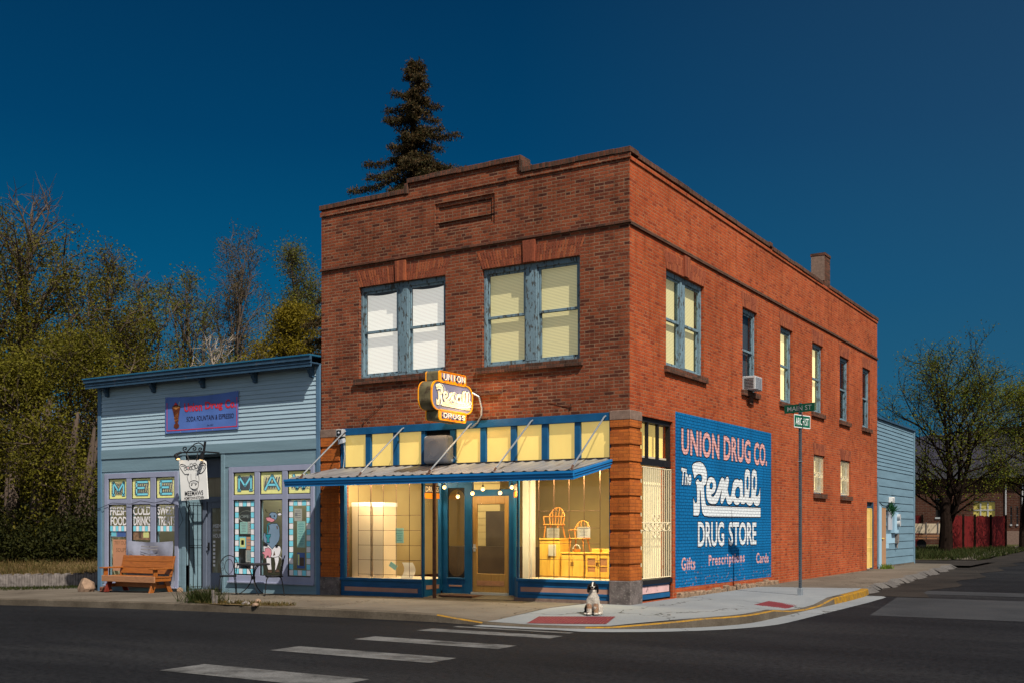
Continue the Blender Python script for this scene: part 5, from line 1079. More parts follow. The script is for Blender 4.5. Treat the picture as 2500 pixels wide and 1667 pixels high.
# wire sagging over the left panes
MB().tube([(LP[0][0]-.6, -.05, 1.95), (LP[0][0]-.1, -.06, 2.08), (LP[0][0]+.2, -.06, 2.16), (LP[1][0], -.06, 2.12), (LP[1][0]+.4, -.06, 2.20), (LP[2][0], -.06, 2.14), (LP[2][0]+.4, -.06, 2.20), (LP[2][1]+.2, -.06, 2.05), (LP[2][1]+.35, -.06, 1.7), (LP[2][1]+.2, -.06, 1.5)], .007, 4).build('string_wire', K['iron'], H)

# papers and boards in the panes (each one could be taken down)
def paper(name, label, cat, q, y, mat, lines=0, group=None, ink='ink_soft', words=None, extra=None):
    """q: four photo points (tl, tr, br, bl) on the plane y"""
    if .07 < y < .1: y = .024+(y-.07)*.5
    P4 = [on_y(p[0], p[1], y) for p in q]; x0 = (P4[0][0]+P4[3][0])/2; x1 = (P4[1][0]+P4[2][0])/2; z1 = (P4[0][1]+P4[1][1])/2; z0 = (P4[2][1]+P4[3][1])/2
    m = MB(); m.box(x0, x1, y, y+.003, z0, z1, 0)
    for i in range(lines):
        zz = z1-(z1-z0)*(i+1.2)/(lines+1.6); ww = (x1-x0)*random.uniform(.45, .8); xm = (x0+x1)/2; m.add([(xm-ww/2, y-.001, zz), (xm+ww/2, y-.001, zz), (xm+ww/2, y-.001, zz+(z1-z0)*.25/(lines+1)), (xm-ww/2, y-.001, zz+(z1-z0)*.25/(lines+1))], [(0, 1, 2, 3)], 1)
    if words:
        for (txt, u0, u1, v0, v1) in words: put_text(m, txt, plane_y(x0+(x1-x0)*u0, x0+(x1-x0)*u1, z0+(z1-z0)*v0, z0+(z1-z0)*v1, y-.0015), 1, .0)
    for (u0, u1, v0, v1, k) in (extra or []): m.add([(x0+(x1-x0)*u0, y-.0012, z0+(z1-z0)*v0), (x0+(x1-x0)*u1, y-.0012, z0+(z1-z0)*v0), (x0+(x1-x0)*u1, y-.0012, z0+(z1-z0)*v1), (x0+(x1-x0)*u0, y-.0012, z0+(z1-z0)*v1)], [(0, 1, 2, 3)], k)
    return tag(m.build(name, [K[mat], K[ink], K['p_yellow'], K['banner_blue'], K['skin_photo'], K['p_brown'], K['p_cyan']]), label, cat, group)
c2 = lambda x, y: (200+x/3.7333, 1080+y/3.7333); c3 = lambda x, y: (580+x/7.65, 1215+y/7.65)
R4_ = lambda f, x0, x1, y0, y1: [f(x0, y0), f(x1, y0), f(x1, y1), f(x0, y1)]
paper('poster', 'salmon hand lettered soup poster behind the leftmost pane', 'poster', R4_(c2, 283, 418, 880, 1165), .075, 'orange_paper', 0, None, 'wood_worn', [('TRY OUR', .1, .98, .84, .95), ('SOUPS', .22, .92, .60, .73)])
paper('poster', 'printed photo poster of faces behind the middle left pane', 'poster', R4_(c2, 458, 628, 782, 884), .075, 'skin_photo', 0, None, 'ink', None, [(.05, .25, .1, .5, 0), (.35, .5, .15, .7, 5), (.6, .9, .2, .85, 2)])
paper('flyer', 'pale blue and violet flyer above the salmon poster', 'flyer', R4_(c2, 268, 400, 782, 858), .08, 'vinyl', 0, None, 'ink', None, [(.0, .35, .1, .95, 6), (.4, 1, .05, .8, 3)])
paper('flyer', 'mint notice with small print under the neon open sign', 'flyer', R4_(c3, 45, 185, 445, 665), .08, 'teal_paper', 6); paper('flyer', 'white notice with a dark square right of the mint notice', 'flyer', R4_(c3, 190, 272, 440, 665), .082, 'paper', 5, None, 'ink_soft', None, [(.5, .9, .55, .85, 1)])
paper('flyer', 'yellow bordered flyer with a round emblem low in the checkered pane', 'flyer', R4_(c3, 30, 158, 718, 938), .08, 'p_cyan', 0, None, 'ink', None, [(.12, .88, .1, .9, 2), (.3, .7, .3, .7, 0)]); paper('flyer', 'brown kraft flyer beside the yellow bordered one', 'flyer', R4_(c3, 165, 272, 722, 958), .083, 'orange_paper', 3); paper('flyer', 'pale blue list at the bottom of the checkered pane', 'flyer', R4_(c3, 152, 275, 972, 1195), .08, 'paper', 8, None, 'p_teal')
paper('flyer', 'white sheet with a dark stamp in the pane nearest the brick building', 'flyer', R4_(c3, 1060, 1200, 195, 425), .08, 'paper', 4, None, 'ink_soft', None, [(.08, .42, .38, .68, 1)]); paper('flyer', 'long green list in the pane nearest the brick building', 'flyer', R4_(c3, 1112, 1265, 430, 920), .08, 'teal_paper', 14, None, 'p_teal'); paper('poster', 'blue and yellow picture poster low in the pane nearest the brick building', 'poster', R4_(c3, 1112, 1255, 1018, 1310), .08, 'banner_blue', 0, None, 'ink', None, [(.08, .3, .2, .9, 2), (.35, .9, .15, .7, 5), (.3, .9, .72, .92, 0)])
m = MB(); q0 = on_y(*c3(50, 370), .09); q1 = on_y(*c3(250, 310), .09); put_text(m, 'OPEN', plane_y(q0[0], q1[0]+.06, q0[1], q1[1], .09), 0, -.0)
cxm, czm = (q0[0]+q1[0])/2+.02, (q0[1]+q1[1])/2
os_ = thing('open_sign', 'unlit neon open sign behind the checkered pane', 'sign', (cxm, .1, czm-.1)); m.build('lettering', K['sign_dull'], os_); MB().tube([(cxm+.25*math.cos(a), .1, czm+.14*math.sin(a)) for a in np.linspace(0, 6.28, 24)], .006, 4).build('neon_tube', K['sign_dull'], os_)

# vinyl banner under the left panes
bx0, bx1 = F2(443, 1000)[0], F2(848, 1000)[0]; bz1, bz0 = F2(640, 893)[1], PZ['l0']-.16
m = MB(); nx, nz = 16, 10; v = []
for j in range(nz+1):
    for i in range(nx+1):
        u, t = i/nx, j/nz; v.append((bx0+(bx1-bx0)*u, -.055-.02*math.sin(u*5+t*3)-.018*math.sin((u+t)*9), bz0+(bz1-bz0)*t-.035*math.sin(math.pi*u)*t))
m.add(v, [(j*(nx+1)+i, j*(nx+1)+i+1, (j+1)*(nx+1)+i+1, (j+1)*(nx+1)+i) for j in range(nz) for i in range(nx)])
bn = thing('vinyl_banner', 'rumpled pale vinyl banner with small print hung behind the orange bench', 'banner', (bx0, -.05, bz0)); m.build('sheet', K['vinyl'], bn, smooth=True)
m = MB(); bw_ = bx1-bx0
for i in range(9):
    zz = bz1-.14-.075*i-(.05 if i > 1 else 0); a = bx0+bw_*(.30+.05*random.random()); b = bx0+bw_*(.66+.06*random.random()); ribbon(m, [(a, zz), ((a+b)/2, zz-.01), (b, zz)], .014 if i > 1 else .03, PYc(-.108))
ribbon(m, [(bx0+.14+.10*math.cos(a), bz1-.38+.10*math.sin(a)) for a in np.linspace(0, 6, 14)], .012, PYc(-.108)); ribbon(m, [(bx0+.2+.06*math.cos(a), bz1-.58+.06*math.sin(a)) for a in np.linspace(0, 6.2, 12)], .014, PYc(-.108))
m.build('print', K['ink_soft'], bn)
# printed banner on the clapboards
bx0, bx1, bz0, bz1 = -13.07, -10.47, 3.905, 4.84; bd = thing('soda_banner', 'blue vinyl banner with red lettering and a soda glass on the clapboards', 'banner', (bx0, -.04, bz0))
m = MB(); v = []; nx = 24; nz = 8
for j in range(nz+1):
    for i in range(nx+1):
        u, t = i/nx, j/nz; v.append((bx0+(bx1-bx0)*u, -.045-.045*math.sin(math.pi*u)*max(0, (t-.45)/.55)**2*(1-t)*3.2, bz0+(bz1-bz0)*t-.05*math.sin(math.pi*u)*(t**4)))
m.add(v, [(j*(nx+1)+i, j*(nx+1)+i+1, (j+1)*(nx+1)+i+1, (j+1)*(nx+1)+i) for j in range(nz) for i in range(nx)], 0)
m.build('sheet', K['banner_blue'], bd, smooth=True)
def bq(cx, cy): return on_y(400+cx/11.76, 940+cy/11.76, -.085)
m = MB(); yb = -.088
a, b = bx0+.07, bx1-.05
for p, q in (((a, bz0+.07), (b, bz0+.07)), ((b, bz0+.07), (b, bz1-.16)), ((a, bz0+.07), (a, bz1-.16))): ribbon(m, [p, q], .022, PYc(yb), 0)
def btext(body, tl, bl, tr, br, k, bold):
    c = [bq(*p) for p in (bl, br, tl, tr)]; put_text(m, body, lambda u, v: ((c[0][0]*(1-u)+c[1][0]*u), yb-.002, (c[0][1]*(1-u)+c[1][1]*u)*(1-v)+(c[2][1]*(1-u)+c[3][1]*u)*v), k, bold)
btext('Union', (560, 510), (560, 760), (1075, 470), (1075, 720), 0, .03); btext('Drug', (1150, 470), (1160, 740), (1660, 420), (1660, 700), 0, .03); btext('Co.', (1735, 400), (1735, 655), (2040, 380), (2040, 630), 0, .03)
btext('SODA FOUNTAIN & ESPRESSO', (622, 895), (622, 1035), (1980, 785), (1980, 925), 1, .006); btext('Est.1907', (1212, 1112), (1212, 1160), (1390, 1098), (1390, 1146), 1, 0)
gp = [bq(*p) for p in ((205, 640), (225, 590), (270, 560), (290, 480), (340, 500), (380, 560), (445, 590), (450, 640), (425, 720), (375, 1090), (410, 1130), (400, 1200), (325, 1245), (250, 1190), (265, 1110), (300, 1090), (240, 760))]
fill(m, gp, PYc(yb-.002), 2); ribbon(m, [bq(405, 580), bq(425, 460)], .012, PYc(yb-.003), 3); fill(m, [bq(*p) for p in ((215, 630), (320, 590), (440, 620), (320, 690))], PYc(yb-.004), 4); fill(m, [bq(*p) for p in ((265, 560), (310, 480), (370, 555))], PYc(yb-.0042), 0)
for _ in range(26): p = bq(random.uniform(265, 395), random.uniform(780, 1060)); m.add([(p[0]-.012, yb-.004, p[1]-.014), (p[0]+.012, yb-.004, p[1]-.01), (p[0]+.008, yb-.004, p[1]+.016)], [(0, 1, 2)], 4)
K['amber'] = paint('amber print', (.42, .17, .05), .5, .3, 20)
def sheet_y(x, z):
    u = min(1, max(0, (x-bx0)/(bx1-bx0))); t = min(1, max(0, (z-bz0)/(bz1-bz0))); return -.045-.045*math.sin(math.pi*u)*max(0, (t-.45)/.55)**2*(1-t)*3.2
m.v = [(x, y-yb+sheet_y(x, z)-.004, z) for x, y, z in m.v]
m.build('print', [K['banner_red'], K['banner_dark'], K['cola'], K['p_yellow'], K['amber']], bd)
m = MB()
for u in (.02, .22, .44, .66, .98):
    for z in (bz0+.02, bz1-.02): m.ball((bx0+(bx1-bx0)*u, -.05, z), .010, 6)
m.build('eyelets', K['light_grey'], bd)

# hanging cow sign: scroll bracket, chains, board, lamps
SY = -.5; hs = thing('hanging_sign', 'white hanging board with a line drawn cow under a scrolled iron bracket', 'sign', (-11.15, 0, 3.4))
def HQ(cx, cy): return on_y(430+cx/9.222, 1070+cy/9.222, SY)
PS = lambda dy: (lambda x, z: (x, SY-dy, z))
q = [HQ(*p) for p in ((62, 483), (600, 472), (668, 520), (718, 1350), (115, 1395))]
m = MB(); m.prism([(x, SY, z) for x, z in q], (0, .02, 0)); brd = m.build('board', K['white'], hs)
m = MB()
def ln(pts, wd=.012, k=0, closed=False, sm=True):
    q = [HQ(*p) for p in pts]; q = [(p.x, p.y) for p in smooth_line([(a, b, 0) for a, b in (q+[q[0]] if closed else q)], 5)] if sm else q
    ribbon(m, q, wd, PS(.004), k)
ln([(245, 790), (200, 800), (130, 710), (90, 640), (95, 590), (130, 575), (200, 595), (240, 640)], .016); ln([(520, 780), (580, 770), (650, 690), (672, 600), (640, 550), (580, 548), (520, 590)], .022)
ln([(120, 620), (160, 615), (210, 640)], .01); ln([(540, 610), (600, 600), (640, 600), (620, 680)], .014)
ln([(250, 800), (258, 900), (295, 1010)]); ln([(335, 790), (340, 920)], .008); ln([(440, 780), (455, 920)], .008); ln([(500, 800), (520, 900), (505, 1000)])
ln([(300, 1050), (310, 980), (350, 950), (410, 940), (470, 955), (500, 990), (500, 1070), (470, 1120), (400, 1135), (330, 1110)], .016, 0, True); ln([(340, 1000), (400, 990), (465, 1000)]); ln([(350, 1130), (400, 1160), (470, 1150), (480, 1120)], .014)
for c in ((355, 1030), (445, 1025)): ln([(c[0]-14, c[1]), (c[0], c[1]+14), (c[0]+14, c[1]-6)], .02)
for cx, cy, r in ((270, 655, 40), (345, 590, 34), (390, 650, 42), (455, 620, 38), (480, 690, 36), (330, 665, 30), (425, 575, 30), (210, 680, 30), (540, 660, 28), (520, 730, 26)): ln([(cx+r*(1+.22*math.cos(5*a))*math.cos(a), cy+r*(1+.22*math.cos(5*a))*math.sin(a)) for a in np.linspace(0, 6.28, 16)], .009)
for c in ((275, 800), (495, 795)): fill(m, [HQ(c[0]+18*math.cos(a), c[1]+20*math.sin(a)) for a in np.linspace(0, 5.9, 9)], PS(.005), 0)
fill(m, [HQ(272+15*math.cos(a), 655+15*math.sin(a)) for a in np.linspace(0, 5.9, 9)], PS(.005), 1)
def htext(body, tl, bl, tr, br):
    c = [HQ(*p) for p in (bl, br, tl, tr)]; put_text(m, body, lambda u, v: (c[0][0]*(1-u)+c[1][0]*u, SY-.005, (c[0][1]*(1-u)+c[1][1]*u)*(1-v)+(c[2][1]*(1-u)+c[3][1]*u)*v), 0, .012)
htext('MEEMAWS', (200, 1180), (200, 1288), (612, 1155), (612, 1262)); htext('HOMETOWN KITCHEN', (190, 1312), (190, 1375), (628, 1282), (628, 1342))
m.build('drawing', [K['ink'], K['banner_red']], brd)
m = MB(); T = lambda pts, r=.014, y=SY: m.tube([(HQ(*p)[0], y, HQ(*p)[1]) for p in pts], r, 6)
T([(120, 312), (640, 290)], .02); T([(640, 60), (610, 290)], .03, SY+.02)
def curl(cx, cy, r, a0, a1, n=14, sh=.75): return [(cx+r*(1-sh*i/n)*math.cos(a0+(a1-a0)*i/n), cy+r*(1-sh*i/n)*math.sin(a0+(a1-a0)*i/n)) for i in range(n+1)]
T([(240, 300), (330, 200), (420, 115), (510, 90), (580, 120), (610, 170)], .014); T([(235, 300)]+curl(205, 225, 55, 2.2, 8.2)); T(curl(405, 225, 55, -1.9, 4.6)); T(curl(550, 235, 48, 1.8, 8.2)); 
x0, z0 = HQ(640, 290); x1, z1 = HQ(640, 70); m.box(x1-.02, x1+.02, SY+.02, .0, z0-.02, z0+.015); m.build('bracket', K['iron'], hs)
m = MB()
for p in ([(235, 325), (285, 485)], [(485, 325), (465, 485)]):
    a, b = HQ(*p[0]), HQ(*p[1])
    for i in range(8): t = (i+.5)/8; m.lathe((a[0]+(b[0]-a[0])*t, SY, a[1]+(b[1]-a[1])*t), [(.008, -.016), (.017, 0), (.008, .016)], 5)
m.build('chain', K['iron'], hs)
for k, (p, r) in enumerate((([(120, 305), (55, 365), (115, 460)], 1), ([(640, 300), (665, 330), (640, 470)], 1))):
    m = MB(); pts = [(HQ(*c)[0], SY-.10, HQ(*c)[1]) for c in p]; pts[0] = (pts[0][0], SY, pts[0][2]); m.tube(pts[:2], .03, 8); m.tube(pts[1:], [.045, .062], 10); lp = m.build('spot_lamp', K['iron'], hs)
    MB().ball((pts[2][0], pts[2][1], pts[2][2]-.005), (.05, .05, .02), 8).build('bulb', K['bulb'], lp)

# ================================================================ THINGS ON THE FRONTS
# evaporative cooler in the transom
cx0, cx1 = on_y(1031, 1090, -.25)[0], on_y(1090, 1090, -.25)[0]; cz0, cz1 = on_y(1060, 1131, -.25)[1], on_y(1060, 1061, -.25)[1]
ec = thing('evaporative_cooler', 'rounded grey evaporative cooler sticking out of the transom', 'cooler', (cx0, .05, cz0))
o = MB().box(cx0, cx1, -.25, .08, cz0, cz1).build('housing', K['grey_metal'], ec); b = o.modifiers.new('bevel', 'BEVEL'); b.width = .085; b.segments = 4
m = MB(); xm, zm = (cx0+cx1)/2, (cz0+cz1)/2-.02
for r in (.13, .17, .21): m.tube([(xm+r*math.cos(a), -.252, zm+r*math.sin(a)) for a in np.linspace(0, 6.28, 25)], .004, 4)
for dx, dz in ((0, .24), (-.2, -.1), (.2, -.1)): m.ball((xm+dx, -.252, zm+dz), .014, 6)
m.build('louvre_rings', K['grey_metal'], ec)
MB().tube([(cx1-.05, -.15, cz0+.3), (cx1+.12, .02, cz0+.05)], .006, 4).build('stay', K['galv'], ec)
# alarm box and flood lamp at the left end of the beam
x, z = on_y(830, 1056, -.1); al = thing('alarm_box', 'square white alarm speaker at the left end of the shop beam', 'alarm', (x, -.02, z))
MB().box(x-.09, x+.09, -.14, -.01, z-.085, z+.085).build('case', K['light_grey'], al, bevel=.006); m = MB(); m.box(x-.065, x+.065, -.146, -.138, z-.06, z+.06); m.build('horn', K['iron'], al); MB().ball((x, -.15, z), (.03, .02, .03), 8).build('driver', K['grey_metal'], al)
x, z = on_y(834, 1075, -.1); fl2 = thing('flood_lamp', 'small grey flood lamp below the white alarm box', 'lamp', (x, -.02, z)); m = MB(); m.prism([(x-.08, -.05, z-.06), (x+.09, -.05, z-.03), (x+.07, -.05, z+.07), (x-.06, -.05, z+.05)], (0, -.10, -.03)); m.build('housing', K['grey_metal'], fl2, bevel=.008); MB().tube([(x, -.05, z), (x, -.0, z+.06)], .018).build('arm', K['grey_metal'], fl2)
tag(MB().tube([(x+.02, -.045, z-.05), (x+.05, -.045, z-.3), (x+.01, -.045, z-.55), (x, -.045, 2.83)], .010, 5).build('cable', K['light_grey']), 'pale cable dropping from the flood lamp to the awning', 'cable')
# window air conditioner
ac = thing('air_conditioner', 'white window air conditioner in the narrow dark window of the side wall', 'air conditioner', (0, 6.9, 4.86))
m = MB().box(-.2, .27, 6.50, 7.02, 4.87, 5.20); m.build('case', K['light_grey'], ac, bevel=.012); m = MB()
for i in range(11): m.box(.272, .280, 6.55, 6.97, 4.89+i*.027, 4.902+i*.027)
m.build('grille', K['grey_metal'], ac); m = MB()
for i in range(7): m.box(-.0, .23, 6.492, 6.499, 4.91+i*.037, 4.922+i*.037)
m.build('side_louvre', K['dark'], ac); MB().box(.0, .06, 6.75, 6.98, 4.55, 4.74).build('prop', K['brick_dark'], ac)
# small wires and anchors on the brick front
for px, py, dx, dz in ((890, 1030, .55, .38), (1397, 990, -.55, .14)):
    x, z = on_y(px, py); tag(MB().tube([(x, -.03, z), (x, -.035, z+.04)], .02, 6).tube([(x, -.03, z+.02), (x+dx, -.02, z+dz)], .006, 4).build('wall_anchor', K['rust']), 'rusty anchor with a wire on the brick, '+('left of the neon sign' if dx > 0 else 'right of the neon sign'), 'anchor')

# globe bulbs in the lobby
for k, (px, py, lab) in enumerate(((1085, 1188, 'over the lettered band'), (1118, 1211, 'in front of the arched side light'), (1153.5, 1203, 'at the left corner of the tan door'), (1179, 1192.5, 'highest over the tan door'), (1221, 1202, 'over the right half of the tan door'), (1249.7, 1188, 'against the right door post'))):
    x, z = on_y(px, py, .30); g = thing('globe_bulb', 'lit globe bulb '+lab, 'light bulb', (x, .30, z), 'globe bulbs strung in the shop lobby')
    MB().ball((x, .30, z), .042, 12).build('globe', K['bulb'], g, smooth=True); MB().tube([(x, .30, z+.04), (x, .30, z+.09)], .018).tube([(x, .30, z+.09), (x, .30, 2.67)], .005, 4).build('cord', K['iron'], g)
    l = bpy.data.lights.new('bulb_light', 'POINT'); l.energy = 5.; l.color = (1, .72, .38); l.shadow_soft_size = .06; lo = bpy.data.objects.new('bulb_light', l); COL.objects.link(lo); lo.location = (x, .24, z-.09)

# ---- display windows
def yq(px, py, y): return on_y(px, py, y)
def cupboard(label, px0, px1, pyt, y, dep, doors=2, glazed=False, mat='pine', base=.45, cat='cupboard', knob=True):
    x0, zt = yq(px0, pyt, y); x1 = yq(px1, pyt, y)[0]; t = thing('cupboard', label, cat, ((x0+x1)/2, y+dep/2, base))
    m = MB().box(x0, x1, y+.02, y+dep, base, zt-.03); m.box(x0-.01, x1+.01, y-.01, y+dep, zt-.03, zt); m.build('carcass', K[mat], t, bevel=.004)
    w_ = (x1-x0-.02)/doors
    for i in range(doors):
        a = x0+.01+w_*i; d = MB()
        if glazed:
            h0, h1 = base+.04, zt-.06
            d.box(a+.004, a+.05, y, y+.02, h0, h1).box(a+w_-.05, a+w_-.004, y, y+.02, h0, h1).box(a+.05, a+w_-.05, y, y+.02, h0, h0+.1).box(a+.05, a+w_-.05, y, y+.02, h1-.06, h1).box(a+.05, a+w_-.05, y+.002, y+.018, (h0+h1)/2-.01, (h0+h1)/2+.01)
            d_ = d.build('door', K[mat], t); MB().box(a+.05, a+w_-.05, y+.012, y+.016, h0+.1, h1-.06).build('glazing', K['wood_worn'], d_)
        else: d.box(a+.004, a+w_-.004, y, y+.02, base+.04, zt-.06); d_ = d.build('door', K[mat], t, bevel=.004)
        if knob: MB().box(a+w_-.028 if i == 0 else a+.012, a+w_-.012 if i == 0 else a+.028, y-.018, y, (base+zt)/2-.01, (base+zt)/2+.07).build('handle', K['rust'], d_)
    return x0, x1, zt
c1_ = cupboard('tall yellow varnished cupboard with a white card, left in the shop window', 1316, 1366, 1313, .88, .42); c2_ = cupboard('lower plain yellow cupboard in the middle of the shop window', 1369, 1425, 1347, .80, .42); c3_ = cupboard('yellow cupboard with two glazed doors by the brick pilaster', 1428, 1489, 1347, .80, .42, 2, True)
MB()
for px0, px1, pyt, lab in ((859, 904, 1226, 'tall cream carton standing left of its twin in the shop window'), (910, 936, 1226, 'narrow cream carton standing beside the tall one in the shop window')):
    x0, zt = yq(px0, pyt, .45); x1 = yq(px1, pyt, .45)[0]; t = thing('carton', lab, 'carton', ((x0+x1)/2, .6, .36)); MB().box(x0, x1, .45, .95, .36, zt).build('box', K['cream'], t, bevel=.006); MB().box(x0-.006, x1+.006, .444, .956, zt-.09, zt+.006).build('lid', K['white'], t)
# windsor chairs on the cupboards
def windsor(px0, px1, py_seat, py_top, y, zbase, label):
    x0, zs = yq(px0, py_seat, y); x1 = yq(px1, py_seat, y)[0]; zt = yq((px0+px1)/2, py_top, y)[1]; w_ = x1-x0; xm = (x0+x1)/2
    t = thing('windsor_chair', label, 'chair', (xm, y+.15, zbase), 'windsor chairs displayed on cupboards')
    o = MB().box(x0, x1, y, y+.30, zs-.025, zs).build('seat', K['chair_or'], t, bevel=.012)
    for sx in (-1, 1):
        for yy in (.04, .26): MB().tube([(xm+sx*w_*.36, y+yy, zs-.02), (xm+sx*w_*.46, y+yy+(.0 if yy < .1 else .05), zbase)], [.016, .012], 6).build('leg', K['chair_or'], t)
    h = zt-zs; bow = [(xm+.46*w_*math.cos(a)*(1.0 if math.sin(a) < .4 else .92), y+.28+.05*math.sin(a), zs+h*.45+h*.55*math.sin(a)) for a in np.linspace(0, math.pi, 15)]
    m = MB().tube([(xm+.40*w_, y+.27, zs)]+bow+[(xm-.40*w_, y+.27, zs)], .013, 6); m.tube([(xm+.55*w_, y+.08, zs+h*.45), (xm+.46*w_, y+.27, zs+h*.47), (xm-.46*w_, y+.27, zs+h*.47), (xm-.55*w_, y+.08, zs+h*.45)], .012, 6); m.build('back_bow', K['chair_or'], t)
    m = MB()
    for u in (-.24, -.08, .08, .24): m.tube([(xm+u*w_, y+.27, zs), (xm+u*w_*1.3, y+.32, zs+h*(1-abs(u)*.35))], .007, 5)
    for sx in (-1, 1): m.tube([(xm+sx*.5*w_, y+.09, zs), (xm+sx*.55*w_, y+.08, zs+h*.45)], .010, 5)
    m.build('spindles', K['chair_or'], t)
windsor(1324, 1364, 1278, 1238, .98, c1_[2], 'honey oak windsor chair on the tall yellow cupboard'); windsor(1386, 1426, 1312, 1270, .88, c2_[2], 'honey oak windsor chair on the lower yellow cupboard')
for px, py, lab in ((1455, 1343, 'flat yellow box lying left on the glazed cupboard'), (1480, 1342, 'flat yellow box lying right on the glazed cupboard')):
    x, z = yq(px, py, .88); tag(MB().box(x-.10, x+.10, .88, 1.1, c3_[2], c3_[2]+.07).build('box', K['pine'], None, bevel=.005), lab, 'box')
x, z = yq(1405, 1347, .85); bk_ = thing('basket', 'small wicker basket with a hoop handle under the oak chair', 'basket', (x, .9, c2_[2])); MB().lathe((x, .9, c2_[2]), [(.07, 0), (.09, .07)], 12).build('bowl', K['chair_or'], bk_); MB().tube([(x+.085*math.cos(a), .9, c2_[2]+.06+.10*math.sin(a)) for a in np.linspace(0, math.pi, 10)], .006, 5).build('handle', K['white'], bk_)
c4_ = lambda x, y: (1130+x/3.7325, 1080+y/3.7325); cL = lambda x, y: (780+x/3.135, 980+y/3.135)
paper('notice', 'white printed notice in front of the taller yellow cupboard', 'notice', R4_(c4_, 765, 878, 772, 866), .30, 'paper', 6); paper('notice', 'white printed notice in the shop window, the one nearer the brick pilaster', 'notice', R4_(c4_, 1042, 1160, 765, 864), .30, 'paper', 6)
paper('card', 'blank white card fixed to the tall yellow cupboard', 'card', R4_(c4_, 780, 848, 926, 1030), .86, 'paper', 0)
paper('flyer', 'mint green flyer on the left shop window', 'flyer', R4_(cL, 582, 644, 966, 1080), .30, 'teal_paper', 7, None, 'p_teal')
x0, z0 = yq(*cL(625, 1348), .35); x1, z1 = yq(*cL(712, 1230), .35); m = MB(); v = []
for i in range(9):
    t = i/8; v += [(x0+.03*math.sin(t*3)-.02+.10*t*0, .35+.10*math.sin(t*2.6), .362+(z1-.362)*t), (x1+.03*math.sin(t*3)-.04*t, .35+.10*math.sin(t*2.6), .362+(z1-.362)*t)]
m.add(v, [(2*i, 2*i+1, 2*i+3, 2*i+2) for i in range(8)]); tag(m.build('curled_paper', K['paper'], smooth=True), 'white sheet curling up on the shop window floor', 'paper')
x0, z0 = yq(*cL(560, 1255), .4); tag(MB().obox((x0, .42, z0), (.09, 0, -.05), (0, .01, 0), (.03, 0, .05)).build('booklet', K['teal_paper']), 'small blue booklet leaning in the left shop window', 'booklet')

# ================================================================ FURNITURE ON THE PAVEMENT
gb = gz(-13.6, -.5); bench = thing('bench', 'orange pine plank bench with wide arms in front of the clapboard shop', 'bench', (-13.6, -.45, gb))
xa, xb = -14.62, -12.66
def plank(mb, a, b, w_, t, up=(0, 0, 1)): return mb.bar(a, b, t, w_, up=up)
lean = .16
for i in range(3):
    z = gb+.47+.155*i; y = -.22+lean*(i/3)*.75
    MB().prism([(xa+.0+.02*i, y, z), (xa+.02*i, y+.035, z), (xa+.02*i, y+.035+.04, z+.148), (xa+.02*i, y+.04, z+.148)], (xb-xa-.0-.02*i, 0, 0)).build('back_board', K['wood_or'], bench, bevel=.005)
for i in range(3): MB().box(xa, xb, -.72+.165*i, -.72+.165*i+.155, gb+.385, gb+.42).build('seat_board', K['wood_or'], bench, bevel=.005)
MB().box(xa-.02, xb+.02, -.765, -.725, gb+.27, gb+.425).build('apron', K['wood_worn'], bench, bevel=.006)
for x in (xa+.02, xb-.06):
    MB().box(x-.08, x+.10, -.80, -.18, gb+.60, gb+.635).build('arm', K['wood_or'], bench, bevel=.006)
    MB().box(x, x+.045, -.74, -.62, gb+.42, gb+.60).build('arm_post', K['wood_or'], bench, bevel=.004)
    MB().prism([(x, -.23, gb+.40), (x, -.17, gb+.40), (x, -.05, gb+.93), (x, -.11, gb+.93)], (.045, 0, 0)).build('back_post', K['wood_or'], bench)
    lx = x+.10 if x < -13.6 else x-.10
    for ya, yb_ in ((-.58, -.74), (-.30, -.12)):
        MB().prism([(lx, ya-.07, gb+.385), (lx, ya+.07, gb+.385), (lx, yb_+.07, gb), (lx, yb_-.07, gb)], (.05, 0, 0)).build('leg', K['wood_red'] if x < -13.6 else K['wood_or'], bench, bevel=.004)
    MB().box(lx-.03, lx-.001, -.72, -.16, gb+.12, gb+.21).build('leg_brace', K['wood_or'], bench)
    MB().box(x, x+.045, -.72, -.20, gb+.30, gb+.384).build('seat_bearer', K['wood_or'], bench)
MB().box(xa+.14, xb-.2, -.46, -.42, gb+.13, gb+.26).build('stretcher', K['wood_or'], bench, bevel=.004)
def rock(name, label, x, y, z, r, mat, seed, cat='rock'):
    bm = bmesh.new(); bmesh.ops.create_icosphere(bm, subdivisions=2, radius=1)
    for v in bm.verts:
        n = 1+.28*mnoise.noise(v.co*1.3+Vector((seed, 0, 0)))+.10*mnoise.noise(v.co*3.5+Vector((0, seed, 0))); v.co *= n; v.co.x *= r[0]; v.co.y *= r[1]; v.co.z = max(v.co.z*r[2], -.35*r[2])
    me = bpy.data.meshes.new(name); bm.to_mesh(me); bm.free(); me.materials.append(K[mat]); o = bpy.data.objects.new(name, me); COL.objects.link(o); o.location = (x, y, z+.3*r[2]); return tag(o, label, cat)
rx, ry, rz = on_g(210, 1443); rock('boulder', 'pointed tan boulder beside the blue corner board', rx, ry, rz, (.27, .2, .30), 'rock', 2.1)
rx, ry, rz = -12.45, -.12, gz(-12.4, 0); rock('stone', 'small reddish stone by the right end of the orange bench', rx, ry, rz, (.09, .08, .09), 'rock', 5.3)
x, y, z = -15.05, -.30, gz(-15, 0); tag(MB().box(x-.16, x+.14, y-.08, y+.08, z+.0, z+.12).build('loose_brick', K['brick_v'], None, bevel=.008), 'loose red brick on the pavement left of the orange bench', 'brick')
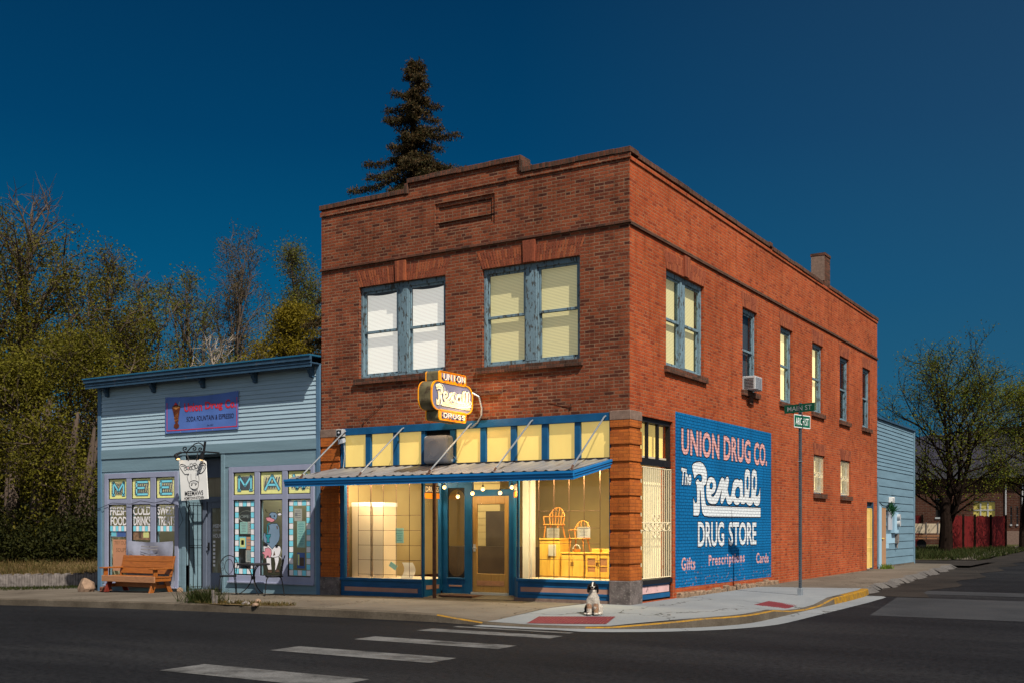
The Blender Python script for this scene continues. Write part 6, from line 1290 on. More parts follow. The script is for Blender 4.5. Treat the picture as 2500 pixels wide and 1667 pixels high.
# bistro set
def bistro_table(x, y, label):
    z = gz(x, y); t = thing('bistro_table', label, 'table', (x, y, z)); MB().lathe((x, y, z), [(.36, .695), (.385, .70), (.385, .72), (.37, .735), (.0, .735)], 28).build('table_top', K['iron'], t, smooth=False)
    for k in range(3):
        a = R(95+120*k); c, s_ = math.cos(a), math.sin(a); pts = [(.26, .69), (.16, .66), (.07, .56), (.04, .42), (.06, .30), (.14, .17), (.25, .07), (.36, .012)]
        MB().tube(smooth_line([(x+c*r, y+s_*r, z+h) for r, h in pts], 3), .012, 6).build('leg', K['iron'], t)
    MB().lathe((x, y, z), [(.045, .36), (.05, .40), (.045, .44)], 10).tube([(x, y, z+.40), (x, y, z+.70)], .014, 6).build('stem', K['iron'], t)
bistro_table(-9.40, -.62, 'round black wrought iron bistro table before the checkered pane')
def bistro_chair(x, y, rz, label):
    z = gz(x, y); t = thing('bistro_chair', label, 'chair', (x, y, z), 'black bistro chairs', 0); ca, sa = math.cos(rz), math.sin(rz)
    T = lambda u, v, h: (x+ca*u-sa*v, y+sa*u+ca*v, z+h)
    m = MB(); n = 20; pr = [(.0, .455), (.185, .46), (.205, .45), (.195, .425), (.0, .425)]
    m.lathe((x, y, z), [(r, h) for r, h in pr if r > 0], n).build('seat', K['iron'], t)
    for sx in (-1, 1):
        MB().tube(smooth_line([T(sx*.14, -.12, .43), T(sx*.17, -.17, .36), T(sx*.20, -.21, .0)], 3), .011, 6).ball(T(sx*.20, -.21, .012), .02, 6).build('leg', K['iron'], t); MB().tube(smooth_line([T(sx*.14, .12, .43), T(sx*.16, .17, .36), T(sx*.18, .23, .0)], 3), .011, 6).ball(T(sx*.18, .23, .012), .02, 6).build('leg', K['iron'], t)
    arc = [T(.185*math.cos(a)*(1.06 if math.sin(a) < .7 else 1), .17+.07*math.sin(a), .70+.22*math.sin(a)) for a in np.linspace(0, math.pi, 15)]
    m = MB().tube([T(.16, .13, .44)]+arc+[T(-.16, .13, .44)], .011, 6)
    m.tube([T(.10*math.cos(a), .19+.03*math.sin(a), .66+.17*math.sin(a)) for a in np.linspace(-.3*math.pi, 1.3*math.pi, 17)], .008, 5); m.tube([T(.10*math.cos(-.3*math.pi), .17, .52), T(.0, .165, .47), T(-.10*math.cos(.3*math.pi), .17, .52)], .008, 5)
    for sx in (-1, 1):
        for cz, rr in ((.60, .035), (.72, .032), (.82, .026)): m.tube([T(sx*(.145+rr*.5*math.cos(a)), .185, cz+rr*math.sin(a)) for a in np.linspace(0, 5.5, 10)], .005, 4)
    m.build('back', K['iron'], t)
bistro_chair(-10.12, -.72, R(40), 'black bistro chair with a looped wire back left of the round table'); bistro_chair(-8.66, -.70, R(-46), 'black bistro chair seen from the side right of the round table')
# planting gap by the kerb
hx, hy, hz = on_g(505, 1472); hx2, hy2, hz2 = on_g(610, 1474)
m = MB(); cxx, cyy = (hx+hx2)/2+.3, hy+.15; pts = [(cxx+1.35*math.cos(a)*(1+.1*math.sin(3*a)), cyy+.33*math.sin(a)) for a in np.linspace(0, 6.1, 22)]; fill(m, pts, lambda x, y: (x, y, gz(x, y)+.007)); tag(m.build('planting_gap', K['dirt']), kind='structure')
P = [(hx+random.gauss(-.25, .24), hy+random.gauss(.1, .09), gz(hx, hy)) for _ in range(420)]; tag(blades('grass_tuft', P, .30, .009, K['grass'], .45), 'spiky green grass tuft in the planting gap by the kerb', 'grass tuft')
P = [(cxx+random.uniform(-1.2, 1.3), cyy+random.gauss(0, .14), gz(cxx, cyy)) for _ in range(700)]; tag(blades('gap_weeds', P, .07, .012, K['drygrass'], .6), kind='stuff')
for k, (px, py, r, mt, lab) in enumerate(((562, 1470, (.10, .075, .055), 'rock_g', 'dark flat stone nearest the grass tuft'), (600, 1473, (.10, .075, .055), 'rock_g', 'pale grey stone in the middle of the planting gap'), (630, 1468, (.085, .06, .06), 'rock', 'brown stone at the back of the planting gap'), (624, 1476, (.08, .06, .05), 'rock', 'tan stone at the kerb side of the planting gap'))):
    x, y, z = on_g(px, py+2); rock('stone', lab, x, y, z, r, mt, 3.1*k+1)
x, y, z = on_g(524, 1473); st = thing('stake', 'short broken grey stake beside the grass tuft', 'stake', (x, y, z)); MB().bar((x-.03, y, z-.05), (x-.05, y, z+.28), .05, .03, up=(0, 1, 0)).build('post', K['rock_g'], st); MB().bar((x+.04, y, z-.05), (x+.06, y, z+.17), .04, .03, up=(0, 1, 0)).build('splinter', K['rock_g'], st)

# street name pole
px_, py_ = 1.96, 4.57; pz = pav_z(px_, py_); sp_ = thing('street_sign', 'dark metal pole with two green street name plates at the corner', 'street sign', (px_, py_, pz))
m = MB(); m.bar((px_, py_, pz), (px_, py_, 4.24), .06, .06); pol = m.build('pole', K['post'], sp_, bevel=.006)
m = MB()
for i in range(80): m.box(px_-.031, px_-.0295, py_-.009, py_+.009, pz+.1+i*.05, pz+.118+i*.05); m.box(px_-.009, px_+.009, py_-.031, py_-.0295, pz+.1+i*.05, pz+.118+i*.05)
m.build('holes', K['dark'], pol); MB().box(px_-.05, px_+.05, py_-.05, py_+.05, pz-.02, pz+.16).build('socket', K['galv'], sp_, bevel=.008)
def plate(name, c, dirv, half, h, text, lm, border):
    d = Vector((*dirv, 0)).normalized(); n = Vector((d.y, -d.x, 0)); c = Vector(c); 
    if n.dot(Vector((CX, CY, 0))-c) < 0: n = -n
    m = MB().obox(c+n*.045, d*half, n*.003, Vector((0, 0, h/2))); p = m.build(name, K['green_sign'], sp_)
    P = lambda u, v: tuple(c+n*.050+d*half*(2*u-1)+Vector((0, 0, h*(v-.5))))
    t = MB(); put_text(t, text, lambda u, v: P(.10+.80*u, .22+.56*v), 0, .008)
    if border:
        for q in ([(.01, .03), (.99, .03), (.99, .97), (.01, .97)],):
            for a, b in zip(q, q[1:]+q[:1]): ribbon(t, [(a[0]*half*2, a[1]*h), (b[0]*half*2, b[1]*h)], .016, lambda x, z: P(x/(2*half), z/h))
    t.build('lettering', K[lm], p)
    MB().obox(c+n*.054, d*.009, n*.003, Vector((0, 0, h/2+.02))).build('strap', K['post'], p)
plate('name_plate', (px_+.01, py_, 4.125), (.943, -.332), .40, .185, 'MAIN ST', 'sign_dull', False); plate('name_plate', (px_, py_, 3.83), (.235, .972), .34, .285, 'ARCH ST', 'sign_white', True)
m = MB()
for z in (4.02, 3.68, 2.95): m.box(px_-.04, px_+.04, py_-.04, py_+.04, z, z+.02)
m.build('bolt_band', K['galv'], sp_)

# ================================================================ SHED UP THE SIDE STREET
SH = thing('blue_shed', 'light blue boarded shed behind the brick building', 'shed', (0, 23, 0)); sy0, sy1, sz = 20.10, 26.25, 5.33
m = MB().box(-6, -.04, sy0, sy1, -.3, sz-.02); m.build('wall', K['shed'], SH)
m = MB(); z = .14
while z < sz-.05:
    h = .285 if z < 3.1 else .135
    if 3.1 <= z < 3.35: h = .30
    e = min(z+h, sz); m.prism([(.0, sy0+.01, z), (-.022, sy0+.01, e), (-.035, sy0+.01, e), (-.035, sy0+.01, z)], (0, sy1-sy0-.02, 0)); z = e
m.build('siding', K['shed'], SH)
m = MB(); m.box(-.05, .03, sy1-.10, sy1+.02, -.0, sz); m.box(-.05, .03, sy0, sy0+.08, .0, 3.1); m.build('corner_board', K['shed'], SH, bevel=.004); MB().box(-.06, .02, sy0, sy1, -.2, .13).build('plinth', K['concrete'], SH)
MB().box(-6.1, .06, sy0, sy1+.05, sz-.0, sz+.06).build('roof', K['eave'], SH)
q = lambda px, py: on_x(2100+px/7.125, 1180+py/7.125, .01)
ya, yb_ = q(322, 900)[0], q(362, 900)[0]; zt_ = q(340, 380)[1]
m = MB(); m.box(-.0, .035, ya, yb_, .02, zt_); sdoor = m.build('door_frame', K['shed_lt'], SH); ya2, yb2 = q(366, 900)[0], q(440, 900)[0]; MB().box(.0, .028, ya2, yb2, .03, zt_-.05).build('door', K['wood_raw'], SH); y_, z_ = q(372, 950); MB().tube([(.03, y_-.05, z_), (.07, y_, z_), (.07, y_+.12, z_)], .02).build('handle', K['gold_bar'], sdoor)
m = MB(); a, b = q(452, 870), q(606, 1030); m.box(.002, .008, a[0], b[0], b[1], a[1]); a, b = q(450, 1040), q(500, 1120); m.box(.002, .008, a[0], b[0], b[1], a[1]); m.build('repainted_patch', K['shed_lt'], SH)
a, b = q(500, 230), q(548, 330); lb = thing('wall_light', 'small white box light high on the blue shed', 'light', (0, a[0], b[1])); MB().box(.0, .12, a[0], b[0], b[1], a[1]).build('case', K['white'], lb, bevel=.006); MB().box(.12, .126, a[0]+.05, b[0]-.05, b[1]+.03, a[1]-.03).build('lens', K['light_grey'], lb)
a, b = q(540, 500), q(608, 855); em = thing('meter_box', 'pale blue electric meter box with two round meters on the shed', 'meter box', (0, a[0], b[1])); MB().box(.0, .14, a[0], b[0], b[1], a[1]).build('case', K['shed_lt'], em, bevel=.008)
for py in (580, 690):
    y_, z_ = q(588, py); m = MB().tube([(.14, y_, z_), (.24, y_, z_)], .11, 12); m.build('meter', K['light_grey'], em)
a, b = q(455, 520), q(530, 800); m = MB(); 
for i in range(3): yy = a[0]+.15+(b[0]-a[0])*.3*i; m.tube([(.05, yy, b[1]), (.05, yy, a[1]+.2)], .05, 8)
m.build('conduit', K['grey_metal'], em)
y_, z_ = q(622, 930); tag(MB().box(.0, .10, y_-.12, y_+.12, z_-.22, z_+.12).tube([(.06, y_, z_-.22), (.06, y_-.05, z_-.4)], .03).build('junction_box', K['rock_g']), 'small grey junction box below the meter box on the shed', 'junction box')
pts = [q(490, 340), q(440, 380), q(420, 440)]; tag(MB().tube([(.06, p[0], p[1]) for p in [q(318, 330), q(370, 380), q(430, 390), q(490, 350), q(470, 420)]], .018, 5).build('service_cable', K['iron']), 'dark service cable looping over the shed door', 'cable')
iv = [];
for _ in range(140): p = q(random.gauss(505, 16), random.gauss(450, 40)); iv.append((random.uniform(.02, .14), p[0]+random.gauss(0, .1), p[1]))
tag(blades('creeper', iv, .14, .03, leafmat('creeper leaf', [(.01, .06, .02), (.02, .10, .04)]), .9), 'green tuft of creeper above the meter box', 'creeper')

# ================================================================ BEHIND THE SHED
# red board fence in two runs
def fence_run(p0, p1, h, label, top=.05):
    p0 = Vector(p0); p1 = Vector(p1); n = max(3, int((p1-p0).length/.16)); f = thing('board_fence', label, 'fence', (p0.x, p0.y, gz(p0.x, p0.y))); m = MB(); d = (p1-p0)/n; nn = Vector((-d.y, d.x)).normalized()
    for i in range(n):
        a = p0+d*(i+.03); b = p0+d*(i+.95); z = gz(a.x, a.y)-.05; m.prism([(a.x, a.y, z), (b.x, b.y, z), (b.x+nn.x*.025, b.y+nn.y*.025, z), (a.x+nn.x*.025, a.y+nn.y*.025, z)], (0, 0, h+random.uniform(-top, top)))
    m.build('boards', K['fence_red'], f); m = MB()
    for zz in (.4, h-.3): a = p0+nn*.05; b = p1+nn*.05; m.bar((a.x, a.y, gz(a.x, a.y)+zz), (b.x, b.y, gz(b.x, b.y)+zz), .05, .1)
    m.build('rail', K['fence_red'], f)
    for t in (0., .5, 1.):
        c = p0+(p1-p0)*t-nn*.05; MB().bar((c.x, c.y, gz(c.x, c.y)-.1), (c.x, c.y, gz(c.x, c.y)+h+.06), .12, .12).build('post', K['bark_dark'], f)
fa = on_g(2320, 1341); fb = on_g(2378, 1338); fc = on_g(2454, 1334); hf = (1341-1256)/FPX*((Vector((fa[0]-CX, fa[1]-CY))).dot(FW))
fence_run(fa[:2], fb[:2], hf, 'dark red board fence run between the tree and the black post'); fence_run(fb[:2], (fc[0], min(fc[1], fb[1]+9)), hf, 'dark red board fence run nearest the street')
g0 = on_g(2239, 1337); g1 = on_g(2252, 1337); fence_run((g0[0]-1.2, g0[1]), g1[:2], hf*1.02, 'narrow dark red fence stub beside the blue shed')
# flat wagon behind the gap
D = 70; x, y = at_d(2276, D); z = gz(x, y); wg = thing('farm_wagon', 'pale sided flat wagon standing in the yard behind the fence gap', 'wagon', (x, y, z)); m = MB()
for i in range(3): m.box(x-1.05+.72*i, x-.40+.72*i, y-.02, y+.02, z+1.0, z+1.62)
m.build('side_panel', K['cream'], wg); MB().box(x-1.15, x+1.15, y-.05, y+1.6, z+.62, z+.70).box(x-1.15, x+1.15, y-.06, y-.02, z+.78, z+.90).build('bed', K['wood_worn'], wg)
for sx in (-1.1, -.36, .36, 1.1): MB().box(x+sx-.03, x+sx+.03, y-.05, y+.0, z+.62, z+1.7).build('stanchion', K['rock_g'], wg)
for sx in (-.7, .7): MB().tube([(x+sx, y+.1, z+.3), (x+sx, y+.25, z+.3)], .3, 14).build('wheel', K['iron'], wg)
# old school building
K['dim_lit'] = paint('dim yellow window blind', (.42, .35, .09), .7, .3, .9, emit=.12)
sy = 76.; sx0, sx1 = on_y(2205, 1200, sy)[0], on_y(2600, 1200, sy)[0]; gzs = gz(0, sy); stp = 5.5
SB_ = thing('school_building', 'dull red brick school building beyond the red fence', 'building', ((sx0+sx1)/2, sy, gzs)); 
def wq(px0, px1, py0, py1): a, b = on_y(px0, py0, sy), on_y(px1, py1, sy); return (a[0], b[0], b[1], a[1])
holes = [wq(2376, 2429, 1222, 1262), wq(2466, 2471, 1235, 1279), wq(2481, 2486, 1235, 1279), wq(2283, 2296, 1215, 1262)]
m = MB(); holed(m, 'y', sy, sx0, sx1, gzs-.5, stp, holes, .3); m.quad((sx0, sy, gzs-.5), (sx0, sy+14, gzs-.5), (sx0, sy+14, stp), (sx0, sy, stp)).quad((sx1, sy, gzs-.5), (sx1, sy+14, gzs-.5), (sx1, sy+14, stp), (sx1, sy, stp)).quad((sx0, sy+14, gzs-.5), (sx1, sy+14, gzs-.5), (sx1, sy+14, stp), (sx0, sy+14, stp)); m.build('wall', K['school'], SB_)
MB().prism([(sx0-.4, sy-.5, stp), (sx0-.4, sy+14.5, stp), (sx0-.4, sy+7, stp+1.3)], (sx1-sx0+.8, 0, 0)).build('roof', K['roofing'], SB_)
a = on_y(2452, 1300, sy)[0]; MB().box(a, sx1, sy-.10, sy, gzs-.3, on_y(2480, 1295, sy)[1]).build('plinth', K['sandstone'], SB_)
for px in (2456, 2497): x = on_y(px, 1250, sy)[0]; MB().box(x-.05, x+.05, sy-.10, sy-.02, gzs, 5.).build('downpipe', K['light_grey'], SB_)
for k, h in enumerate(holes):
    m = MB(); m.box(h[0], h[1], sy+.16, sy+.2, h[2], h[3]); f = m.build('window', K['dim_lit'] if k == 0 else K['rock_g'], SB_) if k < 3 else m.build('window', K['dark'], SB_)
    b_ = MB()
    for t in ((.33, .67) if k == 0 else ()): x = h[0]+(h[1]-h[0])*t; b_.box(x-.05, x+.05, sy+.10, sy+.155, h[2], h[3])
    for t in ((.45,) if k == 0 else (.5,)): z = h[2]+(h[3]-h[2])*t; b_.box(h[0], h[1], sy+.11, sy+.157, z-.05, z+.05)
    b_.box(h[0], h[1], sy+.09, sy+.15, h[3]-.1, h[3]).box(h[0], h[1], sy-.06, sy+.15, h[2]-.12, h[2]+.02); b_.build('glazing_bar', K['light_grey'], f)

# ================================================================ TREES
def leaves(centres, dirs, n_each, sigma, size, aspect=.55, droop=0.):
    """leaf rhombi scattered round twig points"""
    C_ = np.repeat(np.asarray(centres, np.float32), n_each, 0); n = len(C_)
    C_ = C_+rng.normal(0, 1, (n, 3)).astype(np.float32)*np.asarray(sigma, np.float32)
    a = rng.normal(0, 1, (n, 3)); a[:, 2] -= droop; a /= np.linalg.norm(a, axis=1, keepdims=True); b = rng.normal(0, 1, (n, 3)); b -= a*(a*b).sum(1, keepdims=True); b /= np.linalg.norm(b, axis=1, keepdims=True)
    s = (size*rng.uniform(.6, 1.35, n))[:, None]; V = np.stack([C_-a*s*.5, C_+b*s*aspect*.5, C_+a*s*.5, C_-b*s*aspect*.5], 1).reshape(-1, 3)
    return V, np.arange(4*n).reshape(-1, 4)
def tree(name, label, cat, x, y, z, H, spread, leaf, bark, r0=.25, low=.2, nl=16, asc=35, nleaf=12000, lsize=.13, sig=.28, lean=(0, 0), bare=0., prof='round', group=None, nsub=6, ntw=4, seed=1, trunk_fork=0, tw_len=.30, droop=0., bare_top=0.):
    rd = random.Random(seed); t = thing(name, label, cat, (x, y, z), group); T = MB(); tw = []; td = []
    def P(h): return Vector((x+lean[0]*h/H+.12*math.sin(h*.8+seed), y+lean[1]*h/H+.12*math.cos(h*.7+seed), z+h))
    stems = [(0, 0)]+[(rd.uniform(-.35, .35)*spread, rd.uniform(-.3, .3)*spread) for _ in range(trunk_fork)]
    for k, (fx, fy) in enumerate(stems):
        hh = H*(.93 if k == 0 else rd.uniform(.7, .9)); pts = []
        for i in range(9):
            f = i/8; p = P(hh*f); e = max(0, f-.12)**.8; pts.append(p+Vector((fx*e, fy*e, 0)))
        T.tube([pts[0]-Vector((0, 0, .3))]+pts, [r0*1.5*(.8 if k else 1)]+[max(.02, r0*(.75 if k else 1)*(1-i/8.6)) for i in range(9)], 8)
        nlk = nl if k == 0 else nl//2
        for i in range(nlk):
            f = low+(1-low)*((i+rd.random())/nlk)**.9; f = min(f, .97); q = f*8; j = int(min(q, 7.99)); b0 = pts[j].lerp(pts[j+1], q-j)
            g = (f-low)/(1-low)
            pr = {'round': math.sin(math.pi*min(.97, .22+.75*g))**.7, 'cone': 1.05-g*.85, 'column': .55*(1-g*.5), 'vase': .45+.55*g if g < .8 else 1-(g-.8)*3}[prof]
            ln_ = spread*pr*rd.uniform(.7, 1.15); az = i*2.4+rd.uniform(-.5, .5)+k*1.3; as_ = R(asc+rd.uniform(-15, 15)+25*g)
            d = Vector((math.cos(az)*math.cos(as_), math.sin(az)*math.cos(as_), math.sin(as_))); br = max(.02, r0*.42*(1-f*.6)); lp = [b0]; dd = d.copy()
            for s in range(5): dd = (dd+Vector((rd.uniform(-.18, .18), rd.uniform(-.18, .18), rd.uniform(-.02, .16)-droop*.1))).normalized(); lp.append(lp[-1]+dd*ln_/5)
            T.tube(lp, [br*(1-s/5.6) for s in range(6)], 5, cap=False)
            isb = rd.random() < bare or g > 1-bare_top
            for s in range(nsub):
                u = .25+.75*(s+rd.random())/nsub; q = u*5; j = int(min(q, 4.99)); c0 = lp[j].lerp(lp[j+1], q-j); ax = (lp[j+1]-lp[j]).normalized()
                v = Vector((rd.gauss(0, 1), rd.gauss(0, 1), rd.gauss(.25-droop, .8))); v = (ax*.75+(v-ax*v.dot(ax)).normalized()*.8).normalized(); sl = ln_*.42*(1.2-u*.6)*rd.uniform(.6, 1.2)
                c1 = c0+v*sl*.5; v2 = (v+Vector((rd.uniform(-.3, .3), rd.uniform(-.3, .3), .25-droop))).normalized(); c2_ = c1+v2*sl*.5
                T.tube([c0, c1, c2_], [br*.4, br*.26, .008], 4, cap=False)
                for w_ in range(ntw):
                    uu = (w_+1)/ntw; e0 = c0.lerp(c1, uu*2) if uu < .5 else c1.lerp(c2_, uu*2-1); vv = (v2+Vector((rd.gauss(0, .8), rd.gauss(0, .8), rd.gauss(.2-droop, .6)))).normalized(); e1 = e0+vv*tw_len*spread*rd.uniform(.25, .6)
                    T.tube([e0, e1], [.012, .005], 3, cap=False)
                    if not isb: tw += [e0.lerp(e1, .35), e0.lerp(e1, .7), e1]
    T.build('trunk', bark, t)
    if tw:
        n = max(1, int(nleaf/len(tw))); V, F = leaves([tuple(p) for p in tw], None, n, (sig, sig, sig*.8), lsize, droop=droop); np_mesh('crown', V, F, leaf, t)
    return t
LO = leafmat('olive leaves', [(.040, .040, .004), (.095, .090, .008), (.145, .135, .012), (.070, .052, .008), (.19, .175, .022)])
LG = leafmat('mid green leaves', [(.050, .056, .006), (.105, .110, .011), (.15, .15, .016), (.075, .06, .011)])
LW = leafmat('feathery willow leaves', [(.075, .085, .012), (.12, .125, .018), (.095, .085, .016)])
LY = leafmat('yellow spring leaves', [(.11, .085, .006), (.17, .13, .009), (.21, .165, .014)])
LR = leafmat('reddish buds', [(.075, .055, .025), (.10, .08, .03), (.07, .075, .018)])
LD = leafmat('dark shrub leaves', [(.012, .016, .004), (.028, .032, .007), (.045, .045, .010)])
LE = leafmat('sparse elm leaves', [(.085, .10, .010), (.15, .165, .012), (.12, .09, .014), (.095, .13, .010), (.065, .10, .011)])
GT = 'trees behind the clapboard shop'
def T_(px, D, pyt, kw):
    x, y = at_d(px, D); z = bank_z(6)-.1; H = ZC+(HY-pyt)/FPX*D-z; return tree(x=x, y=y, z=z, H=H, group=GT, **kw)
T_(70, 42, 455, dict(name='cottonwood', label='tallest leafy tree at the left edge with bare topmost branches', cat='tree', spread=3.9, leaf=LO, bark=K['bark'], r0=.34, low=.10, nl=26, asc=35, nleaf=34000, lsize=.095, sig=.24, seed=3, bare_top=.24, trunk_fork=2, nsub=7))
T_(-120, 40, 640, dict(name='cottonwood', label='leafy tree cut off by the left edge of the view', cat='tree', spread=3.8, leaf=LO, bark=K['bark'], r0=.3, low=.08, nl=22, asc=35, nleaf=40000, lsize=.095, sig=.26, seed=11, bare_top=.05, trunk_fork=1))
T_(255, 44, 600, dict(name='cottonwood', label='broad olive tree directly behind the left end of the clapboard roof', cat='tree', spread=3.3, leaf=LO, bark=K['bark'], r0=.30, low=.08, nl=24, asc=45, nleaf=25000, lsize=.095, sig=.2, seed=5, bare_top=.06, trunk_fork=2, nsub=7))
T_(165, 38.5, 830, dict(name='cottonwood', label='low dense tree leaning over the grass bank', cat='tree', spread=3.4, leaf=LO, bark=K['bark'], r0=.24, low=.12, nl=22, asc=15, nleaf=34000, lsize=.09, sig=.30, seed=8, nsub=7))
T_(30, 37.5, 900, dict(name='cottonwood', label='low dark tree with a pale broken limb at the left edge', cat='tree', spread=2.9, leaf=LO, bark=K['bark'], r0=.2, low=.12, nl=20, asc=10, nleaf=26000, lsize=.11, sig=.30, seed=21, nsub=7, bare=.12))
T_(372, 46, 640, dict(name='cottonwood', label='slanting tree with a thick dark stem above the clapboard roof', cat='tree', spread=2.9, leaf=LG, bark=K['bark'], r0=.26, low=.15, nl=20, asc=50, nleaf=14000, lsize=.10, sig=.2, seed=6, lean=(-1.6, .4), bare_top=.08, trunk_fork=2))
T_(462, 50, 650, dict(name='poplar', label='thin tree of upright shoots left of the reddish budding tree', cat='tree', spread=3.0, leaf=LG, bark=K['bark'], r0=.2, low=.15, nl=18, asc=52, nleaf=9000, lsize=.10, sig=.2, seed=14, trunk_fork=3, bare=.1))
T_(585, 55, 592, dict(name='poplar', label='upright budding tree with reddish twigs and many spires', cat='tree', spread=3.7, leaf=LR, bark=K['bark'], r0=.2, low=.25, nl=18, asc=58, nleaf=15000, lsize=.09, sig=.16, seed=9, trunk_fork=4, prof='vase', nsub=7, ntw=5))
T_(520, 47, 830, dict(name='poplar', label='sparse low tree with pale crooked boughs over the clapboard roof', cat='tree', spread=3.2, leaf=LG, bark=K['bark_pale'], r0=.16, low=.3, nl=14, asc=28, nleaf=7000, lsize=.11, sig=.22, seed=31, trunk_fork=2, bare=.35))
T_(715, 62, 590, dict(name='willow', label='feathery yellow green willow beside the brick wall', cat='tree', spread=4.2, leaf=LW, bark=K['bark'], r0=.25, low=.2, nl=22, asc=55, nleaf=26000, lsize=.11, sig=.26, seed=10, trunk_fork=3, nsub=7, ntw=5))
T_(700, 52, 738, dict(name='maple', label='rounded bright yellow tree low against the brick wall', cat='tree', spread=2.7, leaf=LY, bark=K['bark'], r0=.18, low=.3, nl=22, asc=30, nleaf=26000, lsize=.12, sig=.24, seed=12, nsub=7, trunk_fork=1))
# shrubs under them along the bank
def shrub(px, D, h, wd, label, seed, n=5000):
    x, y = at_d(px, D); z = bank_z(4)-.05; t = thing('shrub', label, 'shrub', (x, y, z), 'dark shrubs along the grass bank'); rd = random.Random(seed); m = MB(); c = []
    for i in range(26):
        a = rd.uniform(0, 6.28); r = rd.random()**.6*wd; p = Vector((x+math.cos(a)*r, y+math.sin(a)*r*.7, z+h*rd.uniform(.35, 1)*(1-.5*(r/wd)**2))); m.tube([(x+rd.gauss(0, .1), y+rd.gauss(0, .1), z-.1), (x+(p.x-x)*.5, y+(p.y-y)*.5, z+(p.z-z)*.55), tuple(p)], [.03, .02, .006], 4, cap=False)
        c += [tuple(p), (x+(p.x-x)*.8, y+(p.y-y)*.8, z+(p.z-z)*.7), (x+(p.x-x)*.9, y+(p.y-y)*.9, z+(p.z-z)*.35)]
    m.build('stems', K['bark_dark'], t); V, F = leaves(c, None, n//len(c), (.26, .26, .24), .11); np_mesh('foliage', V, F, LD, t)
for k, (px, D, h, wd, lab) in enumerate(((10, 36.6, 1.9, 1.5, 'dark shrub at the left edge behind the retaining wall'), (95, 37, 2.3, 1.6, 'tall dark shrub second from the left edge'), (165, 36.4, 1.6, 1.3, 'low dark shrub in front of the grey trunks'), (235, 36.8, 2.2, 1.4, 'dark shrub close to the clapboard corner'), (290, 38, 2.6, 1.6, 'dark shrub mostly hidden by the clapboard shop'), (-70, 37, 2.4, 1.7, 'dark shrub left of the view edge'))): shrub(px, D, h, wd, lab, k+40)
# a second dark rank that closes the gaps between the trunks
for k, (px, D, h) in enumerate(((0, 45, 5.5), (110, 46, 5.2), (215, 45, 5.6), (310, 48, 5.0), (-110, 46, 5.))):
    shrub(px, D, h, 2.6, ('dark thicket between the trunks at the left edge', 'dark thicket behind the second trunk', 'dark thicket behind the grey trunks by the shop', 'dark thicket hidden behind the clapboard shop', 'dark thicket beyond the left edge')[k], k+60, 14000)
m = MB(); x, y = at_d(212, 37.4); m.tube([(x, y, bank_z(4)-.3), (x+.05, y, 1.6), (x-.1, y+.1, 3.2), (x+.1, y+.4, 4.6)], [.33, .25, .2, .06], 9); x2, y2 = at_d(120, 38.2); 
gtk = thing('old_trunk', 'thick grey ivy free trunk at the clapboard corner', 'tree trunk', (x, y, 0)); m.build('trunk', K['bark'], gtk)
for k, (px, D, r, h, lab) in enumerate(((28, 37.2, .2, 5., 'slim grey trunk nearest the left edge'), (88, 36.9, .26, 5.5, 'grey trunk standing between the two left shrubs'), (150, 37., .22, 5., 'leaning grey trunk left of the thick one'), (186, 37.3, .17, 4.5, 'thin pale trunk just left of the thick one'))):
    x, y = at_d(px, D); b_ = bank_z(4); t = thing('old_trunk', lab, 'tree trunk', (x, y, b_)); MB().tube([(x, y, b_-.3), (x+.12, y, b_+h*.35), (x-.15+.2*k, y+.2, b_+h*.7), (x+.1*k, y+.5, b_+h)], [r*1.2, r, r*.8, .05], 8).build('trunk', K['bark'], t)
# spruce above the parapet
D = 48; x, y = at_d(1012, D); ztop = ZC+(HY-146)/FPX*D; sp = thing('spruce', 'tall brownish spruce rising behind the brick parapet', 'tree', (x, y, gz(x, y))); m = MB(); rd = random.Random(4); tw = []
m.tube([(x, y, gz(x, y)-.3), (x, y, ztop*.6), (x-.16, y, ztop-.3)], [.42, .22, .02], 8)
zz = 6.
while zz < ztop-.25:
    r = min(4.2, .16+.50*(ztop-zz)); nb = 5
    for i in range(nb):
        a = rd.uniform(0, 6.28); l = r*rd.choice((.45, .7, .85, 1., 1.2)); f = (ztop-zz)/(ztop-6); up = .55-1.1*min(1, (ztop-zz)/5)
        pts = [Vector((x, y, zz))]; d = Vector((math.cos(a), math.sin(a), up*.7)).normalized()
        for s in range(5): d = (d+Vector((rd.gauss(0, .05), rd.gauss(0, .05), .16 if s > 2 else -.04))).normalized(); pts.append(pts[-1]+d*l/5)
        m.tube(pts, [.035, .03, .024, .018, .012, .006], 4, cap=False)
        n = max(3, int(l*9))
        for s in range(n):
            u = .12+.88*s/n; q = u*5; j = int(min(q, 4.99)); c = pts[j].lerp(pts[j+1], q-j); sd = Vector((-d.y, d.x, 0)).normalized(); wv = .30*l*(1-u)*.7+.10
            for sg in (-1, 1):
                e = c+sd*sg*wv*rd.uniform(.5, 1.1)+d*.14+Vector((0, 0, -.10*rd.random())); tw += [c.lerp(e, .5), e]
            tw.append(c)
    zz += rd.uniform(.20, .36)
for i in range(26): tw.append(Vector((x+rd.gauss(-.16, .12), y+rd.gauss(0, .12), ztop-rd.random()*.8)))
m.build('trunk', K['bark_dark'], sp)
LS = leafmat('brown green needles', [(.016, .016, .006), (.036, .022, .009), (.058, .031, .011), (.028, .032, .010), (.075, .042, .014), (.022, .028, .009)], trans=.1)
V, F = leaves([tuple(p) for p in tw], None, 9, (.06, .06, .07), .135, .30, droop=.9); np_mesh('needles', V, F, LS, sp)
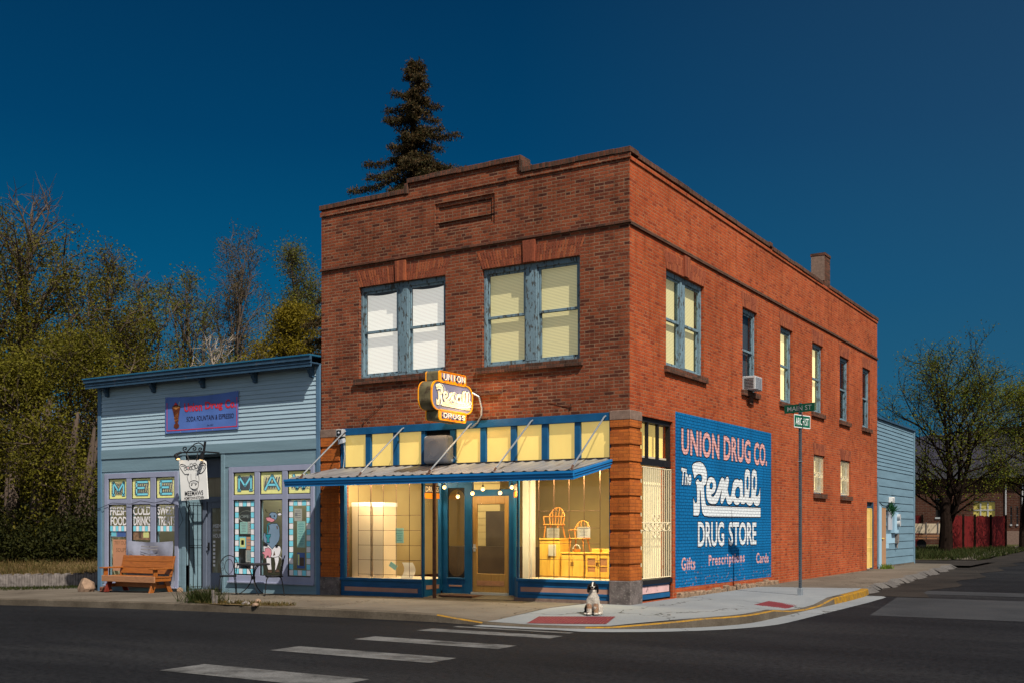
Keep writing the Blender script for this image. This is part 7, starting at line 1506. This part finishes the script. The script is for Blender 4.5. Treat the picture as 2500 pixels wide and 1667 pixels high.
# trees up the side street
def TR(px, D, pyt, kw):
    x, y = at_d(px, D); z = gz(x, y); return tree(x=x, y=y, z=z-.05, H=ZC+(HY-pyt)/FPX*D-z, **kw)
TR(2312, 64, 885, dict(name='elm', label='large fine leaved tree rising over the red fence', cat='tree', spread=6.0, leaf=LE, bark=K['bark_dark'], r0=.22, low=.16, nl=24, asc=24, nleaf=23000, lsize=.11, sig=.22, seed=17, trunk_fork=3, nsub=7, ntw=5, tw_len=.24))
TR(2500, 70, 960, dict(name='elm', label='greener tree overhanging the street at the right edge', cat='tree', spread=5.0, leaf=LE, bark=K['bark_dark'], r0=.2, low=.3, nl=18, asc=15, nleaf=34000, lsize=.12, sig=.34, seed=23, trunk_fork=2, nsub=7, ntw=5))
x, y = at_d(2308, 63.4); tk = thing('old_trunk', 'broad black tree stump trunk standing in the fence gap', 'tree trunk', (x, y, gz(x, y))); MB().tube([(x, y, gz(x, y)-.3), (x+.05, y, 1.6), (x-.1, y, 3.4)], [.42, .34, .2], 10).build('trunk', K['bark_dark'], tk)
# tuft by the shed corner
P = [(.25+random.gauss(0, .1), 20.3+random.gauss(0, .25), .06) for _ in range(160)]; tag(blades('weed_tuft', P, .16, .012, leafmat('bright weeds', [(.10, .16, .02), (.16, .22, .03)]), .5), 'bright green weed tuft at the foot of the shed door', 'weed')

# ================================================================ THE DOG
DX, DY = .285, -2.08; DZ = pav_z(DX, DY)+.004
dog = thing('dog', 'black and white spaniel sitting on the pavement facing the street', 'dog', (DX, DY, DZ), None, 0); DA = R(20)
bm = bmesh.new()
def ell(c, r, rot=(0, 0, 0)):
    M = Matrix.Translation(c) @ Matrix.Rotation(R(rot[2]), 4, 'Z') @ Matrix.Rotation(R(rot[0]), 4, 'X') @ Matrix.Rotation(R(rot[1]), 4, 'Y') @ Matrix.Diagonal((*r, 1)); bmesh.ops.create_icosphere(bm, subdivisions=3, radius=1, matrix=M)
def caps(a, b, ra, rb, n=7):
    a, b = Vector(a), Vector(b)
    for i in range(n+1): t = i/n; ell(a.lerp(b, t), (ra+(rb-ra)*t,)*3)
ell((0, .13, .135), (.115, .125, .120)); ell((0, .05, .20), (.100, .10, .145), (20, 0, 0)); ell((0, -.01, .285), (.088, .080, .125), (12, 0, 0)); caps((0, .0, .36), (0, -.03, .47), .062, .052)
ell((0, -.045, .515), (.058, .068, .054)); ell((0, -.03, .545), (.046, .05, .036)); caps((0, -.085, .500), (0, -.145, .486), .034, .026); ell((0, -.125, .474), (.028, .036, .018))
for s in (-1, 1):
    caps((s*.058, -.035, .27), (s*.060, -.070, .13), .042, .030); caps((s*.060, -.070, .13), (s*.062, -.085, .035), .030, .026); ell((s*.064, -.105, .022), (.030, .046, .022))
    ell((s*.105, .075, .105), (.048, .105, .085)); caps((s*.120, .02, .045), (s*.118, -.045, .022), .034, .024); ell((s*.118, -.055, .02), (.027, .045, .019))
    ell((s*.05, -.06, .505), (.018, .03, .026))
me = bpy.data.meshes.new('body'); bm.to_mesh(me); bm.free(); bo = bpy.data.objects.new('body', me); COL.objects.link(bo)
rmod = bo.modifiers.new('r', 'REMESH'); rmod.mode = 'VOXEL'; rmod.voxel_size = .0075; sm = bo.modifiers.new('s', 'SMOOTH'); sm.iterations = 5; sm.factor = .5
me2 = bpy.data.meshes.new_from_object(bo.evaluated_get(bpy.context.evaluated_depsgraph_get())); bpy.data.objects.remove(bo)
K['fur_white'] = paint('white fur', (.62, .57, .50), .9, .25, 30, bump=.5, bscale=90); K['fur_black'] = paint('black fur', (.010, .009, .010), .7, .4, 30, bump=.4, bscale=90); K['fur_tan'] = paint('tan fur', (.40, .24, .15), .9, .25, 30); K['nose'] = paint('black nose', (.008, .008, .009), .25, .1)
def fur_of(p):
    x, y, z = p
    if z > .445:
        if y < -.150 and z < .51 and z > .478: return 3
        if (abs(x) < .009 and z > .50) or (y < -.090 and z < .508): return 0
        return 1
    if z > .33 and y > -.0 and abs(x) > .02: return 1
    if y > .10 and z > .06+.03*mnoise.noise(Vector(p)*20): return 1 if mnoise.noise(Vector(p)*9+Vector((3, 0, 0))) < .22 else 0
    if x < -.052 and y > -.035 and z < .34: return 1
    if .06 < z < .22 and y < -.03 and abs(abs(x)-.06) < .03 and mnoise.noise(Vector(p)*14) > .05: return 2
    return 0
ca, sa = math.cos(DA), math.sin(DA); mats = [K['fur_white'], K['fur_black'], K['fur_tan'], K['nose']]
for m_ in mats: me2.materials.append(m_)
ci = [fur_of(p.center) for p in me2.polygons]; me2.polygons.foreach_set('material_index', ci); me2.polygons.foreach_set('use_smooth', [True]*len(ci))
cen = [(p.center.copy(), p.normal.copy(), k) for p, k in zip(me2.polygons, ci)]
rotm = Matrix.Rotation(DA, 4, 'Z'); me2.transform(rotm); me2.name = 'body'; body = bpy.data.objects.new('body', me2); COL.objects.link(body); body.parent = dog
def dpt(p): v = rotm @ Vector(p); return (v.x+DX, v.y+DY, v.z+DZ)
# coat: short locks lying down along the body
V = []; mi = []; rd = random.Random(2)
for c, n, k in cen:
    if k == 3 or c.z < .03 or (c.z > .44 and c.y < -.06): continue
    for _ in range(2 if c.z < .42 else 1):
        l = .030 if (c.z < .34 and c.y < .02) else .018
        d = (n*.7+Vector((rd.gauss(0, .3), rd.gauss(0, .3), -.9))).normalized(); s = d.cross(n); s = s.normalized()*.0045 if s.length > 1e-4 else Vector((.004, 0, 0)); o = c+n*-.002
        V += [dpt(o-s), dpt(o+s), dpt(o+d*l+s*.2+n*.004), dpt(o+d*l-s*.2+n*.004)]; mi.append(k)
np_mesh('coat', np.array(V), np.arange(len(V)).reshape(-1, 4), mats, dog, mi)
for s in (-1, 1):
    e = MB(); vs = [(s*.052, -.035, .545), (s*.072, -.055, .53), (s*.088, -.060, .47), (s*.086, -.055, .41), (s*.070, -.045, .385), (s*.060, -.02, .40), (s*.064, -.005, .46), (s*.056, -.005, .53)]
    e.add([dpt(p) for p in vs]+[dpt((p[0]+s*.022, p[1]-.004, p[2])) for p in vs], [tuple(range(8))[::-1], tuple(range(8, 16))]+[(i, (i+1) % 8, 8+(i+1) % 8, 8+i) for i in range(8)]); ob = e.build('ear', K['fur_black'], dog, smooth=False, bevel=.006)
    MB().ball(dpt((s*.027, -.097, .530)), .0085, 8).build('eye', K['nose'], dog, smooth=True)
tl = MB().tube([dpt(p) for p in ((-.02, .22, .06), (-.08, .27, .035), (-.15, .27, .03), (-.20, .25, .03))], [.028, .03, .026, .010], 7); tl.build('tail', K['fur_black'], dog, smooth=True)
